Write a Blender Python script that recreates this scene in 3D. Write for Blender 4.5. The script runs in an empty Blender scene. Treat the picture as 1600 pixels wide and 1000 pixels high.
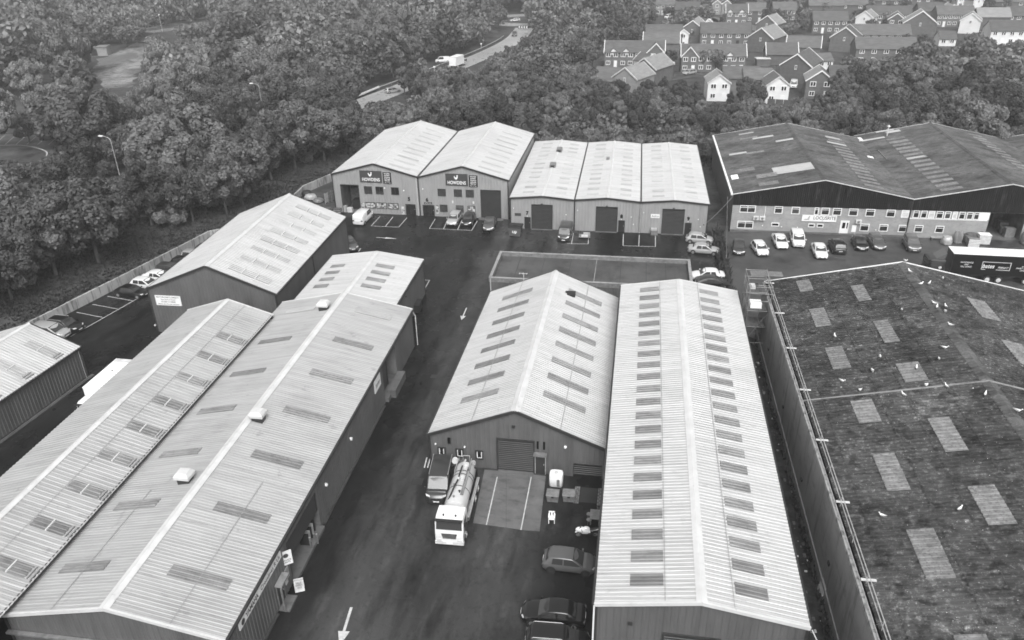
import bpy, math, random
import numpy as np
from mathutils import Vector, Matrix
random.seed(7)
SC = bpy.context.scene
COL = SC.collection

# ---------------------------------------------------------------- camera
cam_d = bpy.data.cameras.new('camera'); cam = bpy.data.objects.new('camera', cam_d); COL.objects.link(cam)
cam_d.sensor_width = 36.0; cam_d.lens = 36.0*1222.878/1600.0; cam_d.clip_start = 0.5; cam_d.clip_end = 6000
_p, _r, _y = math.radians(27.8766), math.radians(1.10787), math.radians(9.25183)
_fw = Vector((-math.sin(_y)*math.cos(_p), math.cos(_y)*math.cos(_p), -math.sin(_p)))
_rt = Vector((math.cos(_y), math.sin(_y), 0)); _dn = _fw.cross(_rt)
_r2 = math.cos(_r)*_rt+math.sin(_r)*_dn; _d2 = -math.sin(_r)*_rt+math.cos(_r)*_dn
cam.matrix_world = Matrix(((_r2.x, -_d2.x, -_fw.x, 0), (_r2.y, -_d2.y, -_fw.y, 0), (_r2.z, -_d2.z, -_fw.z, 46.0), (0, 0, 0, 1)))
SC.camera = cam

# ---------------------------------------------------------------- sky, sun, exposure (flat overcast daylight, monochrome picture)
SUN_EL, SUN_AZ = math.radians(52), math.radians(166)      # azimuth measured from +Y towards +X
w = bpy.data.worlds.new('World'); SC.world = w; w.use_nodes = True
nt = w.node_tree; nt.nodes.clear()
sky = nt.nodes.new('ShaderNodeTexSky'); sky.sky_type = 'NISHITA'; sky.sun_disc = False
sky.sun_elevation = SUN_EL; sky.sun_rotation = SUN_AZ; sky.air_density = 1.0; sky.dust_density = 4.0; sky.ozone_density = 1.0
bw = nt.nodes.new('ShaderNodeRGBToBW'); bg = nt.nodes.new('ShaderNodeBackground'); wo = nt.nodes.new('ShaderNodeOutputWorld')
bg.inputs['Strength'].default_value = 0.12
nt.links.new(sky.outputs[0], bw.inputs[0]); nt.links.new(bw.outputs[0], bg.inputs['Color']); nt.links.new(bg.outputs[0], wo.inputs['Surface'])
sd = bpy.data.lights.new('sun', 'SUN'); sd.energy = 0.95; sd.angle = math.radians(40); sd.color = (1, 1, 1)
sun = bpy.data.objects.new('sun', sd); COL.objects.link(sun)
sun.rotation_euler = Vector((-math.sin(SUN_AZ)*math.cos(SUN_EL), -math.cos(SUN_AZ)*math.cos(SUN_EL), -math.sin(SUN_EL))).to_track_quat('-Z', 'Y').to_euler()
SC.view_settings.view_transform = 'Standard'; SC.view_settings.look = 'None'
SC.view_settings.exposure = 1.15; SC.view_settings.gamma = 1.0; SC.view_settings.use_curve_mapping = False
SC.render.engine = 'CYCLES'
SC.cycles.max_bounces = 6; SC.cycles.diffuse_bounces = 2; SC.cycles.glossy_bounces = 3; SC.cycles.transmission_bounces = 4
SC.cycles.volume_bounces = 0; SC.cycles.transparent_max_bounces = 6
SC.cycles.use_denoising = True; SC.cycles.denoising_prefilter = 'ACCURATE'; SC.cycles.filter_width = 1.7; SC.cycles.caustics_reflective = False; SC.cycles.caustics_refractive = False

# ---------------------------------------------------------------- materials
MATS = {}
def grey(v): return (v, v, v, 1)
def mat(name, v=0.5, rough=0.6, var=0.0, scale=(1, 1, 1), lo=None, hi=None, bump=0.0, bscale=8.0, metal=0.0, rvar=0.0, rscale=0.6, spec=0.5, detail=5.0, contrast=(0.35, 0.65), objrand=0.0, coat=0.0, second=None, attr=None, trans=0.0, band=None):
    """Grey principled material; lo/hi noise mottling in object space, optional second stain layer (scale, value, threshold, width)."""
    m = bpy.data.materials.new(name); m.use_nodes = True; n = m.node_tree.nodes; l = m.node_tree.links
    b = n['Principled BSDF']; b.inputs['Roughness'].default_value = rough; b.inputs['Metallic'].default_value = metal
    b.inputs['Specular IOR Level'].default_value = spec; b.inputs['Coat Weight'].default_value = coat; b.inputs['Coat Roughness'].default_value = 0.05
    if lo is None: lo, hi = v*(1-var), v*(1+var)
    tc = n.new('ShaderNodeTexCoord')
    def noise(sc, det=detail, w=0.0):
        mp = n.new('ShaderNodeMapping'); mp.inputs['Scale'].default_value = sc; mp.inputs['Location'].default_value = (w, w*1.7, w*.3)
        l.new(tc.outputs['Object'], mp.inputs[0])
        t = n.new('ShaderNodeTexNoise'); t.inputs['Scale'].default_value = 1.0; t.inputs['Detail'].default_value = det; t.inputs['Roughness'].default_value = 0.62
        l.new(mp.outputs[0], t.inputs['Vector']); return t.outputs['Fac']
    def ramp(src, a, bb, va, vb):
        r = n.new('ShaderNodeMapRange'); r.inputs['From Min'].default_value = a; r.inputs['From Max'].default_value = bb
        r.inputs['To Min'].default_value = va; r.inputs['To Max'].default_value = vb; l.new(src, r.inputs['Value']); return r.outputs[0]
    def mul(a, c):
        k = n.new('ShaderNodeMath'); k.operation = 'MULTIPLY'
        l.new(a, k.inputs[0])
        if isinstance(c, float): k.inputs[1].default_value = c
        else: l.new(c, k.inputs[1])
        return k.outputs[0]
    cur = None
    if abs(hi-lo) > 1e-6: cur = ramp(noise(scale), contrast[0], contrast[1], lo, hi)
    if second:
        for k, (sc2, fac, th, wd) in enumerate(second):
            s = ramp(noise(sc2, 6.0, 13.7*(k+1)), th, th+wd, 1.0, fac)
            if cur is None:
                cur = n.new('ShaderNodeValue').outputs[0]; cur.default_value = lo
            cur = mul(cur, s)
    if objrand:
        oi = n.new('ShaderNodeObjectInfo'); s = ramp(oi.outputs['Random'], 0, 1, 1-objrand, 1+objrand)
        if cur is None:
            cur = n.new('ShaderNodeValue').outputs[0]; cur.default_value = lo
        cur = mul(cur, s)
    if attr:
        at = n.new('ShaderNodeAttribute'); at.attribute_name = attr
        if cur is None:
            cur = n.new('ShaderNodeValue').outputs[0]; cur.default_value = lo
        cur = mul(cur, at.outputs['Fac'])
    if band:      # a paler strip with a wandering edge, wear and wet sheen put into the colour: (x start, x full, x still full, x end, gain, wander in metres)
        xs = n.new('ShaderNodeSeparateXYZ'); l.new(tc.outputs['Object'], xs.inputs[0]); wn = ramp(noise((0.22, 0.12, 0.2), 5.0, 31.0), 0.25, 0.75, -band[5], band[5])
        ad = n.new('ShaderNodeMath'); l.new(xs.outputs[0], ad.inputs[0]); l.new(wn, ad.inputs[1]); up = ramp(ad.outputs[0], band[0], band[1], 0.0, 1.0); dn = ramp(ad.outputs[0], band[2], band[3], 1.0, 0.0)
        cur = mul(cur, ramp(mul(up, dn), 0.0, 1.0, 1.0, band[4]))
    if cur is None: b.inputs['Base Color'].default_value = grey(lo)
    else:
        cc = n.new('ShaderNodeCombineColor')
        for i in range(3): l.new(cur, cc.inputs[i])
        l.new(cc.outputs[0], b.inputs['Base Color'])
    if rvar: l.new(ramp(noise((rscale,)*3, 4.0, 5.1), 0.35, 0.65, max(rough-rvar, 0.02), rough+rvar), b.inputs['Roughness'])
    if bump:
        bp = n.new('ShaderNodeBump'); bp.inputs['Strength'].default_value = bump; bp.inputs['Distance'].default_value = 0.05
        l.new(noise((bscale,)*3, 4.0, 2.3), bp.inputs['Height']); l.new(bp.outputs[0], b.inputs['Normal'])
    if trans:
        tr = n.new('ShaderNodeBsdfTranslucent'); mx = n.new('ShaderNodeMixShader'); mx.inputs[0].default_value = trans
        if cur is not None: l.new(cc.outputs[0], tr.inputs['Color'])
        else: tr.inputs['Color'].default_value = grey(lo)
        out = n['Material Output']; l.new(b.outputs[0], mx.inputs[1]); l.new(tr.outputs[0], mx.inputs[2]); l.new(mx.outputs[0], out.inputs['Surface'])
    MATS[name] = m; return m
STREAK = ((0.45, 0.10, 0.10), )
mat('roof_light', lo=0.39, hi=0.47, scale=(0.12, 2.2, 0.5), rough=0.45, second=[((0.25, 5.0, 1), 0.68, 0.58, 0.12), ((0.10, 0.13, 0.1), 0.86, 0.5, 0.2), ((0.8, 9.0, 1), 0.75, 0.62, 0.06), ((1.5, 1.5, 1), 0.85, 0.60, 0.1)], bump=0.0)
mat('roof_old', lo=0.30, hi=0.38, scale=(0.15, 2.6, 0.5), rough=0.55, second=[((0.22, 4.5, 1), 0.66, 0.60, 0.12), ((0.13, 0.16, 0.1), 0.82, 0.5, 0.2), ((0.9, 0.9, 0.9), 0.8, 0.62, 0.06)])
mat('roof_trim', lo=0.50, hi=0.58, scale=(0.8, 0.8, 0.8), rough=0.5, second=[((2.0, 2.0, 2.0), 0.75, 0.62, 0.1)])
mat('rooflight_sheet', lo=0.15, hi=0.22, scale=(0.5, 2.0, 0.5), rough=0.35, second=[((1.3, 3.0, 1.0), 0.7, 0.52, 0.15), ((0.6, 6.0, 1.0), 0.8, 0.55, 0.1)], objrand=0.22)
mat('rooflight_pale', lo=0.28, hi=0.36, scale=(0.5, 2.0, 0.5), rough=0.35, objrand=0.12)
mat('cladding_light', lo=0.26, hi=0.30, scale=(0.6, 0.6, 0.25), rough=0.45, second=[((1.2, 1.2, 0.12), 0.85, 0.55, 0.2)])
mat('cladding_mid', lo=0.09, hi=0.12, scale=(0.6, 0.6, 0.25), rough=0.45, second=[((1.5, 1.5, 0.12), 0.8, 0.55, 0.2)])
mat('cladding_dark', lo=0.09, hi=0.12, scale=(0.6, 0.6, 0.25), rough=0.45, second=[((1.5, 1.5, 0.12), 0.8, 0.55, 0.2)])
mat('trim_dark', 0.03, 0.45, var=0.2)
mat('door_dark', 0.032, 0.45, var=0.2, scale=(0.5, 0.5, 2.0))
mat('door_black', 0.022, 0.4, var=0.2)
mat('glass_dark', 0.02, 0.06, spec=0.8)
mat('glass_car', 0.04, 0.22, spec=0.8)
mat('glass_grey', 0.05, 0.08, var=0.3, scale=(2, 2, 2), spec=0.8)
mat('white_paint', 0.78, 0.4, var=0.05)
mat('white_plastic', 0.82, 0.35, var=0.04)
mat('off_white', 0.55, 0.6, var=0.15, scale=(2, 2, 2))
mat('steel_pale', 0.45, 0.4, var=0.2, scale=(2, 2, 2), metal=0.3)
mat('steel_mid', 0.22, 0.45, var=0.25, scale=(2, 2, 2), metal=0.3)
mat('black_soft', 0.02, 0.6, var=0.2)
mat('tyre', 0.022, 0.75)
mat('rim', 0.42, 0.3, metal=0.6)
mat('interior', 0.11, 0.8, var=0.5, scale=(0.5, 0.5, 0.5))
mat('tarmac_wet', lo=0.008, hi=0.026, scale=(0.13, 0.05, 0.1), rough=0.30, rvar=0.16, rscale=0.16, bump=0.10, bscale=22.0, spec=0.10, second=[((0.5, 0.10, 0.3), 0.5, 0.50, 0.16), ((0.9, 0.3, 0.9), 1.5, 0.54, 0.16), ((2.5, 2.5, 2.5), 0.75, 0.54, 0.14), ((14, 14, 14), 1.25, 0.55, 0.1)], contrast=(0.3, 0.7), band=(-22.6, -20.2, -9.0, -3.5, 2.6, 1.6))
mat('tarmac_grey', lo=0.040, hi=0.07, scale=(0.12, 0.12, 0.1), rough=0.45, rvar=0.15, rscale=0.2, bump=0.12, bscale=20.0, second=[((0.25, 0.25, 0.3), 0.62, 0.56, 0.06), ((14, 14, 14), 1.2, 0.55, 0.1)])
mat('road', lo=0.28, hi=0.36, scale=(0.05, 0.05, 0.1), rough=0.35, rvar=0.1)
mat('tarmac_lane', lo=0.018, hi=0.040, scale=(0.16, 0.05, 0.1), rough=0.22, rvar=0.12, rscale=0.16, bump=0.06, bscale=22.0, spec=0.4, second=[((0.5, 0.06, 0.3), 0.55, 0.50, 0.16), ((1.2, 0.2, 0.9), 1.4, 0.54, 0.16), ((2.5, 2.5, 2.5), 0.8, 0.54, 0.14), ((14, 14, 14), 1.25, 0.55, 0.1)])
mat('tarmac_patch', lo=0.018, hi=0.03, scale=(0.6, 0.6, 0.6), rough=0.4, bump=0.1, bscale=22)
mat('concrete', lo=0.10, hi=0.15, scale=(0.5, 0.5, 0.5), rough=0.5, bump=0.1, bscale=9, second=[((0.7, 1.5, 1), 0.72, 0.52, 0.12), ((3, 3, 3), 0.85, 0.58, 0.1)])
mat('concrete_wall', lo=0.22, hi=0.30, scale=(0.25, 0.25, 0.3), rough=0.7, bump=0.15, bscale=6, second=[((1.2, 1.2, 0.2), 0.62, 0.52, 0.14), ((0.5, 0.5, 1.5), 0.8, 0.56, 0.1)])
mat('concrete_wall_streaky', lo=0.30, hi=0.42, scale=(0.3, 0.3, 0.3), rough=0.75, bump=0.2, bscale=6, second=[((2.4, 2.4, 0.3), 0.42, 0.50, 0.12), ((1.0, 1.0, 0.2), 0.7, 0.56, 0.1)])
mat('line_paint', lo=0.40, hi=0.58, scale=(3, 3, 3), rough=0.6, second=[((6, 6, 6), 0.45, 0.60, 0.08)])
mat('asbestos', lo=0.026, hi=0.066, scale=(0.16, 0.3, 0.2), rough=0.85, bump=0.4, bscale=5, spec=0.2, second=[((0.7, 1.6, 1), 0.5, 0.52, 0.12), ((2.2, 2.2, 2.2), 2.0, 0.54, 0.08), ((1.1, 1.1, 1.1), 0.5, 0.54, 0.06), ((5, 5, 5), 2.1, 0.57, 0.06), ((9, 9, 9), 4.0, 0.65, 0.02), ((0.06, 0.11, 0.1), 1.35, 0.5, 0.15)])
mat('asbestos_pale', lo=0.06, hi=0.125, scale=(0.2, 0.3, 0.2), rough=0.85, bump=0.3, bscale=5, spec=0.2, second=[((0.7, 1.6, 1), 0.55, 0.52, 0.12), ((3, 3, 3), 1.5, 0.56, 0.1), ((0.3, 3.0, 1), 0.62, 0.53, 0.10), ((1.4, 1.4, 1), 1.35, 0.58, 0.1), ((8, 8, 8), 1.6, 0.62, 0.05)])
mat('rooflight_mossy', lo=0.12, hi=0.22, scale=(1.5, 1.5, 1), rough=0.8, bump=0.2, bscale=6, second=[((5, 5, 5), 0.55, 0.52, 0.1), ((9, 9, 9), 1.5, 0.62, 0.05)], objrand=0.15)
mat('gable_black', lo=0.004, hi=0.009, scale=(1.5, 1.5, 0.2), rough=0.75, spec=0.2, second=[((1.6, 1.6, 0.25), 7.0, 0.57, 0.14), ((4, 4, 0.5), 2.5, 0.58, 0.1)])
mat('brick_pale', lo=0.26, hi=0.33, scale=(0.5, 0.5, 0.8), rough=0.8, bump=0.1, bscale=8, second=[((2.5, 2.5, 6.0), 0.88, 0.5, 0.12), ((0.4, 0.4, 0.3), 0.82, 0.52, 0.15)])
mat('felt', lo=0.045, hi=0.08, scale=(0.18, 0.18, 0.1), rough=0.5, rvar=0.14, rscale=0.25, second=[((0.5, 0.5, 1), 0.6, 0.55, 0.14), ((2.2, 0.3, 1), 0.8, 0.56, 0.08)])
mat('felt_seam', 0.035, 0.6)
mat('grass', lo=0.035, hi=0.075, scale=(0.25, 0.25, 0.3), rough=0.9, bump=0.6, bscale=4.0, spec=0.15, second=[((1.6, 1.6, 1.6), 0.55, 0.5, 0.15), ((7, 7, 7), 1.4, 0.54, 0.1), ((0.02, 0.02, 0.02), 1.25, 0.48, 0.1)])
mat('grass_pale', lo=0.12, hi=0.32, scale=(0.12, 0.06, 0.1), rough=0.9, bump=0.5, bscale=2.0, spec=0.15, second=[((0.5, 0.5, 0.5), 0.55, 0.5, 0.12), ((0.25, 0.6, 0.5), 0.6, 0.55, 0.08), ((1.5, 1.5, 1.5), 0.7, 0.52, 0.1)])
mat('soil_dark', lo=0.014, hi=0.045, scale=(0.8, 0.8, 0.8), rough=0.9, bump=0.6, bscale=3.0, spec=0.2, second=[((4, 4, 4), 1.5, 0.56, 0.1)])
mat('leaf', lo=0.12, hi=0.18, scale=(0.35, 0.35, 0.35), rough=0.6, spec=0.25, objrand=0.35, attr='tone', trans=0.28)
mat('leaf_dark', lo=0.06, hi=0.10, scale=(0.35, 0.35, 0.35), rough=0.6, spec=0.25, objrand=0.35, attr='tone', trans=0.22)
mat('leaf_pale', lo=0.18, hi=0.25, scale=(0.3, 0.3, 0.3), rough=0.65, spec=0.2, objrand=0.22, attr='tone', trans=0.32)
mat('grass_blade', lo=0.035, hi=0.06, scale=(0.4, 0.4, 0.4), rough=0.8, spec=0.1, attr='tone')
mat('bark', lo=0.06, hi=0.13, scale=(3, 3, 0.6), rough=0.9, bump=0.4, bscale=5, spec=0.1)
mat('bark_pale', lo=0.16, hi=0.26, scale=(3, 3, 0.6), rough=0.9, bump=0.4, bscale=5, spec=0.1)
mat('house_brick', lo=0.095, hi=0.14, scale=(0.8, 0.8, 1.2), rough=0.85, objrand=0.2)
mat('house_brick_pale', lo=0.22, hi=0.28, scale=(0.8, 0.8, 1.2), rough=0.85)
mat('house_render', lo=0.66, hi=0.76, scale=(0.4, 0.4, 0.4), rough=0.7)
mat('tile_dark', lo=0.075, hi=0.11, scale=(0.5, 0.5, 2.5), rough=0.7, objrand=0.25, second=[((0.4, 0.4, 7.0), 0.8, 0.5, 0.1)])
mat('tile_pale_glint', lo=0.20, hi=0.27, scale=(0.5, 0.5, 2.5), rough=0.5, second=[((0.4, 0.4, 7.0), 0.85, 0.5, 0.1)])  # pale tile; where only one slope has it, sun glint is painted in
mat('wood_pale', lo=0.22, hi=0.34, scale=(3, 0.6, 1), rough=0.8)
mat('wood_dark', lo=0.06, hi=0.11, scale=(3, 0.6, 1), rough=0.8)
mat('poster', lo=0.06, hi=0.6, scale=(2.2, 2.2, 2.2), rough=0.3, contrast=(0.42, 0.58))
mat('sign_grey', 0.06, 0.35)
mat('sign_black', 0.006, 0.5, spec=0.2)
mat('gull_white', 0.85, 0.6)
mat('gull_grey', 0.33, 0.6)
mat('lamp_lens', 0.6, 0.15, spec=0.8)
mat('light_red', 0.07, 0.2, spec=0.8)
for nm, v in (('paint_white', .7), ('paint_tank', .5), ('paint_silver', .42), ('paint_grey', .10), ('paint_black', .007), ('paint_dark', .035), ('paint_mid', .085), ('paint_bronze', .22)):
    mat(nm, v, 0.28, coat=0.8, metal=0.25 if 'silver' in nm or 'bronze' in nm else 0.0, var=0.04)

# ---------------------------------------------------------------- mesh helpers
class MB:
    def __init__(s): s.v = []; s.f = []; s.m = []
    def face(s, pts, m=0):
        k = len(s.v); s.v += [tuple(p) for p in pts]; s.f.append(tuple(range(k, k+len(pts)))); s.m.append(m); return s
    def box(s, x0, y0, z0, x1, y1, z1, m=0, M=None):
        k = len(s.v); P = [(x, y, z) for z in (z0, z1) for y in (y0, y1) for x in (x0, x1)]
        if M is not None: P = [tuple(M @ Vector(p)) for p in P]
        s.v += P
        for q in ((0, 2, 3, 1), (4, 5, 7, 6), (0, 1, 5, 4), (2, 6, 7, 3), (0, 4, 6, 2), (1, 3, 7, 5)):
            s.f.append(tuple(k+i for i in q)); s.m.append(m)
        return s
    def cyl(s, a, b, r, n=8, m=0, r1=None, caps=True):
        a, b = Vector(a), Vector(b); r1 = r if r1 is None else r1; d = (b-a).normalized()
        u = d.orthogonal().normalized(); w_ = d.cross(u); k = len(s.v)
        for c, rr in ((a, r), (b, r1)):
            for i in range(n):
                t = 2*math.pi*i/n; s.v.append(tuple(c+u*(rr*math.cos(t))+w_*(rr*math.sin(t))))
        for i in range(n):
            j = (i+1) % n; s.f.append((k+i, k+j, k+n+j, k+n+i)); s.m.append(m)
        if caps:
            s.f.append(tuple(k+i for i in reversed(range(n)))); s.m.append(m); s.f.append(tuple(k+n+i for i in range(n))); s.m.append(m)
        return s
    def tube(s, pts, r, n=6, m=0):
        for a, b in zip(pts[:-1], pts[1:]): s.cyl(a, b, r, n, m)
        return s
    def grid(s, rows, m=0, close=False, flip=False):
        k = len(s.v); nc = len(rows[0])
        for r in rows: s.v += [tuple(p) for p in r]
        for i in range(len(rows)-1):
            for j in range(nc if close else nc-1):
                a = k+i*nc+j; b = k+i*nc+(j+1) % nc; q = (a, b, b+nc, a+nc)
                s.f.append(q[::-1] if flip else q); s.m.append(m)
        return s
    def prism(s, poly, z0, z1, m=0):
        n = len(poly); k = len(s.v); s.v += [(x, y, z0) for x, y in poly]+[(x, y, z1) for x, y in poly]
        s.f.append(tuple(k+i for i in reversed(range(n)))); s.m.append(m); s.f.append(tuple(k+n+i for i in range(n))); s.m.append(m)
        for i in range(n):
            j = (i+1) % n; s.f.append((k+i, k+j, k+n+j, k+n+i)); s.m.append(m)
        return s
    def mesh(s, name, mats, smooth=None):
        me = bpy.data.meshes.new(name); me.from_pydata(s.v, [], s.f)
        for mm in (mats if isinstance(mats, (list, tuple)) else [mats]): me.materials.append(MATS[mm] if isinstance(mm, str) else mm)
        if any(s.m): me.polygons.foreach_set('material_index', s.m)
        if smooth is not None:
            me.polygons.foreach_set('use_smooth', [True]*len(s.f)); me.set_sharp_from_angle(angle=math.radians(smooth))
        me.update(); return me
    def build(s, name, mats, parent=None, smooth=None):
        return link(name, s.mesh(name, mats, smooth), parent)
def link(name, me, parent=None):
    o = bpy.data.objects.new(name, me); COL.objects.link(o)
    if parent is not None: o.parent = parent
    return o
def tag(o, label=None, cat=None, group=None, kind=None):
    for k, v in (('label', label), ('category', cat), ('group', group), ('kind', kind)):
        if v: o[k] = v
    return o
def thing(name, label, cat, loc=(0, 0, 0), rz=0.0, group=None):
    o = bpy.data.objects.new(name, None); COL.objects.link(o); o.empty_display_size = 0.2
    o.location = loc; o.rotation_euler = (0, 0, rz); return tag(o, label, cat, group)
def copy_tree(o, parent=None):
    c = o.copy(); COL.objects.link(c); c.parent = parent
    for ch in o.children: copy_tree(ch, c)
    return c
def put(src, loc, rz, label=None, group=None, scale=None):
    c = copy_tree(src); c.location = loc; c.rotation_euler = (0, 0, rz)
    if label: c['label'] = label
    if group: c['group'] = group
    if scale: c.scale = scale if isinstance(scale, (tuple, list)) else (scale,)*3
    return c
def text_mesh(s, size, depth=0.01, align='CENTER', material='white_paint', bold=0.0, shear=0.0, width=None):
    cu = bpy.data.curves.new('lettering', 'FONT'); cu.body = s; cu.size = size; cu.extrude = depth; cu.align_x = align; cu.align_y = 'CENTER'; cu.offset = bold; cu.shear = shear
    cu.resolution_u = 3
    o = bpy.data.objects.new('lettering', cu); COL.objects.link(o)
    bpy.context.view_layer.update()
    me = bpy.data.meshes.new_from_object(o.evaluated_get(bpy.context.evaluated_depsgraph_get()))
    bpy.data.objects.remove(o); bpy.data.curves.remove(cu); me.name = 'lettering'
    me.materials.clear(); me.materials.append(MATS[material])
    if width:
        xs = [v.co.x for v in me.vertices]; k = width/(max(xs)-min(xs)); c = (max(xs)+min(xs))/2
        for v in me.vertices: v.co.x = (v.co.x-c)*k
    return me
def face_matrix(origin, right, up=(0, 0, 1)):
    r = Vector(right).normalized(); u = Vector(up); n = r.cross(u)
    return Matrix(((r.x, u.x, n.x, origin[0]), (r.y, u.y, n.y, origin[1]), (r.z, u.z, n.z, origin[2]), (0, 0, 0, 1)))
def put_text(parent, s, x, y, z, size, material='white_paint', depth=0.01, bold=0.0, shear=0.0, width=None, align='CENTER'):
    """lettering lying in the parent's x/y plane, facing its +z"""
    o = link('lettering', text_mesh(s, size, depth, align, material, bold, shear, width), parent); o.location = (x, y, z); return o

# ---------------------------------------------------------------- the ground
def sheet(name, poly, z, m, parent=None, kind='structure', label=None):
    b = MB().face([(x, y, z) for x, y in poly]); o = b.build(name, m, parent)
    if parent is None: tag(o, label, None, None, kind)
    return o
def P2(*pts): return [(p[0], p[1]) for p in pts]
sheet('ground', [(-2500, -600), (2500, -600), (2500, 3500), (-2500, 3500)], -0.03, 'grass', label='rough grass ground under the trees and houses')
WALL_LINE = [(-80.5, 36.0), (-76.6, 56.0)] + P2((-72.85, 76.06, 0.00), (-71.69, 80.85, 0.00), (-70.04, 87.74, 0.00), (-67.21, 99.93, 0.00), (-65.66, 107.20, 0.00)) + [(-58.5, 113.0)] + P2((-59.38, 130.66, 0.00), (-56.90, 137.89, 0.00)) + [(-50.6, 150.0)]
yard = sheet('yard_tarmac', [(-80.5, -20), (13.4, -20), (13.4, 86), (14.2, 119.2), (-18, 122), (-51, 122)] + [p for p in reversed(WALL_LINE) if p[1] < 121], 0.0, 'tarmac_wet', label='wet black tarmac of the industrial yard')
yard2 = sheet('car_park_tarmac', [(13.42, 60), (120, 60), (120, 122), (14.22, 122), (14.22, 119.2), (13.42, 86)], 0.004, 'tarmac_grey', label='worn grey tarmac car park in front of the brick building')
sheet('alley_ground', [(12.0, -20), (16.1, -20), (16.3, 84), (13.42, 86), (13.40, 60)], 0.008, 'soil_dark', label='dark littered earth strip between the long shed and the concrete wall')
def line(parent, p0, p1, wd=0.1, z=0.012, m='line_paint', name='painted_line'):
    a, b = Vector((p0[0], p0[1], 0)), Vector((p1[0], p1[1], 0)); d = (b-a).normalized(); n = Vector((-d.y, d.x, 0))*wd/2
    return MB().face([(p.x, p.y, z) for p in (a-n, b-n, b+n, a+n)]).build(name, m, parent)
# bays beside the retaining wall
BAY0, BAY1 = (-67.40, 74.97, 0.00), (-64.12, 91.01, 0.00)
line(yard, BAY0, BAY1, 0.11, 0.008)
for a, b in (((-69.70, 86.04, 0.00), (-65.46, 85.17, 0.00)), ((-70.24, 83.54, 0.00), (-65.98, 82.64, 0.00)), ((-70.88, 81.13, 0.00), (-66.57, 80.20, 0.00)), ((-68.06, 77.91, 0.00), (-67.19, 77.67, 0.00))): line(yard, a, b)
# bays in front of units 5 and 6
def bays(pts_far, pts_near):
    for a, b in zip(pts_far, pts_near): line(yard, a, b)
    line(yard, pts_near[0], pts_near[-1], 0.1, 0.008)
bays([(-41.82, 120.21, 0.00), (-39.56, 120.14, 0.00), (-37.10, 120.10, 0.00)], [(-41.94, 115.69, 0.00), (-39.54, 115.66, 0.00), (-37.26, 115.61, 0.00)])
bays([(-32.22, 120.01, 0.00), (-30.08, 120.24, 0.00), (-27.67, 120.20, 0.00), (-25.01, 119.88, 0.00)], [(-32.10, 115.60, 0.00), (-29.76, 115.57, 0.00), (-27.42, 115.54, 0.00), (-25.10, 115.51, 0.00)])
bays([(-8.78, 116.18, 0.00), (-6.35, 116.17, 0.00)], [(-8.70, 111.64, 0.00), (-6.17, 111.92, 0.00)])
bays([(-0.94, 116.49, 0.00), (1.55, 116.49, 0.00), (4.03, 116.49, 0.00)], [(-0.86, 111.74, 0.00), (1.50, 111.88, 0.00), (3.99, 111.90, 0.00)])
line(yard, (-9.39, 111.69, 0.00), (-8.70, 111.64, 0.00), 0.1, 0.009)
for a, b in (((-28.71, 96.20, 0.00), (-27.23, 96.16, 0.00)), ((-27.23, 96.16, 0.00), (-27.18, 92.05, 0.00)), ((-41.08, 105.72, 0.00), (-40.56, 106.29, 0.00)), ((-40.56, 106.29, 0.00), (-40.54, 105.02, 0.00)), ((-17.41, 57.20, 0.00), (-17.32, 55.86, 0.00)), ((-17.76, 57.35, 0.00), (-17.61, 55.82, 0.00))): line(yard, a, b, 0.12)
def arrow(tail, head, wd=0.16, hw=0.75, hl=1.1):
    a, b = Vector((tail[0], tail[1], 0)), Vector((head[0], head[1], 0)); d = (b-a).normalized(); n = Vector((-d.y, d.x, 0)); c = b-d*hl
    pts = [a-n*wd/2, c-n*wd/2, c-n*hw/2, b, c+n*hw/2, c+n*wd/2, a+n*wd/2]
    MB().face([(p.x, p.y, 0.012) for p in pts]).build('painted_arrow', 'line_paint', yard)
arrow((-18.92, 39.13, 0.00), (-18.62, 35.66, 0.00), 0.2, .85, 1.3); arrow((-20.35, 88.46, 0.00), (-20.31, 85.07, 0.00), 0.15, .75, 1.1); arrow((-39.56, 110.88, 0.00), (-36.06, 110.72, 0.00), 0.15, 0.6, 2.0)
line(yard, (-21.93, 92.67, 0.00), (-18.58, 93.07, 0.00), 0.05, 0.01, 'tarmac_grey', 'tarmac_seam')
# worn and mended patches, manholes
def ragged(pts, amp, step=0.9):
    out = []
    for a, b in zip(pts, pts[1:]+pts[:1]):
        n = max(1, int(math.hypot(b[0]-a[0], b[1]-a[1])/step))
        for k in range(n): out.append((a[0]+(b[0]-a[0])*k/n+random.uniform(-amp, amp), a[1]+(b[1]-a[1])*k/n+random.uniform(-amp, amp)))
    return out
def earclip_sheet(name, poly, z, m, parent):
    import bmesh
    bm = bmesh.new(); f = bm.faces.new([bm.verts.new((x, y, z)) for x, y in poly]); bmesh.ops.triangulate(bm, faces=[f]); bmesh.ops.recalc_face_normals(bm, faces=bm.faces); me = bpy.data.meshes.new(name); bm.to_mesh(me); bm.free(); me.materials.append(MATS[m]); return link(name, me, parent)
for p, s in (((-20.56, 71.58, 0.00), .35), ((-18.82, 71.93, 0.00), .4), ((-25.83, 46.61, 0.00), .3), ((-24.76, 42.67, 0.00), .32), ((-17.71, 53.87, 0.00), .45)):
    MB().box(p[0]-s, p[1]-s, 0.002, p[0]+s, p[1]+s, 0.011).build('manhole_cover', 'tarmac_patch', yard)
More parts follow.
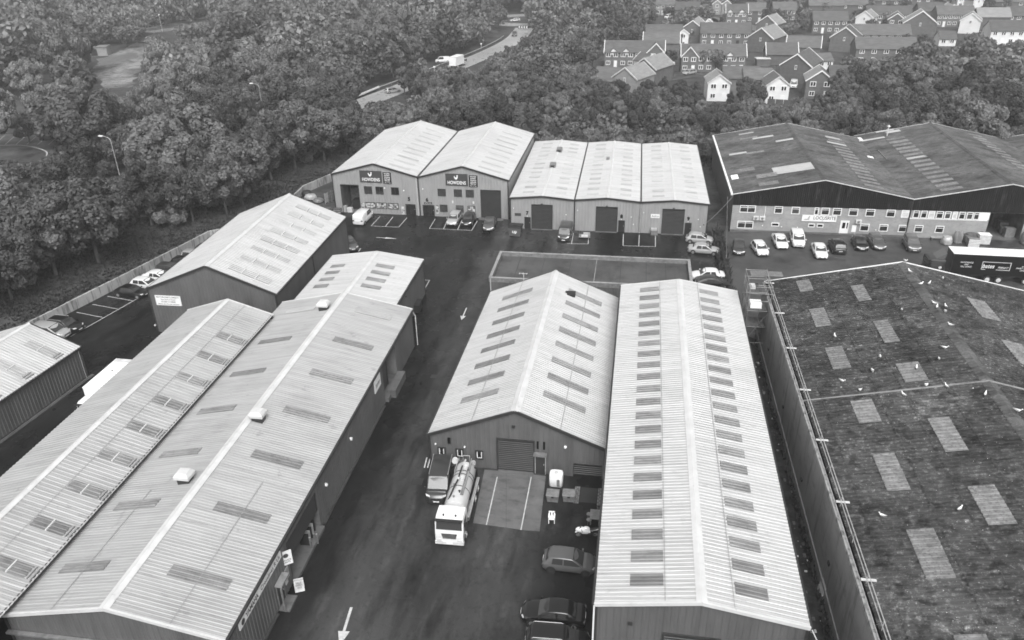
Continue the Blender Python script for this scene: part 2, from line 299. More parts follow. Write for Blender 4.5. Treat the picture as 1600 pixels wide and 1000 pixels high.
# the concrete apron in front of the unit 11 door: three slabs with joints and painted guide lines
AP = [(-12.01, 56.28, 0.00), (-9.98, 56.27, 0.00), (-7.88, 56.18, 0.00), (-6.29, 56.11, 0.00)], [(-11.68, 49.14, 0.00), (-8.81, 48.98, 0.00), (-7.33, 48.88, 0.00), (-5.99, 48.91, 0.00)]
apron = tag(bpy.data.objects.new('concrete_apron', None), 'stained concrete apron in front of the wide unit 11 door', None, None, 'structure'); COL.objects.link(apron)
for i in range(3):
    q = [AP[0][i], AP[0][i+1], AP[1][i+1], AP[1][i]]; c = [sum(p[k] for p in q)/4 for k in (0, 1)]
    q = [(c[0]+(p[0]-c[0])*0.992, c[1]+(p[1]-c[1])*0.992) for p in q]
    MB().prism([(x, y) for x, y in q][::-1], -0.02, 0.05).build('concrete_slab', 'concrete', apron)
line(apron, (-10.66, 55.37, 0.00), (-10.51, 49.08, 0.00), 0.09, 0.056); line(apron, (-7.59, 55.77, 0.00), (-7.55, 48.86, 0.00), 0.09, 0.056)
# retaining wall and the grassy bank behind it
rw = thing('retaining_wall', 'streaked concrete retaining wall behind the parking bays and grass bank', 'wall')
for i, (a, b) in enumerate(zip(WALL_LINE[:-1], WALL_LINE[1:])):
    d = Vector((b[0]-a[0], b[1]-a[1], 0)); L_ = d.length; n = max(1, round(L_/6.0)); M = Matrix.Translation((a[0], a[1], 0)) @ Matrix.Rotation(math.atan2(d.y, d.x), 4, 'Z')
    for k in range(n): MB().box(L_*k/n+.01, -0.02, -0.1, L_*(k+1)/n-.01, 0.24, 1.42+random.uniform(-.02, .02), M=M).build('wall_panel', 'concrete_wall_streaky', rw)
off = Vector((-.97, .22, 0)); rows = []
for o_, z in ((0.15, 1.36), (6, 1.5), (14, 1.4), (30, -0.1)):
    row = []
    for a, b in zip(WALL_LINE[:-1], WALL_LINE[1:]):
        for k in range(8):
            t = k/8; row.append((a[0]+(b[0]-a[0])*t+off.x*o_, a[1]+(b[1]-a[1])*t+off.y*o_, z+(random.uniform(-.12, .12) if o_ > 1 else 0)))
    rows.append(row)
tag(MB().grid(rows, flip=True).build('grass_bank', 'grass', smooth=60), 'grass bank above the retaining wall', None, None, 'structure')
# far road, roundabout and other clearings
def ribbon(name, pts, wd, z, m, label=None, parent=None):
    P = [Vector((x, y, 0)) for x, y in pts]; L_, R_ = [], []
    for i, p in enumerate(P):
        d = (P[min(i+1, len(P)-1)]-P[max(i-1, 0)]).normalized(); n = Vector((-d.y, d.x, 0))*wd/2; L_.append((*(p+n).xy, z)); R_.append((*(p-n).xy, z))
    o = MB().grid([R_, L_]).build(name, m, parent)
    if parent is None: tag(o, label, None, None, 'structure')
    return o
def curve(pts, n=8):
    out = []
    for i in range(len(pts)-1):
        p0, p1, p2, p3 = (Vector(pts[max(i-1, 0)]), Vector(pts[i]), Vector(pts[i+1]), Vector(pts[min(i+2, len(pts)-1)]))
        for k in range(n):
            t = k/n; out.append(tuple(0.5*((2*p1)+(p2-p0)*t+(2*p0-5*p1+4*p2-p3)*t*t+(3*p1-p0-3*p2+p3)*t**3)))
    return out+[tuple(pts[-1])]
RD = [(-108, 95), (-98, 130), (-86, 165), (-74, 200), (-66.5, 228), (-59.5, 255), (-52, 290), (-48.5, 318), (-49, 350)]
RC = curve(RD)
road = ribbon('road', RC, 8.0, 0.012, 'road', 'wet pale main road running towards the roundabout')
for s in (-3.5, 3.5): ribbon('edge_line', [(x+s, y) for x, y in RC[20:]], 0.25, 0.03, 'line_paint', parent=road)
for k in range(24, len(RC)-2, 2): line(road, RC[k], ((RC[k][0]+RC[k+1][0])/2, (RC[k][1]+RC[k+1][1])/2), 0.2, 0.03)
ring = [(-52+17*math.cos(t), 376+17*math.sin(t)) for t in np.linspace(0, 2*math.pi, 33)]
ribbon('roundabout', ring, 9.0, 0.03, 'road', 'pale roundabout at the far end of the road')
ribbon('far_road', curve([(-36, 385), (0, 396), (60, 420)]), 8, 0.02, 'road', 'road leaving the roundabout towards the houses')
ribbon('west_road', curve([(-68, 388), (-90, 420), (-110, 480)]), 8, 0.02, 'road', 'road leaving the roundabout into the wood')
tag(earclip_sheet('meadow', ragged(P2((-179.23, 242.47, 0.00), (-190.95, 266.27, 0.00), (-200.36, 304.49, 0.00), (-188.39, 295.24, 0.00), (-169.41, 257.16, 0.00), (-149.98, 219.67, 0.00), (-156.82, 218.27, 0.00)), 1.0, 2), 0.0, 'grass_pale', None), 'pale rough clearing with a footpath in the wood', None, None, 'structure')
sheet('meadow_path', P2((-192.90, 266.17, 0.00), (-185.93, 280.31, 0.00), (-178.99, 269.53, 0.00), (-182.29, 254.01, 0.00)), 0.02, 'concrete', label='curved path crossing the clearing')
tag(earclip_sheet('field_strip', ragged(P2((-223.89, 332.66, 0.00), (-218.72, 357.75, 0.00), (-212.52, 386.12, 0.00), (-194.94, 353.83, 0.00), (-209.62, 329.18, 0.00)), 1.2, 2.5), 0.0, 'grass_pale', None), 'pale grass strip far off in the wood', None, None, 'structure')
cpk = sheet('hidden_car_park', P2((-137.32, 142.12, 0.00), (-119.46, 145.22, 0.00), (-135.20, 164.70, 0.00), (-156.78, 165.19, 0.00)), 0.02, 'tarmac_grey', label='empty marked car park behind the trees at the left edge')
for a, b in (((-150.16, 163.40, 0.00), (-146.59, 155.83, 0.00)), ((-147.47, 163.63, 0.00), (-144.01, 156.06, 0.00)), ((-144.79, 163.86, 0.00), (-141.44, 156.29, 0.00)), ((-142.11, 164.10, 0.00), (-138.86, 156.52, 0.00)), ((-139.44, 164.33, 0.00), (-136.29, 156.75, 0.00)), ((-136.77, 164.56, 0.00), (-133.73, 156.99, 0.00)), ((-134.11, 164.80, 0.00), (-131.17, 157.22, 0.00))): line(cpk, a, b, 0.14, 0.03)
ribbon('kerb_line', curve(P2((-144.86, 154.91, 0.00), (-137.71, 156.09, 0.00), (-131.33, 154.02, 0.00), (-127.27, 151.31, 0.00), (-124.66, 147.59, 0.00))), 0.3, 0.035, 'line_paint', parent=cpk)
# estate roads between the houses
ribbon('estate_road', curve(P2((0.58, 235.22, 0.00), (8.96, 243.35, 0.00), (17.63, 248.85, 0.00), (28.67, 246.53, 0.00), (36.70, 252.02, 0.00), (40.43, 274.21, 0.00))), 6.5, 0.01, 'tarmac_grey', 'pale residential street between the brick rows')
ribbon('estate_close', curve(P2((31.14, 354.25, 0.00), (29.11, 383.46, 0.00), (46.24, 350.75, 0.00), (50.37, 343.47, 0.00))), 9, 0.015, 'concrete', 'pale paved close between the far houses')

# ---------------------------------------------------------------- sheds
def rib_profile(a, b, pitch, depth):
    n = max(1, round((b-a)/pitch)); p = (b-a)/n; out = [(a, 0.0)]
    for i in range(n):
        u = a+i*p; out += [(u+p*.50, 0.0), (u+p*.60, depth), (u+p*.88, depth), (u+p*.98, 0.0)]
    out.append((b, 0.0)); return out
def wall(root, p0, p1, top, m, z0=0.0, openings=(), pitch=0.5, depth=0.03, name='wall'):
    """ribbed wall sheet from p0 to p1 (local xy, outside on the right hand); top = [(u,z)...]; openings (u0,u1,z0,z1)"""
    a, b = Vector((*p0, 0)), Vector((*p1, 0)); L_ = (b-a).length; d = (b-a)/L_; n = Vector((d.y, -d.x, 0))
    us = dict(rib_profile(0, L_, pitch, depth))
    keys = sorted(us); interp = lambda u: float(np.interp(u, keys, [us[k] for k in keys]))
    for u in [t[0] for t in top]+[o[i] for o in openings for i in (0, 1)]:
        if 0 <= u <= L_ and u not in us: us[u] = interp(u)
    ks = sorted(us); T = lambda u: float(np.interp(u, [t[0] for t in top], [t[1] for t in top])); g = MB()
    P = lambda u, z: tuple(a+d*u+n*us[u]+Vector((0, 0, z)))
    for u, v in zip(ks[:-1], ks[1:]):
        mid = (u+v)/2; segs = [(z0, None)]
        for o in openings:
            if o[0] <= mid <= o[1]:
                segs = ([(z0, o[2])] if o[2] > z0+.01 else [])+[(o[3], None)]
        for s, e in segs:
            g.face([P(u, s), P(v, s), P(v, T(v) if e is None else e), P(u, T(u) if e is None else e)])
    return g.build(name, m, root)
def slope(root, W, L, he, hr, side, m, pitch=0.33, depth=0.042, oe=0.12, ov=0.1, name='roof_slope', v0=None, v1=None):
    h = W/2; k = (hr-he)/h; c = 1/math.hypot(1, k); v0 = -ov if v0 is None else v0; v1 = L+ov if v1 is None else v1
    A, B = [], []
    for v, d in rib_profile(v0, v1, pitch, depth):
        if side == 'L': e = (-oe-d*k*c, v, he-oe*k+d*c); r = (h-d*k*c*0, v, hr+d*c)
        else: e = (W+oe+d*k*c, v, he-oe*k+d*c); r = (h, v, hr+d*c)
        A.append(e); B.append(r)
    o = MB().grid([A, B], flip=(side == 'L')).build(name, m, root)
    return o
def sheet_lap(root, W, L, he, hr, side, t, m, lift=.075, v0=0.0, v1=None):
    a = on_slope(W, he, hr, side, t-.004, lift); b = on_slope(W, he, hr, side, t+.004, lift); v1 = L if v1 is None else v1
    return MB().face([(a[0], v0, a[1]), (b[0], v0, b[1]), (b[0], v1, b[1]), (a[0], v1, a[1])][::(1 if side == 'R' else -1)]).build('sheet_lap', m, root)
def on_slope(W, he, hr, side, t, lift):
    h = W/2; k = (hr-he)/h; c = 1/math.hypot(1, k)
    x = h*t; z = he+k*x
    return (x-lift*k*c, z+lift*c) if side == 'L' else (W-x+lift*k*c, z+lift*c)
def rooflight(root, W, he, hr, side, v0, v1, t0, t1, m='rooflight_sheet', split=0, lift=0.05, pitch=0.33, depth=0.05, frame=True, flash=True):
    A, B = [], []
    for v, d in rib_profile(v0, v1, pitch, depth):
        a = on_slope(W, he, hr, side, t0, lift+d); b = on_slope(W, he, hr, side, t1, lift+d); A.append((a[0], v, a[1])); B.append((b[0], v, b[1]))
    g = MB().grid([A, B], flip=(side == 'L'))
    for t in (t0, t1):          # little end upstand so the sheet has thickness
        a = on_slope(W, he, hr, side, t, 0.0); b = on_slope(W, he, hr, side, t, lift); g.face([(a[0], v0, a[1]), (a[0], v1, a[1]), (b[0], v1, b[1]), (b[0], v0, b[1])])
    o = g.build('rooflight', m, root)
    if split:
        for t, mm in [(t0+(t1-t0)*(i+1)/(split+1), 'roof_trim') for i in range(split)]+([(t0-.035, 'cladding_light'), (t0-.085, 'cladding_light')] if flash else []):
            a = on_slope(W, he, hr, side, t-.012, lift+.01); b = on_slope(W, he, hr, side, t+.012, lift+depth+.03)
            MB().box(min(a[0], b[0]), v0, min(a[1], b[1]), max(a[0], b[0]), v1, max(a[1], b[1])).build('glazing_bar', mm, o)
    return o
def bar_on(root, name, pts, w_, h_, m):
    """bent flat bar following local points (x,y,z) with width w_ along y-ish and height h_"""
    for a, b in zip(pts[:-1], pts[1:]):
        a, b = Vector(a), Vector(b); d = (b-a).normalized(); u = Vector((0, 1, 0)) if abs(d.y) < .7 else Vector((1, 0, 0)); s = d.cross(u).normalized(); u = s.cross(d)
        g = MB(); q = [a+u*i*w_/2+s*j*h_/2 for i, j in ((-1, -1), (1, -1), (1, 1), (-1, 1))]; r = [p+(b-a) for p in q]
        g.grid([q, r], close=True).face(q[::-1]).face(r); g.build(name, m, root)
def shed(name, label, B, wall_m, roof_m, trim_m='trim_dark', pitch=0.33, front_open=(), right_open=(), left_open=(), gutters='LR', verge='trim_dark', ridge=0.32, wall_pitch=0.5, walls='FBLR', downpipes=(), category='industrial shed', rib=.042):
    x0, y0, th, W, L, he, hr = B; r = thing(name, label, category, (x0, y0, 0), math.radians(th)); h = W/2; k = (hr-he)/h
    top = [(0, he-.06), (h, hr-.06), (W, he-.06)]
    if 'F' in walls: wall(r, (0, 0), (W, 0), top, wall_m, openings=front_open, pitch=wall_pitch)
    if 'B' in walls: wall(r, (W, L), (0, L), top, wall_m, pitch=wall_pitch)
    if 'L' in walls: wall(r, (0, L), (0, 0), [(0, he-.05), (L, he-.05)], wall_m, openings=[(L-o[1], L-o[0], o[2], o[3]) for o in left_open], pitch=wall_pitch)
    if 'R' in walls: wall(r, (W, 0), (W, L), [(0, he-.05), (L, he-.05)], wall_m, openings=right_open, pitch=wall_pitch)
    for s in 'LR': slope(r, W, L, he, hr, s, roof_m, pitch, rib)
    if ridge:
        a = on_slope(W, he, hr, 'L', 1-ridge/h, .06); b = on_slope(W, he, hr, 'R', 1-ridge/h, .06)
        g = MB().grid([[(a[0], -.13, a[1]), (a[0], L+.13, a[1])], [(h, -.13, hr+.10), (h, L+.13, hr+.10)], [(b[0], -.13, b[1]), (b[0], L+.13, b[1])]], flip=True)
        g.face([(a[0], -.13, a[1]), (h, -.13, hr+.10), (b[0], -.13, b[1]), (h, -.13, hr-.02)]); g.build('ridge_cap', 'roof_trim', r)
    if verge:
        for y in (-.11, L+.11):
            bar_on(r, 'verge_trim', [(-.13, y, he-.1), (h, y, hr-.06)], .16, .26, verge); bar_on(r, 'verge_trim', [(h, y, hr-.06), (W+.13, y, he-.1)], .16, .26, verge)
    for s in gutters:
        x = -.2 if s == 'L' else W+.2; g = MB()
        for y in np.linspace(-.1, L+.1, 9)[:-1]: g.box(x-.09, y, he-.22, x+.09, y+(L+.2)/8-.02, he-.06)
        g.build('gutter', trim_m, r)
    for x in (0, W):
        if 'F' in walls: MB().box(x-.09, -.07, 0, x+.09, .05, he-.1).build('corner_trim', trim_m, r)
        if 'B' in walls: MB().box(x-.09, L-.05, 0, x+.09, L+.07, he-.1).build('corner_trim', trim_m, r)
    for (x, y, m) in downpipes: MB().cyl((x, y, 0), (x, y, he-.15), .055, 6).build('downpipe', m, r)
    return r
def roller_door(root, u0, u1, z0, z1, m='door_dark', frame='trim_dark', y=-.06, face='F', W=0, recess=0.0):
    """slatted roller shutter on the front (or right) wall; each slat row proud of the next"""
    g = MB(); n = max(6, round((z1-z0)/.22))
    for i in range(n):
        za = z0+(z1-z0)*i/n; zb = z0+(z1-z0)*(i+1)/n
        g.face([(u0, 0, za), (u1, 0, za), (u1, -.03, zb-.03), (u0, -.03, zb-.03)]).face([(u0, -.03, zb-.03), (u1, -.03, zb-.03), (u1, 0, zb), (u0, 0, zb)])
    o = g.build('roller_door', m, root)
    f = MB().box(u0-.12, -.08, z0, u0, .03, z1+.12).box(u1, -.08, z0, u1+.12, .03, z1+.12).box(u0, -.08, z1, u1, .03, z1+.12).build('door_frame', frame, o)
    place_on(o, y+recess, face, W); return o
def place_on(o, y, face, W):
    if face == 'F': o.location = (0, y, 0)
    elif face == 'R': o.rotation_euler = (0, 0, math.pi/2); o.location = (W-y, 0, 0)
def window(root, u0, u1, z0, z1, frame='trim_dark', glass='glass_dark', mull=1, y=-.05, face='F', W=0, fw=.09, name='window', transom=0.0):
    f = MB().box(u0, -.05, z0, u1, .03, z0+fw).box(u0, -.05, z1-fw, u1, .03, z1).box(u0, -.05, z0+fw, u0+fw, .03, z1-fw).box(u1-fw, -.05, z0+fw, u1, .03, z1-fw)
    for i in range(mull):
        c = u0+(u1-u0)*(i+1)/(mull+1); f.box(c-fw*.35, -.045, z0+fw, c+fw*.35, .03, z1-fw)
    if transom: f.box(u0+fw, -.044, z0+(z1-z0)*transom-fw*.3, u1-fw, .03, z0+(z1-z0)*transom+fw*.3)
    o = f.build(name, frame, root)
    MB().face([(u0+fw*.5, -.005, z0+fw*.5), (u1-fw*.5, -.005, z0+fw*.5), (u1-fw*.5, -.005, z1-fw*.5), (u0+fw*.5, -.005, z1-fw*.5)]).build('pane', glass, o)
    place_on(o, y, face, W); return o
def door(root, u0, u1, z1, m='door_black', frame='trim_dark', y=-.05, face='F', W=0, glass=None, z0=0.0):
    g = MB().box(u0+.06, -.03, z0+.02, u1-.06, .02, z1-.06)
    o = g.build('door', m, root)
    MB().box(u0, -.06, z0, u0+.06, .03, z1).box(u1-.06, -.06, z0, u1, .03, z1).box(u0+.06, -.06, z1-.06, u1-.06, .03, z1).build('door_frame', frame, o)
    MB().box(u1-.2, -.07, z0+1.0, u1-.14, -.03, z0+1.15).build('door_handle', 'steel_pale', o)
    if glass:
        for (a, b, c, d) in glass: MB().box(a, -.038, c, b, -.031, d).build('door_glass', 'glass_dark', o)
    place_on(o, y, face, W); return o
def small(root, name, x0, y0, z0, x1, y1, z1, m): return MB().box(x0, y0, z0, x1, y1, z1).build(name, m, root)
def digits(root, s, u, z, size, m='sign_black', y=-.075):
    o = link('unit_number', text_mesh(s, size, .015, material=m, bold=.03), root); o.matrix_local = face_matrix((u, y, z), (1, 0, 0)); return o
def lamp_dot(root, u, z, y=-.1, r=.11, m='white_plastic'):
    return MB().cyl((u, y+.08, z), (u, y-.06, z), r, 8, r1=r*.7).build('wall_lamp', m, root)
def vent(root, W, he, hr, side, v, t, s=1.0, m='roof_trim', dark='trim_dark'):
    x, z = on_slope(W, he, hr, side, t, 0); o = MB().box(x-.5*s, v-.42*s, z-.3, x+.5*s, v+.42*s, z+.5*s).build('roof_vent', dark, root)
    g = MB(); q = lambda d, zz: [(x-d, v-d*.85, zz), (x+d, v-d*.85, zz), (x+d, v+d*.85, zz), (x-d, v+d*.85, zz)]
    g.grid([q(.66*s, z+.5*s), q(.68*s, z+.78*s), q(.45*s, z+1.08*s)], close=True).face(q(.45*s, z+1.08*s)).face(q(.66*s, z+.5*s)[::-1]); g.build('vent_hood', m, o)
    MB().box(x-.9*s, v-.8*s, z-.35, x+.9*s, v+.8*s, z-.35+.02).build('vent_flashing', m, o); return o
BL = dict(B11=(-17.13, 56.63, -.91, 16.1, 30.07, 3.38, 6.7), B12=(-.78, 36.8, -.3, 13.24, 48.45, 5.8, 6.9), D=(-39.77, 31.25, .39, 15.61, 46.42, 4.97, 6.67), F=(-38.9, 77.85, .6, 12.3, 13.9, 5.0, 5.85),
    G=(-57.16, 77.51, 1.26, 16.2, 25.98, 6.0, 9.27), H5=(-50.05, 121.59, -1.0, 14.98, 29.2, 6.76, 8.75), H6=(-35.05, 121.33, -.8, 15.1, 29.5, 6.74, 8.8), U7=(-19.0, 117.27, .25, 10.21, 33.3, 5.14, 5.56), U8=(-8.77, 117.31, .25, 10.26, 33.3, 5.16, 5.6),
    U9=(1.51, 117.36, .25, 10.27, 33.3, 5.14, 5.56), K1=(15.6, 119.73, .65, 26.3, 34.9, 6.1, 8.64), K2=(41.95, 120.03, .9, 26.2, 36.5, 6.08, 8.75), L=(16.03, 7.0, .31, 29.25, 78.37, 7.04, 10.15), HL=(-73.87, 43.2, -5.7, 12.0, 25.0, 3.78, 5.93), E=(-49.33, 18.28, .26, 10.13, 55.0, 5.6, 7.23))
def dims(k): return BL[k][3], BL[k][4], BL[k][5], BL[k][6]
# --- unit 11
W, L, he, hr = dims('B11')
r = shed('unit_shed', 'pitched white-roofed shed numbered 11 with wide roller door behind the tanker', BL['B11'], 'cladding_mid', 'roof_light', gutters='L', verge='trim_dark', ridge=.42, wall_pitch=.45, front_open=[(13.3, 15.9, 0, 1.5)])
for i in range(8):
    v = 26.5-i*(26.5-4.3)/7
    rooflight(r, W, he, hr, 'L', v-.5, v+.5, .26, .71); rooflight(r, W, he, hr, 'R', v-.5, v+.5, .27, .76)
roller_door(r, 6.42, 9.66, 0.08, 3.5); small(r, 'door_sill', 6.4, -.5, 0, 9.7, -.07, .07, 'concrete')
door(r, 9.8, 10.8, 2.15, 'door_dark', 'steel_pale'); small(r, 'door_canopy', 9.72, -.5, 2.2, 10.9, -.06, 2.42, 'steel_mid')
for u in (.73, 2.45, 4.3):
    window(r, u-.02, u+.72, 1.02, 2.0, frame='trim_dark', glass='glass_dark', mull=0, fw=.11); small(r, 'window_liner', u+.11, -.062, 1.12, u+.19, -.055, 1.85, 'white_paint'); small(r, 'window_liner', u+.51, -.062, 1.12, u+.59, -.055, 1.85, 'white_paint'); small(r, 'window_liner', u+.11, -.064, 1.12, u+.59, -.057, 1.20, 'white_paint')
digits(r, '11', 10.35, 3.15, 1.15, 'sign_black'); small(r, 'alarm_box', 1.75, -.18, 2.55, 2.0, -.05, 3.15, 'sign_black'); small(r, 'floodlight', 7.75, -.3, 5.0, 8.05, -.05, 5.12, 'trim_dark')
lamp_dot(r, .55, 2.3, r=.08); lamp_dot(r, 3.3, 2.25, r=.09); lamp_dot(r, 12.55, 3.25, r=.14)
roller_door(r, 13.3, 15.9, 0, 1.5, 'door_black', y=.25)
v, t = (25.79, 0.71); x, z = on_slope(W, he, hr, 'R', t, 0)
o = small(r, 'roof_hatch', x-.45, v-.5, z-.1, x+.5, v+.4, z+.28, 'black_soft'); small(o, 'hatch_lid', x-.9, v-.15, z+.12, x-.46, v+.35, z+.3, 'black_soft')
MB().cyl((4.1, L+.05, 4.9), (4.1, L+.05, 6.2), .03, 5).cyl((3.5, L+.05, 6.1), (4.6, L+.05, 6.1), .025, 5).cyl((3.6, L-.2, 6.1), (3.6, L+.3, 6.1), .02, 4).cyl((4.0, L-.2, 6.1), (4.0, L+.3, 6.1), .02, 4).cyl((4.5, L-.2, 6.1), (4.5, L+.3, 6.1), .02, 4).build('aerial', 'off_white', r)
for s_ in 'LR': sheet_lap(r, W, L, he, hr, s_, .5, 'cladding_light')
# --- long shed on the right of unit 11
W, L, he, hr = dims('B12')
r = shed('long_shed', 'long low white-roofed shed with two rows of rooflights, right of unit 11', BL['B12'], 'cladding_mid', 'roof_light', gutters='LR', verge='roof_trim', ridge=.34, pitch=.36, wall_pitch=.45)
n = 22
for i in range(n):
    v = 46.6-i*(46.6-1.85)/(n-1)
    rooflight(r, W, he, hr, 'L', v-.52, v+.52, .32, .645, pitch=.36); v -= .1
    rooflight(r, W, he, hr, 'R', v-.52, v+.52, .345, .665, pitch=.36)
roller_door(r, 4.5, 8.0, 0.05, 3.65); small(r, 'wall_fan', 2.1, -.14, 4.15, 2.4, -.04, 4.4, 'trim_dark')
MB().cyl((-.14, -.06, 0), (-.14, -.06, he-.2), .06, 6).build('downpipe', 'white_paint', r); MB().tube([(W+.2, .1, he-.2), (W+.75, -.25, he-1.2), (W+.3, -.2, he-1.9), (W+.1, -.15, 0)], .035, 5).build('downpipe', 'off_white', r)
for y in (2.5, 6.6, 12): lamp_dot(r, -.12, 2.2+y*.02, y=y, r=.12)
sheet_lap(r, W, L, he, hr, 'L', .66, 'cladding_light'); sheet_lap(r, W, L, he, hr, 'R', .69, 'cladding_light')
# --- motorcycle dealer block (left foreground)
W, L, he, hr = dims('D')
r = shed('dealer_shed', 'long pale ribbed-roof shed with ridge vents and shop signs, left foreground', BL['D'], 'cladding_dark', 'roof_old', gutters='R', verge='roof_trim', ridge=.36, pitch=.29, rib=.024, wall_pitch=.4, right_open=[(9.6, 15.6, .05, 3.9), (34.6, 39.2, .05, 4.3)])
for i in range(6):
    v = 3.95+i*(36.5-3.95)/5; rooflight(r, W, he, hr, 'R', v-.5, v+.5, .19, .72, pitch=.29, depth=.05); v = 3.8+i*(36.2-3.8)/5; rooflight(r, W, he, hr, 'L', v-.45, v+.45, .22, .69, pitch=.29, depth=.05)
rooflight(r, W, he, hr, 'R', 42.8, 43.7, .19, .70, m='rooflight_pale', pitch=.29, depth=.05); rooflight(r, W, he, hr, 'L', 42.8, 43.6, .23, .69, m='rooflight_pale', pitch=.29, depth=.05)
for side, (vv, tt), s in (('L', (42.60, 0.86), .95), ('R', (21.23, 0.89), .95), ('L', (12.72, 0.82), .95)): vent(r, W, he, hr, side, vv, tt, s)
small(r, 'gable_ledge', -.1, -.35, 3.35, W+.1, -.06, 3.5, 'steel_mid'); small(r, 'back_verge_flashing', -.1, L+.05, he-.3, .2, L+.2, he-.05, 'roof_trim')
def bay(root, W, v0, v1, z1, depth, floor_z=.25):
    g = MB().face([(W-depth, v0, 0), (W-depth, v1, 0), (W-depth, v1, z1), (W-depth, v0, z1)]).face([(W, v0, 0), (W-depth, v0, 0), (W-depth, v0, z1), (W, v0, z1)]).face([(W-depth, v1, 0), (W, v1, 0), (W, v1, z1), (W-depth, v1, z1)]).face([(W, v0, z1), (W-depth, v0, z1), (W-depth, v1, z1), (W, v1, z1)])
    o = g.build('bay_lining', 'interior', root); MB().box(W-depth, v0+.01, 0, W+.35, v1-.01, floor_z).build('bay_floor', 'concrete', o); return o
o = bay(r, W, 9.6, 15.6, 3.9, 3.5); roller_door(r, 9.7, 15.5, 1.9, 3.85, y=.12, face='R', W=W)
o = bay(r, W, 34.6, 39.2, 4.3, 3.0, .5); roller_door(r, 34.7, 37.2, .55, 4.25, y=.5, face='R', W=W); small(r, 'loading_dock', W+.02, 35.5, 0, W+.9, 39.4, .95, 'concrete')
door(r, 6.9, 8.0, 2.2, 'door_black', 'steel_mid', face='R', W=W); small(r, 'door_canopy', W+.05, 6.8, 2.3, W+.6, 8.2, 2.45, 'concrete_wall'); small(r, 'canopy_post', W+.5, 6.68, 0, W+.62, 6.8, 2.3, 'steel_mid')
small(r, 'notice_panel', W+.03, 8.5, 1.2, W+.09, 9.1, 2.2, 'steel_pale'); small(r, 'notice_panel', W+.03, 8.35, .9, W+.08, 8.75, 1.5, 'off_white'); small(r, 'door_step', W+.06, 6.7, 0, W+.9, 8.2, .14, 'concrete')
for y in (17.6, 24.1): MB().cyl((W, y, 2.95), (W+.2, y, 2.95), .16, 8).build('wall_lamp', 'white_plastic', r)
MB().tube([(W+.05, L+.1, he-.2), (W+.35, L+.3, he-1.0), (W+.35, L+.3, .1)], .06, 6).build('downpipe', 'off_white', r)
MB().box(W+.04, .2, 0, W+.22, 6.4, .1).build('kerb', 'tarmac_grey', r); MB().box(W+.04, 16, 0, W+.24, 33.8, .12).build('kerb', 'tarmac_grey', r)
sheet_lap(r, W, L, he, hr, 'R', .45, 'cladding_light', v1=14); sheet_lap(r, W, L, he, hr, 'L', .48, 'cladding_light', v1=12)
# --- annex left of it
W, L, he, hr = dims('E')
r = shed('annex_shed', 'pale ribbed-roof annex shed with paired rooflights, along the left of the dealer shed', BL['E'], 'cladding_dark', 'roof_old', gutters='', verge='roof_trim', ridge=.28, pitch=.40, rib=.03, wall_pitch=.45, walls='FBL')
for i in range(11):
    v = 48.4-i*4.08
    if v > 5: rooflight(r, W, he, hr, 'R', v-.55, v+.55, .10, .58, split=1, pitch=.40)
MB().box(W-.14, 0, he-.14, W+.02, L, he+.02).build('valley_gutter', 'trim_dark', r)
sheet_lap(r, W, L, he, hr, 'R', .6, 'cladding_light')
# --- small shed at its far end
W, L, he, hr = dims('F')
r = shed('end_shed', 'short white-roofed shed joined to the far end of the dealer shed', BL['F'], 'cladding_mid', 'roof_light', gutters='LR', verge='roof_trim', ridge=.3, pitch=.33)
for i in range(4):
    v = 10.0-i*2.02; rooflight(r, W, he, hr, 'R', v-.45, v+.45, .44, .83); rooflight(r, W, he, hr, 'L', v-.4, v+.5, .18, .48)
MB().box(W+.01, 2.6, 0, W+.05, 3.7, 2.2).build('door', 'door_black', r); MB().cyl((W, 4.2, 2.9), (W+.15, 4.2, 2.9), .1, 8).build('wall_lamp', 'white_plastic', r); MB().cyl((W, 4.9, 4.0), (W+.15, 4.9, 4.0), .1, 8).build('wall_lamp', 'trim_dark', r)
# --- motor parts shed
W, L, he, hr = dims('G')
r = shed('parts_shed', 'tall white-roofed grey shed with a white motor parts board on its gable', BL['G'], 'cladding_mid', 'roof_light', gutters='LR', verge='trim_dark', ridge=.33, pitch=.33, wall_pitch=.4)
for i in range(8):
    v = 23.4-i*(23.4-1.85)/7; rooflight(r, W, he, hr, 'R', v-.55, v+.55, .16, .745, m='rooflight_pale', split=2, flash=False)
MB().cyl((W+.12, 12, 0), (W+.12, 12, he-.2), .06, 6).build('downpipe', 'trim_dark', r); MB().cyl((-.1, -.1, 1.0), (-.1, -.25, 1.0), .12, 8).build('wall_lamp', 'off_white', r)
# --- shed at the left edge
W, L, he, hr = dims('HL')
r = shed('low_shed', 'low white-roofed shed cut off by the left edge of the yard', BL['HL'], 'cladding_mid', 'roof_light', gutters='R', verge='trim_dark', ridge=.26, pitch=.36, wall_pitch=.4, downpipes=[(12.1, 24.6, 'cladding_light'), (12.14, 24.9, 'trim_dark')])
for i in range(5):
    v = 22.4-i*4.15; rooflight(r, W, he, hr, 'R', v-.55, v+.55, .13, .66, m='rooflight_pale', split=1)
MB().box(W+.35, -2, 0, W+.5, L+.2, .13).build('kerb', 'concrete', r); MB().box(W+.55, -2, 0, W+.64, L+.2, .09).build('kerb', 'concrete', r)
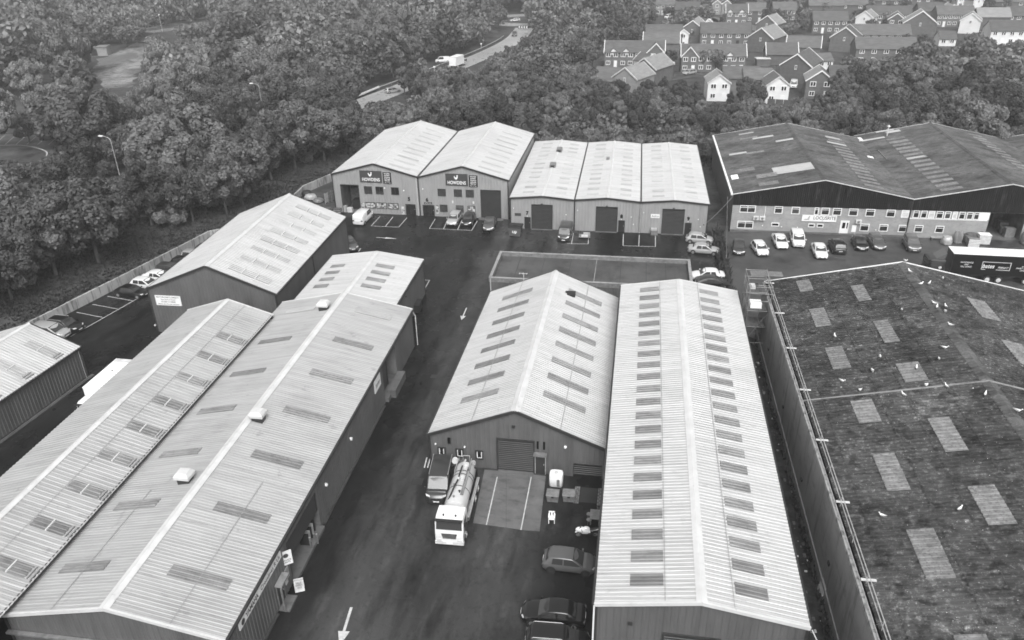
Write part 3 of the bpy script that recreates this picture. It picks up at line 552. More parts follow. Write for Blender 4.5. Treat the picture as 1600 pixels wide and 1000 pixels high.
# --- units 5 and 6
W, L, he, hr = dims('H5')
r = shed('unit_shed', 'left of the two grey kitchen depot sheds, numbered 5, with an open loading door', BL['H5'], 'cladding_light', 'roof_light', gutters='', verge='trim_dark', ridge=.2, pitch=.4, front_open=[(1.4, 4.4, 0, 4.85)], downpipes=[(14.7, -.12, 'roof_trim')])
for i in range(10):
    v = 25.3-i*2.6; rooflight(r, W, he, hr, 'R', v-.35, v+.35, .24, .72, m='rooflight_pale')
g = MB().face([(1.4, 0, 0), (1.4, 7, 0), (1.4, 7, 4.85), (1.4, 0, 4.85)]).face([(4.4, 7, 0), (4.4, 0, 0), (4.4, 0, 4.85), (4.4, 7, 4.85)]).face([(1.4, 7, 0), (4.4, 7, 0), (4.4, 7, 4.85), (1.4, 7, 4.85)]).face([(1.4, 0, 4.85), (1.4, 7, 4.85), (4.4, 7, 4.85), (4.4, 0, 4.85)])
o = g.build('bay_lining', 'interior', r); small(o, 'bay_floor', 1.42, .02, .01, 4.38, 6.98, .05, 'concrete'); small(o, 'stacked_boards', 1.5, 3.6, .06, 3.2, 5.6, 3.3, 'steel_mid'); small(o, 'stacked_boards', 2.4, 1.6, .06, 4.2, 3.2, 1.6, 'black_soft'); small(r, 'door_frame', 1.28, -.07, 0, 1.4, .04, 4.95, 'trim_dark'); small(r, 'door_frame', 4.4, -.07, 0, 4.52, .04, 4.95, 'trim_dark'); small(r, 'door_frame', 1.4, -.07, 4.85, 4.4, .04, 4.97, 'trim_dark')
for i, (a, b) in enumerate(((5.5, 6.85), (7.5, 8.85), (10.2, 11.55))): window(r, a, b, 3.5, 4.8, glass='glass_grey' if i == 0 else 'glass_dark', mull=1)
for a in (5.35, 7.35, 9.4): window(r, a, a+1.85, .95, 2.0, glass='poster', mull=1)
small(r, 'poster_board', 4.75, -.09, .9, 5.25, -.05, 1.9, 'poster'); small(r, 'poster_board', 11.75, -.09, .1, 12.25, -.05, 1.6, 'poster')
door(r, 12.5, 14.25, 1.95, glass=[(12.65, 13.3, .2, 1.7), (13.45, 14.1, .2, 1.7)]); digits(r, '5', 13.2, 2.85, .85)
for u, z in ((8.2+.9, 4.6), (12.4, 4.3)): lamp_dot(r, u, z)
W, L, he, hr = dims('H6')
r = shed('unit_shed', 'right of the two grey kitchen depot sheds, numbered 6, with a closed dark roller door', BL['H6'], 'cladding_light', 'roof_light', gutters='R', verge='trim_dark', ridge=.2, pitch=.4)
MB().box(-.2, -.15, he-.2, .2, L+.1, he+.1).build('valley_gutter', 'trim_dark', r)
for i in range(9):
    v = 24.5-i*2.8; rooflight(r, W, he, hr, 'R', v-.35, v+.35, .2, .7, m='rooflight_pale')
for a in (3.25, 6.0, 8.0):
    window(r, a, a+1.35, 3.6, 4.85, glass='glass_grey'); window(r, a+.2, a+1.5, .85, 2.1, glass='glass_grey' if a < 8 else 'poster')
door(r, .5, 2.5, 1.95, glass=[(.65, 1.4, .2, 1.75), (1.6, 2.35, .2, 1.75)]); digits(r, '6', 1.3, 2.85, .85); roller_door(r, 10.6, 13.75, 0.02, 4.85, 'door_black')
o = small(r, 'entrance_board', .8, -.12, 2.2, 2.1, -.05, 2.45, 'sign_black'); t = link('lettering', text_mesh('ENTRANCE', .2, .01), o); t.matrix_local = face_matrix((1.45, -.13, 2.32), (1, 0, 0))
small(r, 'poster_board', 2.72, -.09, .5, 3.2, -.05, 2.0, 'poster'); lamp_dot(r, .7, 4.7); small(r, 'notice', 5.6, -.08, 2.45, 5.85, -.05, 2.9, 'off_white'); small(r, 'notice', 9.1, -.08, 2.45, 9.35, -.05, 2.9, 'off_white')
for a in (10.2, 13.3): small(r, 'door_bollard_base', a, -.9, 0, a+1.0, -.3, .22, 'concrete')
# --- units 7, 8, 9
for k, (num, lab, rl) in dict(U7=('7', 'low white-roofed unit numbered 7 with two roof cowls, next to the kitchen depot', 1), U8=('8', 'low white-roofed unit numbered 8, middle of the three joined units', 0), U9=('9', 'low white-roofed unit numbered 9, right-hand end of the three joined units', 0)).items():
    W, L, he, hr = dims(k)
    r = shed('unit_shed', lab, BL[k], 'cladding_light', 'roof_light', gutters={'U7': 'L', 'U8': '', 'U9': 'R'}[k], verge='trim_dark', ridge=.2, pitch=.4)
    for i in range(12):
        v = 31.0-i*2.62
        if k == 'U7' and i in (5, 6): pass
        rooflight(r, W, he, hr, 'L', v-.42, v+.42, .34, .70, m='rooflight_pale'); rooflight(r, W, he, hr, 'R', v-.42, v+.42, .30, .64, m='rooflight_pale')
    if k != 'U9': MB().box(W-.1, -.12, he-.25, W+.14, L+.1, he+.08).build('valley_gutter', 'trim_dark', r); MB().cyl((W+.02, -.12, 0), (W+.02, -.12, he), .07, 6).build('downpipe', 'trim_dark' if k == 'U7' else 'steel_pale', r)
    roller_door(r, 3.5, 6.65, .05, 4.05, 'door_black'); small(r, 'door_sill', 3.4, -.45, 0, 6.75, -.07, .06, 'concrete'); small(r, 'floodlight', 4.9, -.25, 4.25, 5.2, -.05, 4.35, 'trim_dark')
    du = 2.25 if k == 'U7' else 6.95
    door(r, du, du+1.0, 2.0, 'door_black'); digits(r, num, du+.45, 2.65, .8); lamp_dot(r, du+.45, 2.15, r=.06)
    if k == 'U7':
        for vv, tt in ((25.72, 0.95), (15.90, 0.99)):
            x, z = on_slope(W, he, hr, 'R', min(tt, 1), 0); g = MB().box(x-.5, vv-.9, z-.1, x+.5, vv+.9, z+.55).box(x-.3, vv-.92, z+.05, x+.3, vv-.88, z+.45, 1); g.build('roof_cowl', ['steel_mid', 'black_soft'], r)
        small(r, 'notice', .7, -.09, 2.15, 1.7, -.05, 2.6, 'sign_grey')
    if k == 'U8': vv, tt = (21.16, 0.84); x, z = on_slope(W, he, hr, 'L', tt, 0); MB().box(x-.3, vv-.35, z, x+.3, vv+.35, z+.4).build('roof_cowl', 'steel_mid', r)
    for u, z in ((.5, 3.4), (8.9, 2.6), (9.3, 1.4)): lamp_dot(r, u, z, r=.07)
# --- flat-roofed block between
x0, x1, y0, y1 = -17.4, 8.1, 89.5, 98.1
r = thing('flat_roof_block', 'dark flat-roofed single-storey block with felt roof and pale parapet, behind unit 11', 'building', (x0, y0, 0), 0)
w_, d_ = x1-x0, y1-y0
for a, b in (((0, 0), (w_, 0)), ((w_, 0), (w_, d_)), ((w_, d_), (0, d_)), ((0, d_), (0, 0))): wall(r, a, b, [(0, 3.85), (30, 3.85)], 'cladding_dark', pitch=.5)
MB().face([(.3, .3, 3.5), (w_-.3, .3, 3.5), (w_-.3, d_-.3, 3.5), (.3, d_-.3, 3.5)]).build('felt_roof', 'felt', r)
for i, (a, b, c, d) in enumerate(((-.06, -.06, w_+.06, .26), (-.06, d_-.26, w_+.06, d_+.06), (-.06, .26, .26, d_-.26), (w_-.26, .26, w_+.06, d_-.26))): MB().box(a, b, 3.42, c, d, 4.0).build('parapet', 'steel_mid', r); MB().box(a-.03, b-.03, 4.003, c+.03, d+.03, 4.05+.004*i).build('coping', 'concrete_wall', r)
MB().box(13.2, .3, 3.504, 13.28, d_-.3, 3.53).build('felt_seam', 'concrete_wall', r)
for x in (2.9, 6.2, 9.8, 16.5, 19.8, 22.3): MB().box(x, .3, 3.503, x+.07, d_-.3, 3.515).build('felt_seam', 'felt_seam', r)
MB().cyl((.15, -.1, 0), (.15, -.1, 3.9), .06, 6).build('downpipe', 'off_white', r)
# --- brick-fronted block (two bays and a third beyond)
def front_block(k, label, brick_top, x_hi):
    x0, y0, th, W, L, he, hr = BL[k]; r = thing('brick_fronted_shed', label, 'industrial shed', (x0, y0, 0), math.radians(th)); h = W/2
    return r, W, L, he, hr
r, W, L, he, hr = front_block('K1', 'mossy dark-roofed shed with a pale brick office front and black gable, right of unit 9', 4.3, 26)
def plain(root, name, pts, m): return MB().face(pts).build(name, m, root)
def k_shell(r, W, L, he, hr, brick_to, doorway=None):
    h = W/2
    wall(r, (0, 0), (W, 0), [(0, 4.34), (W, 4.34)], 'brick_pale', openings=[doorway] if doorway else [], pitch=60, depth=0)
    wall(r, (0, -.04), (W, -.04), [(0, he-.05), (h, hr-.05), (W, he-.05)], 'gable_black', z0=4.342, pitch=.3, depth=.03, name='black_gable')
    wall(r, (W, L), (0, L), [(0, he-.05), (h, hr-.05), (W, he-.05)], 'gable_black', pitch=.5)
    wall(r, (0, L), (0, 0), [(0, he-.05), (L, he-.05)], 'cladding_dark', pitch=.5)
    for s in 'LR': slope(r, W, L, he, hr, s, 'asbestos_pale', pitch=.45, depth=.06)
    g = MB()
    for i in range(24): y = -.1+(L+.2)*i/24; a_ = on_slope(W, he, hr, 'L', .97, .07); g.face([(h, y, hr+.14), (h, y+(L+.2)/24-.02, hr+.14), (a_[0], y+(L+.2)/24-.02, a_[1]), (a_[0], y, a_[1])]).face([(h, y+(L+.2)/24-.02, hr+.14), (h, y, hr+.14), (W-a_[0], y, a_[1]), (W-a_[0], y+(L+.2)/24-.02, a_[1])])
    g.build('ridge_cap', 'asbestos_pale', r)
    for y in (-.13, L+.1): bar_on(r, 'barge_strip', [(-.1, y, he), (h, y, hr+.05)], .12, .1, 'off_white'); bar_on(r, 'barge_strip', [(h, y, hr+.05), (W+.1, y, he)], .12, .1, 'off_white')
k_shell(r, W, L, he, hr, 4.3)
MB().box(-.42, -.1, he-.18, -.12, L, he+.06).build('gutter', 'white_paint', r); MB().box(W-.1, -.1, he-.1, W+.12, L, he+.02).build('valley_gutter', 'black_soft', r)
for i in range(15):
    v = 29.9-i*1.98; rooflight(r, W, he, hr, 'R', v-.48, v+.48, .30, .52, m='rooflight_mossy', lift=.075, pitch=.45, depth=.05)
for (vv, tt), (v2, t2), m in (((32.34, 0.32), (32.44, 0.52), 'rooflight_pale'), ((29.19, 0.31), (29.10, 0.54), 'rooflight_mossy'), ((27.90, 0.47), (28.24, 0.74), 'rooflight_pale'), ((23.89, 0.73), (24.22, 0.95), 'rooflight_pale'), ((20.28, 0.10), (20.61, 0.32), 'rooflight_pale'), ((19.42, 0.31), (19.69, 0.53), 'rooflight_mossy'), ((6.18, 0.52), (9.22, 1.01), 'rooflight_pale'), ((10.11, 0.10), (11.35, 0.33), 'rooflight_mossy'), ((5.59, 0.31), (6.94, 0.55), 'rooflight_mossy'), ((6.97, 0.01), (8.64, 0.11), 'white_paint'), ((1.80, 0.30), (2.85, 0.52), 'rooflight_mossy')):
    a, b = sorted((vv, v2)); rooflight(r, W, he, hr, 'L', min(a, b)-.25, max(a, b)+.25, max(min(tt, t2), .03), min(max(tt, t2), .97), m=m, lift=.075, pitch=.45, depth=.05)
for (vv, tt), (v2, t2), m in (((30.14, 0.53), (29.92, 0.33), 'rooflight_pale'), ((26.12, 0.57), (25.75, 0.32), 'rooflight_pale'), ((21.21, 0.12), (20.78, 0.05), 'white_paint')):
    a, b = sorted((vv, v2)); rooflight(r, W, he, hr, 'R', a-.3, b+.3, min(tt, t2), max(tt, t2), m=m, lift=.13, pitch=.45, depth=.05)
def upvc(root, px0, px1, z0, z1, mull=0, glass='glass_dark', transom=.72): return window(root, px0, px1, z0, z1, frame='white_paint', glass=glass, mull=mull, fw=.11, transom=transom)
for a, b, mu in ((1.15, 3.55, 1), (6.35, 7.6, 0), (8.9, 10.15, 0), (12.3, 12.95, 0), (13.3, 14.55, 0), (15.0, 16.3, 0), (17.35, 18.7, 0), (19.8, 21.15, 0), (22.8, 24.1, 0)): upvc(r, a, b, 3.15, 4.33, mu, 'glass_grey' if 8 < a < 9 else 'glass_dark')
upvc(r, 24.95, 26.05, 3.15, 4.33, 0, 'off_white')
for a, b, z0, z1, mu in ((1.05, 3.5, .55, 1.75, 1), (6.2, 7.4, 1.05, 1.65, 0), (11.75, 12.7, 1.1, 1.7, 0), (13.05, 14.0, 1.1, 1.7, 0), (19.4, 20.75, .75, 1.95, 0), (22.2, 23.5, .8, 1.95, 0), (25.0, 26.2, .8, 1.95, 0)): upvc(r, a, b, z0, z1, mu, transom=.75 if z1 > 1.72 else 0)
door(r, 16.45, 17.75, 2.35, 'white_paint', 'white_paint', glass=[(16.75, 17.2, 1.1, 2.05), (17.4, 17.6, 1.1, 2.05)]); small(r, 'notice_panel', 18.25, -.06, .55, 18.9, -.02, 1.65, 'white_paint'); small(r, 'base_course', -.05, -.12, 0, W, -.01, .3, 'concrete')
for u in (3.35, 4.3, 18.6):
    z = 2.1 if u < 10 else 2.05; o = small(r, 'air_conditioner', u, -.42, z, u+.82, -.03, z+.55, 'off_white'); MB().cyl((u+.36, -.43, z+.28), (u+.36, -.45, z+.28), .2, 10).build('fan_grille', 'steel_mid', o)
MB().cyl((5.0, -.07, 2.6), (5.0, -.07, 4.3), .04, 5).build('pipe', 'white_paint', r); MB().cyl((26.2, -.1, .0), (26.2, -.1, 5.6), .09, 6).build('downpipe', 'black_soft', r); MB().cyl((-.05, -.1, .0), (-.05, -.1, 5.9), .08, 6).build('downpipe', 'black_soft', r); MB().cyl((18.75, -.07, 0), (18.75, -.07, .6), .04, 5).build('pipe', 'off_white', r)
for u in (4.9, 7.8, 10.2, 20.9+.9): lamp_dot(r, u, 1.0 if u > 6 else 1.1, r=.09)
r, W, L, he, hr = front_block('K2', 'second mossy dark-roofed bay with an open doorway behind the freight lorry', 4.3, 26)
k_shell(r, W, L, he, hr, 4.3, doorway=(11.2, 16.2, 0, 4.3))
for i in range(15):
    v = 30.6-i*2.06; rooflight(r, W, he, hr, 'L', v-.5, v+.5, .31, .54, m='rooflight_mossy', lift=.075, pitch=.45, depth=.05); rooflight(r, W, he, hr, 'R', v+2.5, v+3.4, .36, .54, m='rooflight_mossy', lift=.075, pitch=.45, depth=.05)
for (vv, tt), (v2, t2), m in (((36.01, 0.28), (36.25, 0.51), 'rooflight_pale'), ((32.16, 0.00), (32.40, 0.32), 'rooflight_pale'), ((34.47, 0.39), (35.11, 0.57), 'rooflight_pale'), ((18.39, 0.31), (18.17, 0.52), 'rooflight_pale'), ((24.92, 0.10), (20.03, 0.11), 'rooflight_mossy')):
    a, b = sorted((vv, v2)); rooflight(r, W, he, hr, 'L', a-.3, b+.3, max(min(tt, t2), .02), max(tt, t2), m=m, lift=.13, pitch=.45, depth=.05)
x, z = on_slope(W, he, hr, 'L', (33.30, 0.37)[1], 0); v = (33.30, 0.37)[0]
MB().cyl((x, v, z), (x, v, z+1.7), .12, 8).cyl((x, v, z+1.7), (x, v, z+1.95), .32, 8, r1=.1).build('flue', 'off_white', r)
MB().box(-.1, 32.5, he, .55, 34.2, he+.35).build('valley_flashing', 'white_paint', r)
for a, b, g_ in ((.3, 1.2, 'glass_dark'), (1.4, 2.3, 'glass_dark'), (2.5, 3.4, 'off_white'), (3.6, 4.6, 'glass_dark'), (4.8, 5.7, 'glass_grey'), (5.9, 6.6, 'off_white'), (6.8, 7.7, 'glass_dark'), (7.9, 8.8, 'glass_grey'), (8.9, 9.7, 'glass_dark')): upvc(r, a, b, 3.15, 4.33, 0, g_)
small(r, 'window_band', -.02, -.035, 2.98, 11.0, -.01, 3.14, 'white_paint'); small(r, 'window_band', 9.75, -.04, 3.145, 11.1, -.01, 4.33, 'white_paint')
for a in (.95, 3.95): upvc(r, a, a+1.25, .85, 2.0, 0, transom=.7)
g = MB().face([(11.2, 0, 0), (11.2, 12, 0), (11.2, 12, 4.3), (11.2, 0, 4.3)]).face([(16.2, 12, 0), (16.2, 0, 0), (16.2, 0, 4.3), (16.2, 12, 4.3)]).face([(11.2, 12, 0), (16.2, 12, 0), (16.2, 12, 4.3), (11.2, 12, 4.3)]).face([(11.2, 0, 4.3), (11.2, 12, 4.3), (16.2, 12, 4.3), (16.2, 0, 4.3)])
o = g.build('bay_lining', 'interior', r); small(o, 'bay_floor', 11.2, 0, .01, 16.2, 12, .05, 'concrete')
for i in range(7): small(o, 'stored_goods', 14.4+random.random()*.3, 1+i*1.3, .06, 15.9, 1.9+i*1.3, 1.0+random.random()*1.9, 'interior' if i % 2 else 'steel_mid')
door(r, 17.3, 18.4, 2.2, 'cladding_light', 'trim_dark'); lamp_dot(r, 16.75, 1.6)
MB().box(W-.1, -.1, he-.1, W+.12, L, he+.02).build('valley_gutter', 'black_soft', r)
r = thing('brick_fronted_shed', 'third mossy dark-roofed bay cut off by the right edge', 'industrial shed', (68.15, 120.45, 0), math.radians(.9))
k_shell(r, 26.2, 36.5, 6.08, 8.75, 4.3)
# --- big shed with the concrete side wall, right foreground
W, L, he, hr = dims('L')
r = thing('moss_roof_shed', 'huge dark mossy corrugated-roof shed with concrete side wall, right foreground', 'industrial shed', (BL['L'][0], BL['L'][1], 0), math.radians(.31)); h = W/2
for i in range(13):
    a, b = L*i/13, L*(i+1)/13; MB().box(-.02, a+.006, 0, .3, b-.006, he-.35+random.uniform(0, .01)).build('wall_panel', 'concrete_wall', r)
MB().box(-.06, -.1, he-.34, .22, L+.1, he-.05).build('wall_coping', 'concrete_wall_streaky', r); MB().box(-.12, 0, 0, -.03, L, 1.0).build('wall_plinth', 'concrete_wall', r)
wall(r, (W, L), (0, L), [(0, he-.1), (h, hr-.1), (W, he-.1)], 'cladding_dark', pitch=.5); wall(r, (0, 0), (W, 0), [(0, he-.1), (h, hr-.1), (W, he-.1)], 'cladding_dark', pitch=.5); wall(r, (W, 0), (W, L), [(0, he-.1), (L, he-.1)], 'cladding_dark', pitch=.5)
BRK = 53.6
for s in 'LR':
    slope(r, W, L, he, hr, s, 'asbestos', pitch=.42, depth=.075, oe=-.3, v0=-.1, v1=BRK-.01); slope(r, W, L, he, hr, s, 'asbestos', pitch=.42, depth=.075, oe=-.3, v0=BRK+.01, v1=L+.1)
g = MB()
for i in range(40): y = -.1+(L+.2)*i/40; a_ = on_slope(W, he, hr, 'L', .96, .06); g.face([(h, y, hr+.14), (h, y+(L+.2)/40-.03, hr+.14), (a_[0], y+(L+.2)/40-.03, a_[1]), (a_[0], y, a_[1])]).face([(h, y+(L+.2)/40-.03, hr+.14), (h, y, hr+.14), (W-a_[0], y, a_[1]), (W-a_[0], y+(L+.2)/40-.03, a_[1])])
g.build('ridge_cap', 'asbestos_pale', r)
for t_ in (.12, .42, .56, .78): sheet_lap(r, W, L, he, hr, 'L', t_, 'asbestos', .08)
for y, wd in ((L+.13, .16), (BRK, .14)):
    m = 'white_paint' if y > BRK+1 else 'concrete_wall'; lift = .06 if y > BRK+1 else .1
    for x0_, z0_, x1_, z1_ in ((.1, he+.06, h, hr+lift+.05), (h, hr+lift+.05, W, he+.06)): bar_on(r, 'verge_strip', [(x0_, y, z0_), (x1_, y, z1_)], wd, .09, m)
D0 = BL['L'][1]-27.68
for va, vb, ta, tb in ((53.9, 56.7, .23, .31), (49.9, 53.7, .575, .645), (45.6, 49.6, .24, .325), (41.0, 45.4, .595, .67), (37.4, 41.4, .24, .33), (34.1, 37.2, .59, .70), (28.8, 32.1, .26, .36), (24.2, 28.6, .60, .69), (20.3, 24.7, .26, .35), (16.2, 20.2, .61, .71), (11.8, 16.3, .27, .37), (5.5, 9.5, .62, .72), (3.0, 7.5, .28, .38)):
    rooflight(r, W, he, hr, 'L', va-D0, vb-D0, ta, tb+.015, m='rooflight_mossy', lift=.08, pitch=.42, depth=.05)
for va, vb, ta, tb in ((47, 51.5, .55, .68), (38, 42.5, .55, .68)): rooflight(r, W, he, hr, 'R', va-D0, vb-D0, ta, tb, m='rooflight_mossy', lift=.08, pitch=.42, depth=.05)
for i in range(6): MB().box(-.14, 17+i*10.5, 2.2+(i % 3)*.4, -.04, 17.35+i*10.5, 2.45+(i % 3)*.4).build('wall_bracket', 'trim_dark', r)
# edge rail on the eave
er = thing('roof_edge_rail', 'pale scaffold-tube guard rail along the eave above the concrete wall', 'rail', (BL['L'][0], BL['L'][1], 0), math.radians(.31))
for x, z in ((.42, he+.45), (.42, he+.95)): MB().cyl((x, 8, z), (x, L, z), .035, 6).build('rail_tube', 'steel_pale', er)
MB().cyl((.12, 8, he+.1), (.12, L, he+.1), .03, 6).build('rail_tube', 'steel_pale', er)
for i in range(19):
    y = 10+i*3.74; MB().cyl((.42, y, he), (.42, y, he+1.02), .03, 5).build('rail_post', 'steel_pale', er); MB().cyl((.42, y, he+.9), (.1, y+.5, he-.1), .022, 5).build('rail_brace', 'steel_mid', er)
    if i % 2 == 0: MB().box(.05, y-.1, he+.42, 1.0, y+.1, he+.47).build('rail_board', 'off_white', er)

# ---------------------------------------------------------------- vehicles
TY = MB().cyl((0, -.10, 0), (0, .10, 0), .315, 18).mesh('tyre', 'tyre', 40)
_g = MB().cyl((0, .085, 0), (0, .108, 0), .205, 14).cyl((0, .10, 0), (0, .118, 0), .06, 8)
for _i in range(5):
    _t = 2*math.pi*_i/5; _g.face([(.05*math.cos(_t-.6), .122, .05*math.sin(_t-.6)), (.2*math.cos(_t-.16), .122, .2*math.sin(_t-.16)), (.2*math.cos(_t+.16), .122, .2*math.sin(_t+.16)), (.05*math.cos(_t+.6), .122, .05*math.sin(_t+.6))][::-1])
RIM = _g.mesh('rim', 'rim', 40)
_g = MB().cyl((0, .085, 0), (0, .112, 0), .205, 14); RIM_D = _g.mesh('rim', 'trim_dark', 40)
KINDS = dict(   # length, width, height, belt, bonnet h, [windscreen base, roof front, roof rear, rear glass base, tail], rear deck height
    hatch=(4.15, 1.80, 1.48, .93, .86, (.765, .56, .17, .05), .96), saloon=(4.68, 1.82, 1.45, .92, .84, (.73, .555, .27, .135), .96), estate=(4.65, 1.82, 1.50, .93, .85, (.735, .57, .10, .03), .95),
    suv=(4.55, 1.88, 1.68, 1.05, .98, (.755, .60, .10, .035), 1.06), van=(4.95, 1.92, 1.95, 1.12, 1.08, (.86, .71, .03, .008), 1.15), mpv=(4.75, 1.88, 1.74, 1.08, 1.02, (.81, .61, .07, .02), 1.1), carrier=(5.1, 2.02, 1.95, 1.15, 1.12, (.83, .66, .05, .015), 1.2), fastback=(4.70, 1.85, 1.44, .92, .80, (.76, .54, .30, .04), 1.0))
def smooth_rows(rows, n):
    out = []
    for i in range(len(rows)-1):
        R = [np.array(rows[max(i-1, 0)]), np.array(rows[i]), np.array(rows[i+1]), np.array(rows[min(i+2, len(rows)-1)])]
        m1 = (R[2]-R[0])/2; m2 = (R[3]-R[1])/2
        for c in range(3):                                  # keep the shell from overshooting
            lim = 3*np.abs(R[2][:, c]-R[1][:, c]); m1[:, c] = np.clip(m1[:, c], -lim, lim); m2[:, c] = np.clip(m2[:, c], -lim, lim)
        for k in range(n):
            t = k/n; out.append([tuple(p) for p in (2*t**3-3*t*t+1)*R[1]+(t**3-2*t*t+t)*m1+(-2*t**3+3*t*t)*R[2]+(t**3-t*t)*m2])
    return out+[rows[-1]]
def car_mesh_parts(kind, paint, alloy=True, van_sides=False, rails=False, dark_roof=False):
    """list of (name, mesh, offset, parentname) in car space: x forward, origin under the middle"""
    L, W, H, belt, bon, (tw, tf, tr, tb), deck = KINDS[kind]; w = W/2; X = lambda t: (t-.5)*L; parts = []
    st = [(0.0, .38, .55, deck-.25, .74), (.010, .28, .52, deck-.13, .85), (.04, .21, .52, deck-.04, .93), (.08, .20, .52, deck-.015, .97), (tb+.03, .19, .52, deck, .985), (.30, .19, .52, belt, 1.0), (.55, .19, .50, belt-.01, 1.0), (tw-.02, .19, .50, belt-.02, 1.0), (tw+.05, .19, .50, (belt+bon)/2+.01, .985), (.90, .19, .48, bon-.03, .95), (.945, .20, .46, bon-.10, .88), (.975, .22, .45, bon-.20, .78), (.992, .26, .44, bon-.28, .66), (1.0, .34, .44, bon-.33, .55)]
    st = sorted(st, key=lambda s: s[0]); rows = []
    for t, zl, zm, zt, ws in st:
        ww = w*ws; h_ = [(0, zl), (ww*.86, zl), (ww*.97, zl+.10), (ww, zm), (ww*.985, zt-.13), (ww*.93, zt-.03), (ww*.72, zt+.012), (0, zt+.03)]
        rows.append([(X(t), -y, z) for y, z in h_]+[(X(t), y, z) for y, z in h_[::-1][1:-1]])
    rows = smooth_rows(rows, 3)
    g = MB().grid(rows, close=True, flip=True).face(rows[0]).face(rows[-1][::-1])
    parts.append(('body', g.mesh('body', paint, 50), None))
    # cabin
    zb = belt-.03; wr = w*(.90 if kind in ('van', 'mpv', 'carrier') else .80); wb = w*.955
    A = [(tb, deck-.03, deck-.02, wb*.90, wb*.9), (tb+(tr-tb)*.8, zb, deck+(H-deck)*.86, wb*.97, wr*.96), (tr+.015, zb, H-.045, wb, wr*.985), (tr*.7+tf*.3, zb, H-.008, wb, wr), (tr*.4+tf*.6, zb, H, wb, wr), (tf-.01, zb, H-.035, wb, wr), (tf+(tw-tf)*.22, zb, zb+(H-zb)*.80, wb, wr*1.03), (tw, zb-.02, zb, wb*.97, wb*.95)]
    rows = []
    for t, z0, z1, w0, w1 in A: hi = z1 > zb+.1; dz = .075 if hi else .0; half = [(w0, z0), (w1, z1-dz), (w1*.975, z1-dz*.55), (w1*.92, z1-dz*.15), (w1*.78, z1+.004), (w1*.4, z1+.02)]; rows.append([(X(t), -y, z) for y, z in half]+[(X(t), 0, z1+.026)]+[(X(t), y, z) for y, z in half[::-1]])
    parts.append(('roof', MB().grid(rows, flip=True).mesh('roof', paint, 55), None))
    def lerp(p, q, a): return tuple(p[i]+(q[i]-p[i])*a for i in range(3))
    def patch(name, p00, p10, p11, p01, inset, lift, m='glass_car'):
        n = (Vector(p10)-Vector(p00)).cross(Vector(p01)-Vector(p00)).normalized()*lift
        q = lambda a, b: Vector(lerp(lerp(p00, p10, a), lerp(p01, p11, a), b))+n
        i0, i1 = inset; parts.append((name, MB().face([q(i0, i1), q(1-i0, i1), q(1-i0, 1-i1*.6), q(i0, 1-i1*.6)]).mesh(name, m), None))
    z1 = H-.08
    patch('windscreen', (X(tw)-.0, -wb*.93, zb+.005), (X(tw), wb*.93, zb+.005), (X(tf), wr*.93, H-.06), (X(tf), -wr*.93, H-.06), (.035, .06), .05)
    if not van_sides or kind == 'hatch': patch('rear_window', (X(tb), wb*.86, deck-.0), (X(tb), -wb*.86, deck-.0), (X(tr), -wr*.9, H-.07), (X(tr), wr*.9, H-.07), (.06, .16), .04)
    if dark_roof:
        patch('glass_roof', (X(tf), wr*.8, H), (X(tr), wr*.8, H), (X(tr), -wr*.8, H), (X(tf), -wr*.8, H), (.08, .05), -.045)
    mid = tf-(tf-tr)*.42
    for s in (1, -1):
        def sw(a0, a1, b0, b1):
            p = [(X(a0), s*wb*.99, zb+.03), (X(a1), s*wb*.99, zb+.03), (X(b1), s*wr, z1), (X(b0), s*wr, z1)]
            if s > 0: p = [p[1], p[0], p[3], p[2]]
            n = Vector((0, s*.016, .006)); return MB().face([tuple(Vector(q)+n) for q in p]).mesh('side_window', 'glass_car')
        parts.append(('side_window', sw(mid+.012, tw-.03, mid+.012, tf-.005), None))
        if not van_sides:
            parts.append(('side_window', sw(tr+(.0 if kind in ('saloon', 'fastback') else .01), mid-.012, tr+.03, mid-.012), None))
            if kind in ('estate', 'suv', 'mpv', 'van'): pass
        parts.append(('mirror', MB().box(X(tw)-.22, s*w*.98-.02, zb+.02, X(tw)-.08, s*(w+.17), zb+.15).mesh('mirror', paint), None))
        parts.append(('headlight', MB().face([(X(.985), s*w*.50, bon-.22), (X(.958), s*w*.86, bon-.20), (X(.93), s*w*.93, bon-.06), (X(.962), s*w*.58, bon-.10)][::(1 if s > 0 else -1)]).mesh('headlight', 'lamp_lens'), (.012, 0, .012)))
        parts.append(('tail_light', MB().box(X(.0)-.015, s*w*.6, deck-.32, X(.03), s*w*.90, deck-.14).mesh('tail_light', 'light_red'), None))
        for t in (.17, .815):
            parts.append(('wheel_arch', MB().cyl((X(t), s*(w*.80), .33), (X(t), s*(w+.004), .33), .375, 16).mesh('wheel_arch', 'black_soft'), None))
        if rails: parts.append(('roof_rail', MB().tube([(X(tf-.03), s*wr*.92, H+.0), (X(tf-.06), s*wr*.92, H+.06), (X(tr+.03), s*wr*.92, H+.06), (X(tr+.01), s*wr*.92, H-.02)], .025, 5).mesh('roof_rail', 'steel_pale'), None))
    parts.append(('grille', MB().box(X(.985), -w*.42, bon-.42, X(1.0)+.012, w*.42, bon-.30).mesh('grille', 'black_soft'), None))
    parts.append(('bumper_intake', MB().box(X(.97), -w*.62, .27, X(1.0)+.004, w*.62, .40).mesh('bumper_intake', 'black_soft'), None))
    parts.append(('number_plate', MB().box(X(1.0)+.013, -.26, .43, X(1.0)+.03, .26, .54).mesh('number_plate', 'white_paint'), None))
    parts.append(('number_plate', MB().box(X(0)-.03, -.26, .62, X(0)-.002, .26, .73).mesh('number_plate', 'off_white'), None))
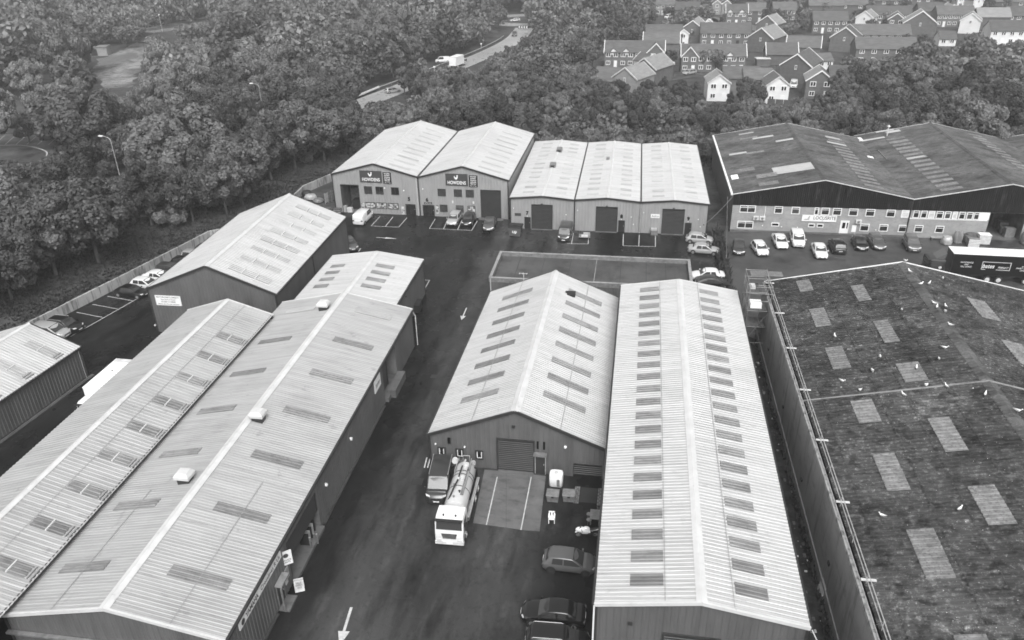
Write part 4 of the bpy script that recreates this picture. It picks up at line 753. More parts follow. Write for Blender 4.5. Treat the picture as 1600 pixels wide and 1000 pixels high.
    for t in (.17, .815):
        for s in (1, -1): parts.append(('WHEEL', (X(t), s*(w-.09), .315), s))
    return parts, alloy
CACHE = {}
def car(kind, paint, front, rear, label, group=None, alloy=True, name='parked_car', cat='car', **kw):
    """a car standing between two ground points: nose at front, tail at rear"""
    key = (kind, paint, alloy, tuple(sorted(kw.items())))
    if key not in CACHE: CACHE[key] = car_mesh_parts(kind, paint, alloy, **kw)
    parts, al = CACHE[key]
    a, b = Vector(front[:2]), Vector(rear[:2]); c = (a+b)/2; d = a-b
    z = front[2] if len(front) > 2 else 0
    r = thing(name, label, cat, (c.x, c.y, z), math.atan2(d.y, d.x), group)
    for p in parts:
        if p[0] == 'WHEEL':
            o = link('wheel', TY, r); o.location = p[1]
            if p[2] < 0: o.rotation_euler = (0, 0, math.pi)
            link('rim', RIM if al else RIM_D, o)
        else:
            o = link(p[0], p[1], r)
            if p[2]: o.location = p[2]
    return r
LOT = 'cars parked in front of the brick building'
car('hatch', 'paint_dark', (15.97, 109.21, 0.00), (16.34, 113.92, 0.00), 'dark hatchback with pale front, leftmost car before the brick building', LOT)
car('hatch', 'paint_white', (19.59, 109.14, 0.00), (18.78, 113.94, 0.00), 'white hatchback parked askew, second car from the left before the brick building', LOT)
car('fastback', 'paint_white', (22.68, 111.89, 0.00), (22.38, 117.71, 0.00), 'white car with black glass roof parked in front of the brick wall', LOT, dark_roof=True)
car('mpv', 'paint_white', (25.07, 113.14, 0.00), (25.33, 118.30, 0.00), 'tall white car parked beneath the white company sign', LOT)
car('saloon', 'paint_white', (27.66, 108.90, 0.00), (27.67, 114.42, 0.00), 'white saloon standing furthest from the brick wall beside a black four-by-four', LOT)
car('suv', 'paint_black', (30.47, 116.51, 0.00), (30.61, 110.86, 0.00), 'black four-by-four parked nose-in with its tail to the camera', LOT)
car('hatch', 'paint_black', (34.03, 112.68, 0.00), (34.06, 117.68, 0.00), 'black hatchback between the black four-by-four and a dark estate', LOT)
car('estate', 'paint_mid', (36.66, 113.22, 0.00), (36.62, 118.75, 0.00), 'dark estate car with pale bonnet, just left of the downpipe', LOT)
car('suv', 'paint_grey', (41.37, 113.27, 0.00), (41.67, 118.27, 0.00), 'lone dark grey car parked near the pallets and the freight lorry', LOT)
FN = 'pale cars beside the boundary fence'
car('hatch', 'paint_silver', (12.58, 114.27, 0.00), (8.67, 114.61, 0.00), 'silver hatchback by unit 9, behind the silver saloon', FN)
car('saloon', 'paint_silver', (13.30, 110.10, 0.00), (8.78, 110.57, 0.00), 'silver saloon parked side-on below the silver hatchback', FN)
car('saloon', 'paint_white', (8.71, 100.97, 0.00), (13.14, 101.28, 0.00), 'white saloon half hidden behind the flat-roofed block', FN)
car('fastback', 'paint_black', (13.70, 98.86, 0.00), (9.37, 98.76, 0.00), 'black coupe half hidden behind the long shed roof', FN)
car('van', 'paint_dark', (-10.06, 110.46, 0.00), (-9.76, 118.03, 0.00), 'dark van backed up beside the unit 7 roller door', name='parked_van', cat='van')
HW = 'cars in the kitchen depot bays'
car('estate', 'paint_silver', (-28.74, 116.25, 0.00), (-28.63, 121.62, 0.00), 'silver estate in the bay before unit 6', HW)
car('hatch', 'paint_black', (-26.30, 116.23, 0.00), (-26.21, 121.57, 0.00), 'black hatchback in the bay right of the silver estate', HW)
car('saloon', 'paint_mid', (-22.29, 114.98, 0.00), (-22.68, 119.53, 0.00), 'grey saloon before the unit 6 roller door', HW)
car('van', 'paint_white', (-43.77, 120.32, 0.00), (-44.06, 115.16, 0.00), 'white panel van parked with its rear doors to the camera before unit 5', name='parked_van', cat='van', van_sides=True)
car('hatch', 'paint_mid', (-41.14, 104.71, 0.00), (-43.53, 108.03, 0.00), 'grey car mostly hidden behind the motor parts shed', HW)
BY = 'cars in the bays by the retaining wall'
def bay_car(kind, paint, px, py, lab, ln=4.4, **kw):
    f_ = Vector((px, py)); d = Vector((-.995, .10)); car(kind, paint, (f_.x, f_.y), (f_.x+d.x*ln, f_.y+d.y*ln), lab, BY, **kw)
q = (-64.21, 86.49, 0.00); bay_car('saloon', 'paint_black', q[0], q[1], 'black saloon nearest the empty bays by the retaining wall')
for i, (k_, p_, lab) in enumerate((('hatch', 'paint_white', 'white car with dark roof next to the black saloon by the retaining wall'), ('fastback', 'paint_white', 'second white car by the retaining wall, partly behind the motor parts shed'), ('estate', 'paint_dark', 'dark estate by the retaining wall, beyond the two white cars'), ('hatch', 'paint_black', 'black hatchback by the retaining wall, before the silver estate'), ('estate', 'paint_silver', 'silver estate by the retaining wall, mostly hidden by the shed'), ('hatch', 'paint_dark', 'furthest dark car by the retaining wall, barely showing over the shed'))):
    bay_car(k_, p_, q[0]+.55*(i+1), q[1]+2.5*(i+1), lab, dark_roof=(i < 2))
q = (-66.79, 76.20, 0.00); bay_car('suv', 'paint_black', q[0], q[1], 'black estate with roof rails in the bay beside the low left shed', rails=True)
q = (-67.46, 74.80, 0.00); bay_car('mpv', 'paint_silver', q[0], q[1]-.3, 'silver people carrier partly behind the low left shed')
car('carrier', 'paint_dark', (-15.21, 50.43, 0.00), (-15.73, 56.36, 0.00), 'dark people carrier with pale roof rails parked left of the tanker', rails=True)
car('hatch', 'paint_mid', (-1.17, 45.34, 0.00), (-5.21, 45.40, 0.00), 'dark grey hatchback nosed up to the long shed wall', alloy=False)
car('saloon', 'paint_black', (-6.10, 40.12, 0.00), (-1.75, 40.19, 0.00), 'glossy black hatchback parked tail to the long shed wall')
car('suv', 'paint_black', (-1.53, 37.71, 0.00), (-5.11, 37.54, 0.00), 'black car with pale roof rails cut off by the bottom edge', rails=True)
car('estate', 'paint_silver', (-66.79, 219.05, 0.00), (-69.72, 216.28, 0.00), 'white car driving on the far road', name='moving_car')
car('suv', 'paint_dark', (-49.15, 318.08, 0.00), (-50.72, 335.39, 0.00), 'dark car on the road before the roundabout', name='moving_car')
car('estate', 'paint_white', (-58.37, 369.11, 0.00), (-54.34, 371.36, 0.00), 'white car rounding the roundabout', name='moving_car'); car('van', 'paint_white', (-39.29, 382.81, 0.00), (-33.20, 387.53, 0.00), 'white van on the road beyond the roundabout', name='moving_van', cat='van', van_sides=True)
ES = 'cars parked among the houses'
for k_, p_, a_, b_, lab in (('hatch', 'paint_dark', (6.15, 243.18, 0.00), (4.64, 241.14, 0.00), 'dark hatchback on the street right of the white-walled pale-roofed house'), ('estate', 'paint_white', (29.75, 364.17, 0.00), (28.54, 370.37, 0.00), 'left white car in the far paved close'), ('hatch', 'paint_silver', (30.72, 348.52, 0.00), (29.04, 346.62, 0.00), 'silver car in the far paved close'), ('van', 'paint_white', (10.61, 378.80, 0.00), (12.98, 383.31, 0.00), 'white van beside the far brick house at the top left'), ('hatch', 'paint_black', (33.09, 249.78, 0.00), (34.70, 250.89, 0.00), 'black car at the right end of the residential street'), ('estate', 'paint_white', (62.95, 351.12, 0.00), (65.28, 353.06, 0.00), 'white car among the far houses above the big brick gable')): car(k_, p_, a_, b_, lab, ES)
car('estate', 'paint_silver', (14.03, 248.63, 0.00), (16.41, 250.81, 0.00), 'silver estate parked on the street before the brick row'); car('van', 'paint_white', (42.26, 229.15, 0.00), (43.39, 235.31, 0.00), 'white van between the white gable house and the brick gable', name='parked_van', cat='van', van_sides=True)

# truck wheel helper
TW = MB().cyl((0, -.15, 0), (0, .15, 0), .5, 18).mesh('tyre', 'tyre', 40)
TR = MB().cyl((0, .12, 0), (0, .16, 0), .3, 14).cyl((0, .15, 0), (0, .22, 0), .12, 10).mesh('rim', 'off_white', 40)
def truck_wheels(r, xs, w):
    for x in xs:
        for s in (1, -1):
            o = link('wheel', TW, r); o.location = (x, s*(w-.16), .5)
            if s < 0: o.rotation_euler = (0, 0, math.pi)
            link('rim', TR, o)
def cab(r, x0, x1, W, z0, z1, paint, deflector=False):
    """flat-fronted lorry cab from x0 (back) to x1 (nose)"""
    w = W/2; rows = []
    for x, zl, zt, ws in ((x0, z0, z1-.05, .97), (x0+.05, z0, z1, 1), (x1-.62, z0, z1+.02, 1), (x1-.32, z0, z1-.08, .99), (x1-.12, z0, z1-1.0, .99), (x1-.03, z0, z1-1.35, .97), (x1, z0+.1, z1-1.7, .93)):
        ww = w*ws; h_ = [(0, zl), (ww*.95, zl), (ww, zl+.15), (ww, zt-.2), (ww*.93, zt-.03), (0, zt+.02)]
        rows.append([(x, -y, z) for y, z in h_]+[(x, y, z) for y, z in h_[::-1][1:-1]])
    MB().grid(rows, close=True, flip=True).face(rows[0]).face(rows[-1][::-1]).build('cab', paint, r, 35)
    za, zb = z1-1.02, z1-.16; xa, xb = x1-.105, x1-.335
    o = MB().face([(xa+.03, -w*.90, za), (xa+.03, w*.90, za), (xb+.05, w*.88, zb), (xb+.05, -w*.88, zb)]).build('windscreen', 'glass_car', r)
    MB().box(xa+.02, -w*.5, za+.02, xa+.05, w*.1, za+.05).build('wiper', 'black_soft', o)
    MB().box(xb+.02, -w*.94, zb-.02, xb+.30, w*.94, zb+.06).build('sun_visor', 'black_soft', r)
    for s in (1, -1):
        MB().face([(x0+.5, s*(w+.006), za+.02), (x1-.35, s*(w+.006), za+.02), (x1-.5, s*(w+.006), zb-.1), (x0+.5, s*(w+.006), zb-.1)][::(-1 if s > 0 else 1)]).build('side_window', 'glass_car', r)
        MB().box(x1-.38, s*(w+.10), za-.1, x1-.22, s*(w+.36), zb-.1).box(x1-.32, s*w, zb-.3, x1-.28, s*(w+.12), zb-.25).build('mirror', 'black_soft', r)
        MB().box(x1-.1, s*w*.55, z0+.15, x1+.03, s*w*.88, z0+.36).build('headlight', 'lamp_lens', r)
    g = MB().face([(x1+.012, -w*.55, z0+.95), (x1+.012, w*.55, z0+.95), (x1+.012, w*.45, z0+.42), (x1+.012, -w*.45, z0+.42)][::-1])
    for i in range(4): g.box(x1+.013, -w*.47, z0+.48+i*.12, x1+.03, w*.47, z0+.52+i*.12, 1)
    g.build('grille', ['black_soft', 'steel_mid'], r); MB().box(x1-.35, -w, z0-.16, x1+.05, w, z0+.13).build('bumper', 'off_white' if paint == 'paint_white' else 'paint_black', r); MB().box(x1+.055, -.27, z0-.06, x1+.07, .27, z0+.07).build('number_plate', 'white_paint', r)
# --- vacuum tanker
a, b = Vector((-12.98, 46.11, 0.00)[:2]), Vector((-13.21, 56.22, 0.00)[:2]); d = (a-b).normalized(); Lt = 8.3; c = a-d*Lt/2
r = thing('tanker_lorry', 'white vacuum tanker lorry parked facing the camera beside the concrete apron', 'lorry', (c.x, c.y, 0), math.atan2(d.y, d.x))
cab(r, 2.3, 4.15, 2.35, .55, 2.85, 'paint_white'); truck_wheels(r, (3.0, -1.4, -2.75), 1.18)
MB().box(-4.0, -.45, .62, 2.4, .45, .9).box(-4.0, -1.12, .5, -3.85, 1.12, .75).build('chassis', 'black_soft', r)
rows = []
for x, rr in ((-3.75, .25), (-3.68, .62), (-3.5, .86), (-3.3, .93), (1.55, .93), (1.75, .86), (1.9, .6), (1.95, .25)): rows.append([(x, rr*math.sin(t), 1.93+rr*math.cos(t)) for t in np.linspace(0, 2*math.pi, 29)[:-1]])
MB().grid(rows, close=True).face(rows[0][::-1]).face(rows[-1]).build('tank', 'paint_tank', r, 40)
for x in (-2.2, -1.75, -.2): MB().grid([[(xx, .945*math.sin(t), 1.93+.945*math.cos(t)) for t in np.linspace(0, 2*math.pi, 29)[:-1]] for xx in (x-.05, x+.05)], close=True).build('tank_band', 'black_soft', r, 60)
for x, s in ((-2.9, .3), (-1.2, .24)): MB().cyl((x, .15, 2.8), (x, .15, 3.0), s, 14).cyl((x, .15, 3.0), (x, .15, 3.06), s*.8, 14).build('tank_hatch', 'off_white', r, 40)
MB().tube([(-3.6, .0, 2.9), (-2.6, -.05, 3.12), (-.6, -.1, 3.12)], .09, 8).build('boom', 'off_white', r); MB().tube([(-.6, -.1, 3.14), (.4, -.28, 3.05), (1.35, -.5, 2.7), (1.6, -.85, 2.0)], .08, 8).build('suction_hose', 'black_soft', r)
MB().tube([(-2.4, -.05, 3.2), (-.9, -.08, 3.2)], .07, 6).build('hose_rest', 'black_soft', r)
MB().tube([(-3.5, .55, 2.85), (-3.5, .55, 3.2), (-1.8, .62, 3.15), (-1.5, .62, 2.75)], .025, 5).tube([(-3.5, -.55, 2.85), (-3.5, -.55, 3.2), (-1.9, -.62, 3.15), (-1.6, -.62, 2.75)], .025, 5).tube([(-3.9, -.3, 2.0), (-3.95, -.3, 3.1), (-3.95, .3, 3.1), (-3.9, .3, 2.0)], .03, 5).build('handrail', 'steel_pale', r)
MB().cyl((-3.75, -.95, 2.75), (-3.45, -.95, 2.75), .28, 12).build('hose_reel', 'off_white', r, 40); MB().tube([(-3.9, .4, 2.4), (-4.0, .75, 2.2), (-4.0, .75, 1.2), (-3.9, .2, .9)], .09, 7).tube([(-3.8, -.2, 2.5), (-4.05, -.5, 2.4), (-4.05, -.5, 1.4)], .08, 7).build('outlet_pipe', 'steel_mid', r)
for s in (1, -1):
    MB().box(-3.6, s*.95, 1.0, 1.6, s*1.18, 1.08).tube([(-3.5, s*1.15, 1.12), (1.4, s*1.15, 1.12)], .07, 6).build('hose_tray', 'steel_pale', r); MB().box(-.6, s*.7, .5, 1.4, s*1.12, .98).build('side_locker', 'steel_mid', r); MB().box(-3.4, s*.9, 1.02, -.8, s*1.2, 1.06).build('mudguard', 'black_soft', r)
    for x in (2.9, 3.55): MB().cyl((x, s*.5, 2.86), (x, s*.5, 2.98), .07, 8).build('roof_marker', 'black_soft', r) if x > 3 else None
MB().box(-3.4, .35, 2.80, .9, .62, 2.84).build('walkway', 'steel_mid', r)
for i in range(7): MB().cyl((-3.2+i*.62, .62, 2.84), (-3.2+i*.62, .62, 3.2), .018, 4).build('walkway_stanchion', 'steel_pale', r)
MB().tube([(-3.2, .62, 3.2), (.5, .62, 3.2)], .02, 5).build('walkway_rail', 'steel_pale', r)
for i, (x, y) in enumerate(((-.2, -.35), (.6, .25), (1.3, -.1), (-2.2, .5))): MB().cyl((x, y, 2.75), (x, y, 2.95), .06, 7).cyl((x, y, 2.95), (x, y, 3.0), .1, 7).build('valve', 'black_soft' if i % 2 else 'steel_mid', r)
for i in range(3): MB().tube([(-3.3+i*.1, -.98-.05*i, 1.25+.16*i), (1.2, -.98-.05*i, 1.25+.16*i)], .075, 6).build('side_hose', 'black_soft', r)
MB().tube([(-3.3, -.75, 2.5), (-3.6, -.9, 2.2), (-3.8, -.95, 1.2)], .06, 6).tube([(-3.2, .8, 2.4), (-3.7, .95, 2.0), (-3.8, .95, 1.0)], .06, 6).build('rear_hose', 'black_soft', r)
MB().box(-4.1, -.8, 1.0, -3.8, -.2, 1.7).build('rear_locker', 'steel_mid', r); MB().box(-4.1, .25, .9, -3.8, .9, 1.5).build('pump', 'black_soft', r); MB().cyl((-3.55, .7, 2.75), (-3.3, .7, 2.75), .22, 10).build('hose_drum', 'steel_pale', r)
for s in (1, -1): MB().box(2.35, s*.75, .6, 3.9, s*1.19, .72).build('cab_step', 'black_soft', r)
MB().box(1.55, -1.15, .7, 2.2, -.75, 1.6).cyl((1.9, -1.1, 1.0), (1.9, -1.1, 2.9), .07, 6).build('exhaust_stack', 'black_soft', r)
# --- freight lorry with curtain-sided trailer
r = thing('freight_lorry', 'black curtain-sided freight lorry with white roof at the right edge', 'lorry', (0, 0, 0), 0)
p0, p1 = (42.96, 104.10, 0.00), (52.17, 103.92, 0.00); d = (Vector(p0[:2])-Vector(p1[:2])).normalized(); r.location = (p0[0]+d.y*2.5, p0[1]-d.x*2.5, 0); r.rotation_euler = (0, 0, math.atan2(d.y, d.x))
TL, TW_, z0, z1 = 13.6, 2.5, 1.15, 4.0
MB().box(-TL, .02, z0, 0, TW_, z1-.004).build('trailer_body', 'paint_black', r); MB().box(-TL-.03, -.02, z1, .03, TW_+.03, z1+.07).build('trailer_roof', 'white_paint', r)
MB().box(-.06, -.012, z0, 0, .018, z1).box(-TL, -.012, z0, -TL+.06, .018, z1).build('corner_post', 'off_white', r); g = MB()
for i in range(22): g.box(-TL+.1+i*.61, -.014, z0-.1, -TL+.5+i*.61, .0, z0+.02)
g.build('buckle_strip', 'off_white', r); MB().box(-TL+.1, .5, .75, -.3, 2.0, z0).build('trailer_chassis', 'black_soft', r)
for i, x in enumerate((-4.9, -6.3, -9.6, -10.9, -12.2)):
    for y in (.16, TW_-.16):
        o = link('wheel', TW, r); o.location = (x, y, .5); o.rotation_euler = (0, 0, math.pi if y < 1 else 0); link('rim', TR, o)
MB().box(-4.2, .05, .55, -1.5, .12, .62).box(-4.2, .05, .78, -1.5, .12, .85).build('side_guard', 'off_white', r)
def curtain(side_y, sgn):
    o = MB().box(-TL+.1, side_y-.004, z0+.05, -.1, side_y+.004, z1-.1).build('curtain', 'sign_black', r); R = (-1, 0, 0) if sgn > 0 else (1, 0, 0)
    def tx(s, x, z, size, width=None, bold=0.0, shear=0.0):
        q = link('lettering', text_mesh(s, size, .004, bold=bold, width=width, shear=shear), o); q.matrix_local = face_matrix((x, side_y+sgn*.006, z), R)
    sg = -1 if sgn > 0 else 1
    tx('bates', -4.6, 2.45, .8, 1.5, .008, .25); tx('FREIGHT', -6.45, 2.32, .34, 1.35, .0, .25); tx('NATIONWIDE\nAND\nFULL LOADS', -1.85, 2.55, .3, 1.6, 0, .25); tx('www\nPART LOADS\nDAILY', -9.0, 2.35, .3, 2.0, 0, .25)
    g = MB()
    for a, b, c_, e in ((-7.3, -3.75, 3.02, 3.10), (-7.3, -5.6, 1.95, 2.03), (-7.3, -7.22, 2.03, 3.02), (-3.83, -3.75, 1.95, 3.02), (-4.3, -3.83, 1.95, 2.03)): g.box(a, side_y+sgn*.006-.003, c_, b, side_y+sgn*.006+.003, e)
    g.build('logo_box', 'off_white', o)
curtain(TW_+.006, 1); curtain(.012, -1)
cb = bpy.data.objects.new('tractor_unit', None); COL.objects.link(cb); cb.parent = r; cb.location = (0, TW_/2, 0)
cab(cb, .75, 2.95, 2.4, .6, 3.0, 'paint_black'); MB().face([(.9, -1.0, 3.02), (.9, 1.0, 3.02), (.75, 1.0, 3.9), (.75, -1.0, 3.9)]).face([(1.9, -.95, 3.03), (1.9, .95, 3.03), (.75, 1.0, 3.9), (.75, -1.0, 3.9)]).face([(1.9, -.95, 3.03), (.75, -1.0, 3.9), (.9, -1.0, 3.02)]).face([(1.9, .95, 3.03), (.9, 1.0, 3.02), (.75, 1.0, 3.9)]).build('wind_deflector', 'paint_mid', cb)
MB().box(-1.5, -1.15, .55, .9, 1.15, .95).build('chassis', 'steel_mid', cb); truck_wheels(cb, (2.2,), 1.18); MB().cyl((1.3, 1.204, 1.9), (1.3, 1.212, 1.9), .2, 12).build('door_emblem', 'off_white', cb)
# --- white box lorry on the left, and lorries on the far road
def box_lorry(name, label, nose, tail, L, Wd, zc, zb, alley=False, cabz=2.3):
    a, b = Vector(nose[:2]), Vector(tail[:2]); d = (a-b).normalized(); c = a-d*L/2; r = thing(name, label, 'lorry', (c.x, c.y, 0), math.atan2(d.y, d.x)); h = L/2
    cab(r, h-1.75, h, Wd*.92, .5, cabz, 'paint_white'); truck_wheels(r, (h-1.0, -h+1.4), Wd/2-.03); MB().box(-h+.1, -.45, .55, h-1.7, .45, .8).build('chassis', 'black_soft', r)
    MB().box(-h, -Wd/2, .85, h-1.85, Wd/2, zb).build('box_body', 'white_paint', r); MB().box(-h-.02, -Wd/2-.02, zb+.003, h-1.83, Wd/2+.02, zb+.06).build('box_roof', 'white_plastic', r)
    MB().box(-h+.05, -Wd/2+.1, zb+.062, -h+.7, Wd/2-.1, zb+.09).build('roof_panel', 'off_white', r); MB().cyl((-h+2.4, 0, zb+.06), (-h+2.4, 0, zb+.1), .09, 8).build('roof_cap', 'black_soft', r); return r
q0, q1 = Vector((-54.51, 60.07, 0.00)[:2]), Vector((-54.48, 65.89, 0.00)[:2]); d = (q0-q1).normalized(); q0 = q0+d*1.85+Vector((-d.y, d.x))*1.1
box_lorry('box_lorry', 'white box lorry standing between the low left shed and the annex', q0, q0-d*6, 1.85+(Vector((-54.51, 60.07, 0.00)[:2])-q1).length, 2.2, 0, 3.1)
box_lorry('box_lorry', 'white box lorry driving away on the far road', (-57.28, 261.98, 0.00), (-59.18, 255.00, 0.00), 7.5, 2.4, 0, 3.5)
car('van', 'paint_white', (-67.34, 265.02, 0.00), (-63.05, 266.45, 0.00), 'white lettered van beside the box lorry on the far road', name='moving_van', cat='van', van_sides=True)
# --- sports motorcycle
a, b = (-3.01, 48.78, 0.00), (-1.13, 49.04, 0.00); d = (Vector(a[:2])-Vector(b[:2])).normalized()
r = thing('motorcycle', 'white-faired motorcycle leaning on its stand beside the long shed', 'motorcycle', ((a[0]+b[0])/2, (a[1]+b[1])/2, 0), math.atan2(d.y, d.x)); r.rotation_euler[0] = math.radians(-6)
for x in (.72, -.70):
    o = MB().cyl((x, -.07, .31), (x, .07, .31), .31, 16).build('wheel', 'tyre', r, 40); MB().cyl((x, -.08, .31), (x, .08, .31), .19, 12).build('rim', 'steel_mid', o, 40)
def loft(secs, m, name, root, sm=45):
    rows = []
    for x, zc, wy, hz in secs: rows.append([(x, wy*math.sin(t), zc+hz*math.cos(t)) for t in np.linspace(0, 2*math.pi, 13)[:-1]])
    return MB().grid(rows, close=True).face(rows[0][::-1]).face(rows[-1]).build(name, m, root, sm)
loft([(.95, .82, .05, .06), (.85, .84, .16, .16), (.6, .86, .24, .26), (.35, .72, .24, .36), (0, .62, .2, .3), (-.25, .62, .14, .2)], 'white_plastic', 'fairing', r)
loft([(.3, .98, .06, .05), (.2, 1.0, .17, .13), (-.05, .98, .18, .13), (-.2, .88, .12, .08)], 'white_plastic', 'fuel_tank', r); loft([(-.12, .86, .1, .05), (-.4, .86, .14, .06), (-.7, .95, .12, .07), (-.95, 1.03, .05, .05)], 'black_soft', 'seat', r); loft([(-.35, .78, .1, .08), (-.8, .88, .11, .08), (-1.0, .96, .03, .03)], 'white_plastic', 'tail_fairing', r)
loft([(.98, .52, .06, .02), (.75, .64, .09, .03), (.45, .5, .07, .02)], 'white_plastic', 'front_mudguard', r)
MB().tube([(.42, -.38, .96), (.5, -.15, 1.0), (.5, .15, 1.0), (.42, .38, .96)], .025, 6).build('handlebar', 'black_soft', r); MB().tube([(.52, .1, .95), (.74, .1, .31)], .03, 6).tube([(.52, -.1, .95), (.74, -.1, .31)], .03, 6).build('fork', 'steel_pale', r); MB().box(-.35, -.17, .25, .3, .17, .55).tube([(-.1, 0, .4), (-.7, .12, .31)], .04, 6).build('engine', 'black_soft', r); MB().tube([(0, -.2, .3), (-.5, -.22, .42), (-.85, -.22, .6)], .06, 7).build('exhaust', 'steel_pale', r)
MB().face([(.72, -.14, 1.02), (.72, .14, 1.02), (.5, .12, 1.2), (.5, -.12, 1.2)]).build('screen', 'glass_grey', r)
# scooter/motorcycle inside the dealer bay
p = (BL['D'][0]+15.6-1.1, BL['D'][1]+11.6)
c = put(r, (p[0], p[1], .25), math.radians(95), 'dark motorcycle standing in the open dealer bay'); c.rotation_euler[0] = 0
for ch in c.children_recursive:
    if ch.data and ch.data.materials and ch.data.materials[0].name == 'white_plastic': ch.data = ch.data.copy(); ch.data.materials[0] = MATS['paint_black']

# ---------------------------------------------------------------- signs
def on_front(k, u, z, y=-.06):
    x0, y0, th = BL[k][:3]; t = math.radians(th); return (x0+math.cos(t)*u-math.sin(t)*y, y0+math.sin(t)*u+math.cos(t)*y, z), (math.cos(t), math.sin(t), 0)
def on_right(k, v, z, o=.07):
    x0, y0, th, W = BL[k][:4]; t = math.radians(th); return (x0+math.cos(t)*(W+o)-math.sin(t)*v, y0+math.sin(t)*(W+o)+math.cos(t)*v, z), (-math.sin(t), math.cos(t), 0)
def sign(label, at, w_, h_, board, name='sign', cat='sign', edge=None, group=None):
    o = thing(name, label, cat, (0, 0, 0), 0, group); o.matrix_world = face_matrix(*at); MB().box(-w_/2, -h_/2, -.05, w_/2, h_/2, .03).build('panel', board, o)
    if edge: MB().box(-w_/2-.03, -h_/2-.03, -.05, w_/2+.03, -h_/2, .045).box(-w_/2-.03, h_/2, -.05, w_/2+.03, h_/2+.03, .045).box(-w_/2-.03, -h_/2, -.05, -w_/2, h_/2, .045).box(w_/2, -h_/2, -.05, w_/2+.03, h_/2, .045).build('edge', edge, o)
    return o
def rooster(root, x, y, s):
    pts = [(-.42, .18), (-.30, .34), (-.22, .10), (-.05, -.02), (.10, .05), (.16, .26), (.10, .38), (.22, .50), (.36, .44), (.42, .32), (.34, .26), (.36, -.02), (.24, -.26), (.05, -.36), (.04, -.5), (-.05, -.5), (-.04, -.36), (-.22, -.28), (-.34, -.06)]
    k = MB(); k.prism([(x+a*s, y+b*s) for a, b in pts[::-1]], .031, .045); return k.build('emblem', 'white_paint', root)
for k, lab, u0, u1 in (('H5', 'dark kitchen depot name board with rooster emblem over the open door, unit 5', 5.0, 8.75), ('H6', 'dark kitchen depot name board with rooster emblem, the right one of two', 4.75, 8.4)):
    s = sign(lab, on_front(k, (u0+u1)/2, 6.5), u1-u0, 1.95, 'sign_grey', edge='trim_dark'); put_text(s, 'HOWDENS', 0, -.52, .035, .78, bold=.012, width=3.05); rooster(s, -.1, .38, .85)
    s = sign(('black list of wares over the depot with the open loading door' if k == 'H5' else 'black list of wares over the depot with the closed dark shutter'), on_front(k, u1+.95, 6.35), 1.4, 1.95, 'sign_black')
    for i, wd in enumerate(('KITCHENS', 'JOINERY', 'APPLIANCES', 'HARDWARE', 'TRADE ONLY')): put_text(s, wd, 0, .74-i*.3, .035, .24, width=1.0, bold=.006)
    put_text(s, 'OPEN TO TRADE', 0, -.8, .035, .2, width=1.1)
s = sign('white motor parts board on the grey gable of the parts shed', on_front('G', 2.4, 4.45), 3.25, 1.3, 'white_paint')
for t_, y_, sz, wd in (('MOTOR PARTS DIRECT', .44, .3, 2.9), ('Your Store is Closed', .14, .24, 1.9), ('01480 210888', -.16, .26, 1.8), ('Please use the main entrance', -.46, .2, 2.7)): put_text(s, t_, 0, y_, .035, sz, 'sign_grey', width=wd)
s = sign('white company name board on the pale brick front', on_front('K1', 13.2, 2.6), 5.1, 1.0, 'white_paint', edge='steel_pale'); put_text(s, 'LOCUSRITE', .8, .04, .035, .75, 'sign_black', width=3.3, bold=.004); put_text(s, 'LTD', .5, -.36, .035, .16, 'sign_grey')
g = MB().prism([(-2.3, -.3), (-1.5, -.3), (-1.35, .3), (-1.55, .35), (-1.75, -.12), (-2.2, -.15)], .031, .04); g.build('emblem', 'steel_pale', s)
s = sign('small white name plate on unit 9', on_front('U9', 2.3, 2.9), 1.35, .6, 'white_paint'); put_text(s, 'Adco', 0, 0, .035, .5, 'sign_grey', width=1.1)
s = sign('white motorcycle maker board, nearest sign on the dealer shed wall', on_right('D', 3.2, 4.02), 3.0, .62, 'white_paint'); put_text(s, 'YAMAHA', .4, 0, .035, .55, 'sign_grey', width=1.9, bold=.012); MB().cyl((-1.0, 0, .031), (-1.0, 0, .045), .24, 14).build('emblem', 'sign_grey', s)
s = sign('long white dealer name board, second sign on the dealer shed wall', on_right('D', 6.6, 4.02), 3.7, .62, 'white_paint'); put_text(s, 'Crosslines R Us', 0, 0, .035, .5, 'sign_grey', width=3.2)
a, rt = on_right('D', 8.95, 3.1, .15)
s = sign('white square sign sticking out over the dealer shop door', (a, (.8, .6, 0)), .9, 1.3, 'white_paint'); put_text(s, 'SERVICE\nPARTS', 0, -.3, .035, .2, 'sign_grey', width=.7); MB().cyl((0, .25, .031), (0, .25, .045), .2, 12).build('emblem', 'sign_grey', s)
s = sign('white square company sign beside the far open bay of the dealer shed', on_right('D', 32.6, 3.7), 1.9, 1.5, 'white_paint'); put_text(s, 'Scooters', 0, -.05, .035, .4, 'sign_grey', width=1.3); MB().prism([(-.6, -.35), (.6, -.3), (.6, -.25), (-.6, -.28)], .031, .04).build('emblem', 'sign_grey', s)
p = (-23.38, 40.20, 0.00); o = thing('a_board', 'white pavement board standing outside the dealer shop door', 'sign', (p[0], p[1], 0), math.radians(25))
for s_ in (-1, 1):
    M = Matrix.Rotation(math.radians(14*s_), 4, 'X'); b = MB().box(-.36, s_*.24-.015, 0, .36, s_*.24+.015, 1.15, M=M); b.build('board', 'off_white', o)
t = link('lettering', text_mesh('SALE\nOPEN\n10-5', .2, .004, material='sign_grey', width=.5), o); t.matrix_local = face_matrix((0, -.22, .72), (1, 0, 0), Vector((0, math.sin(math.radians(14)), math.cos(math.radians(14)))))
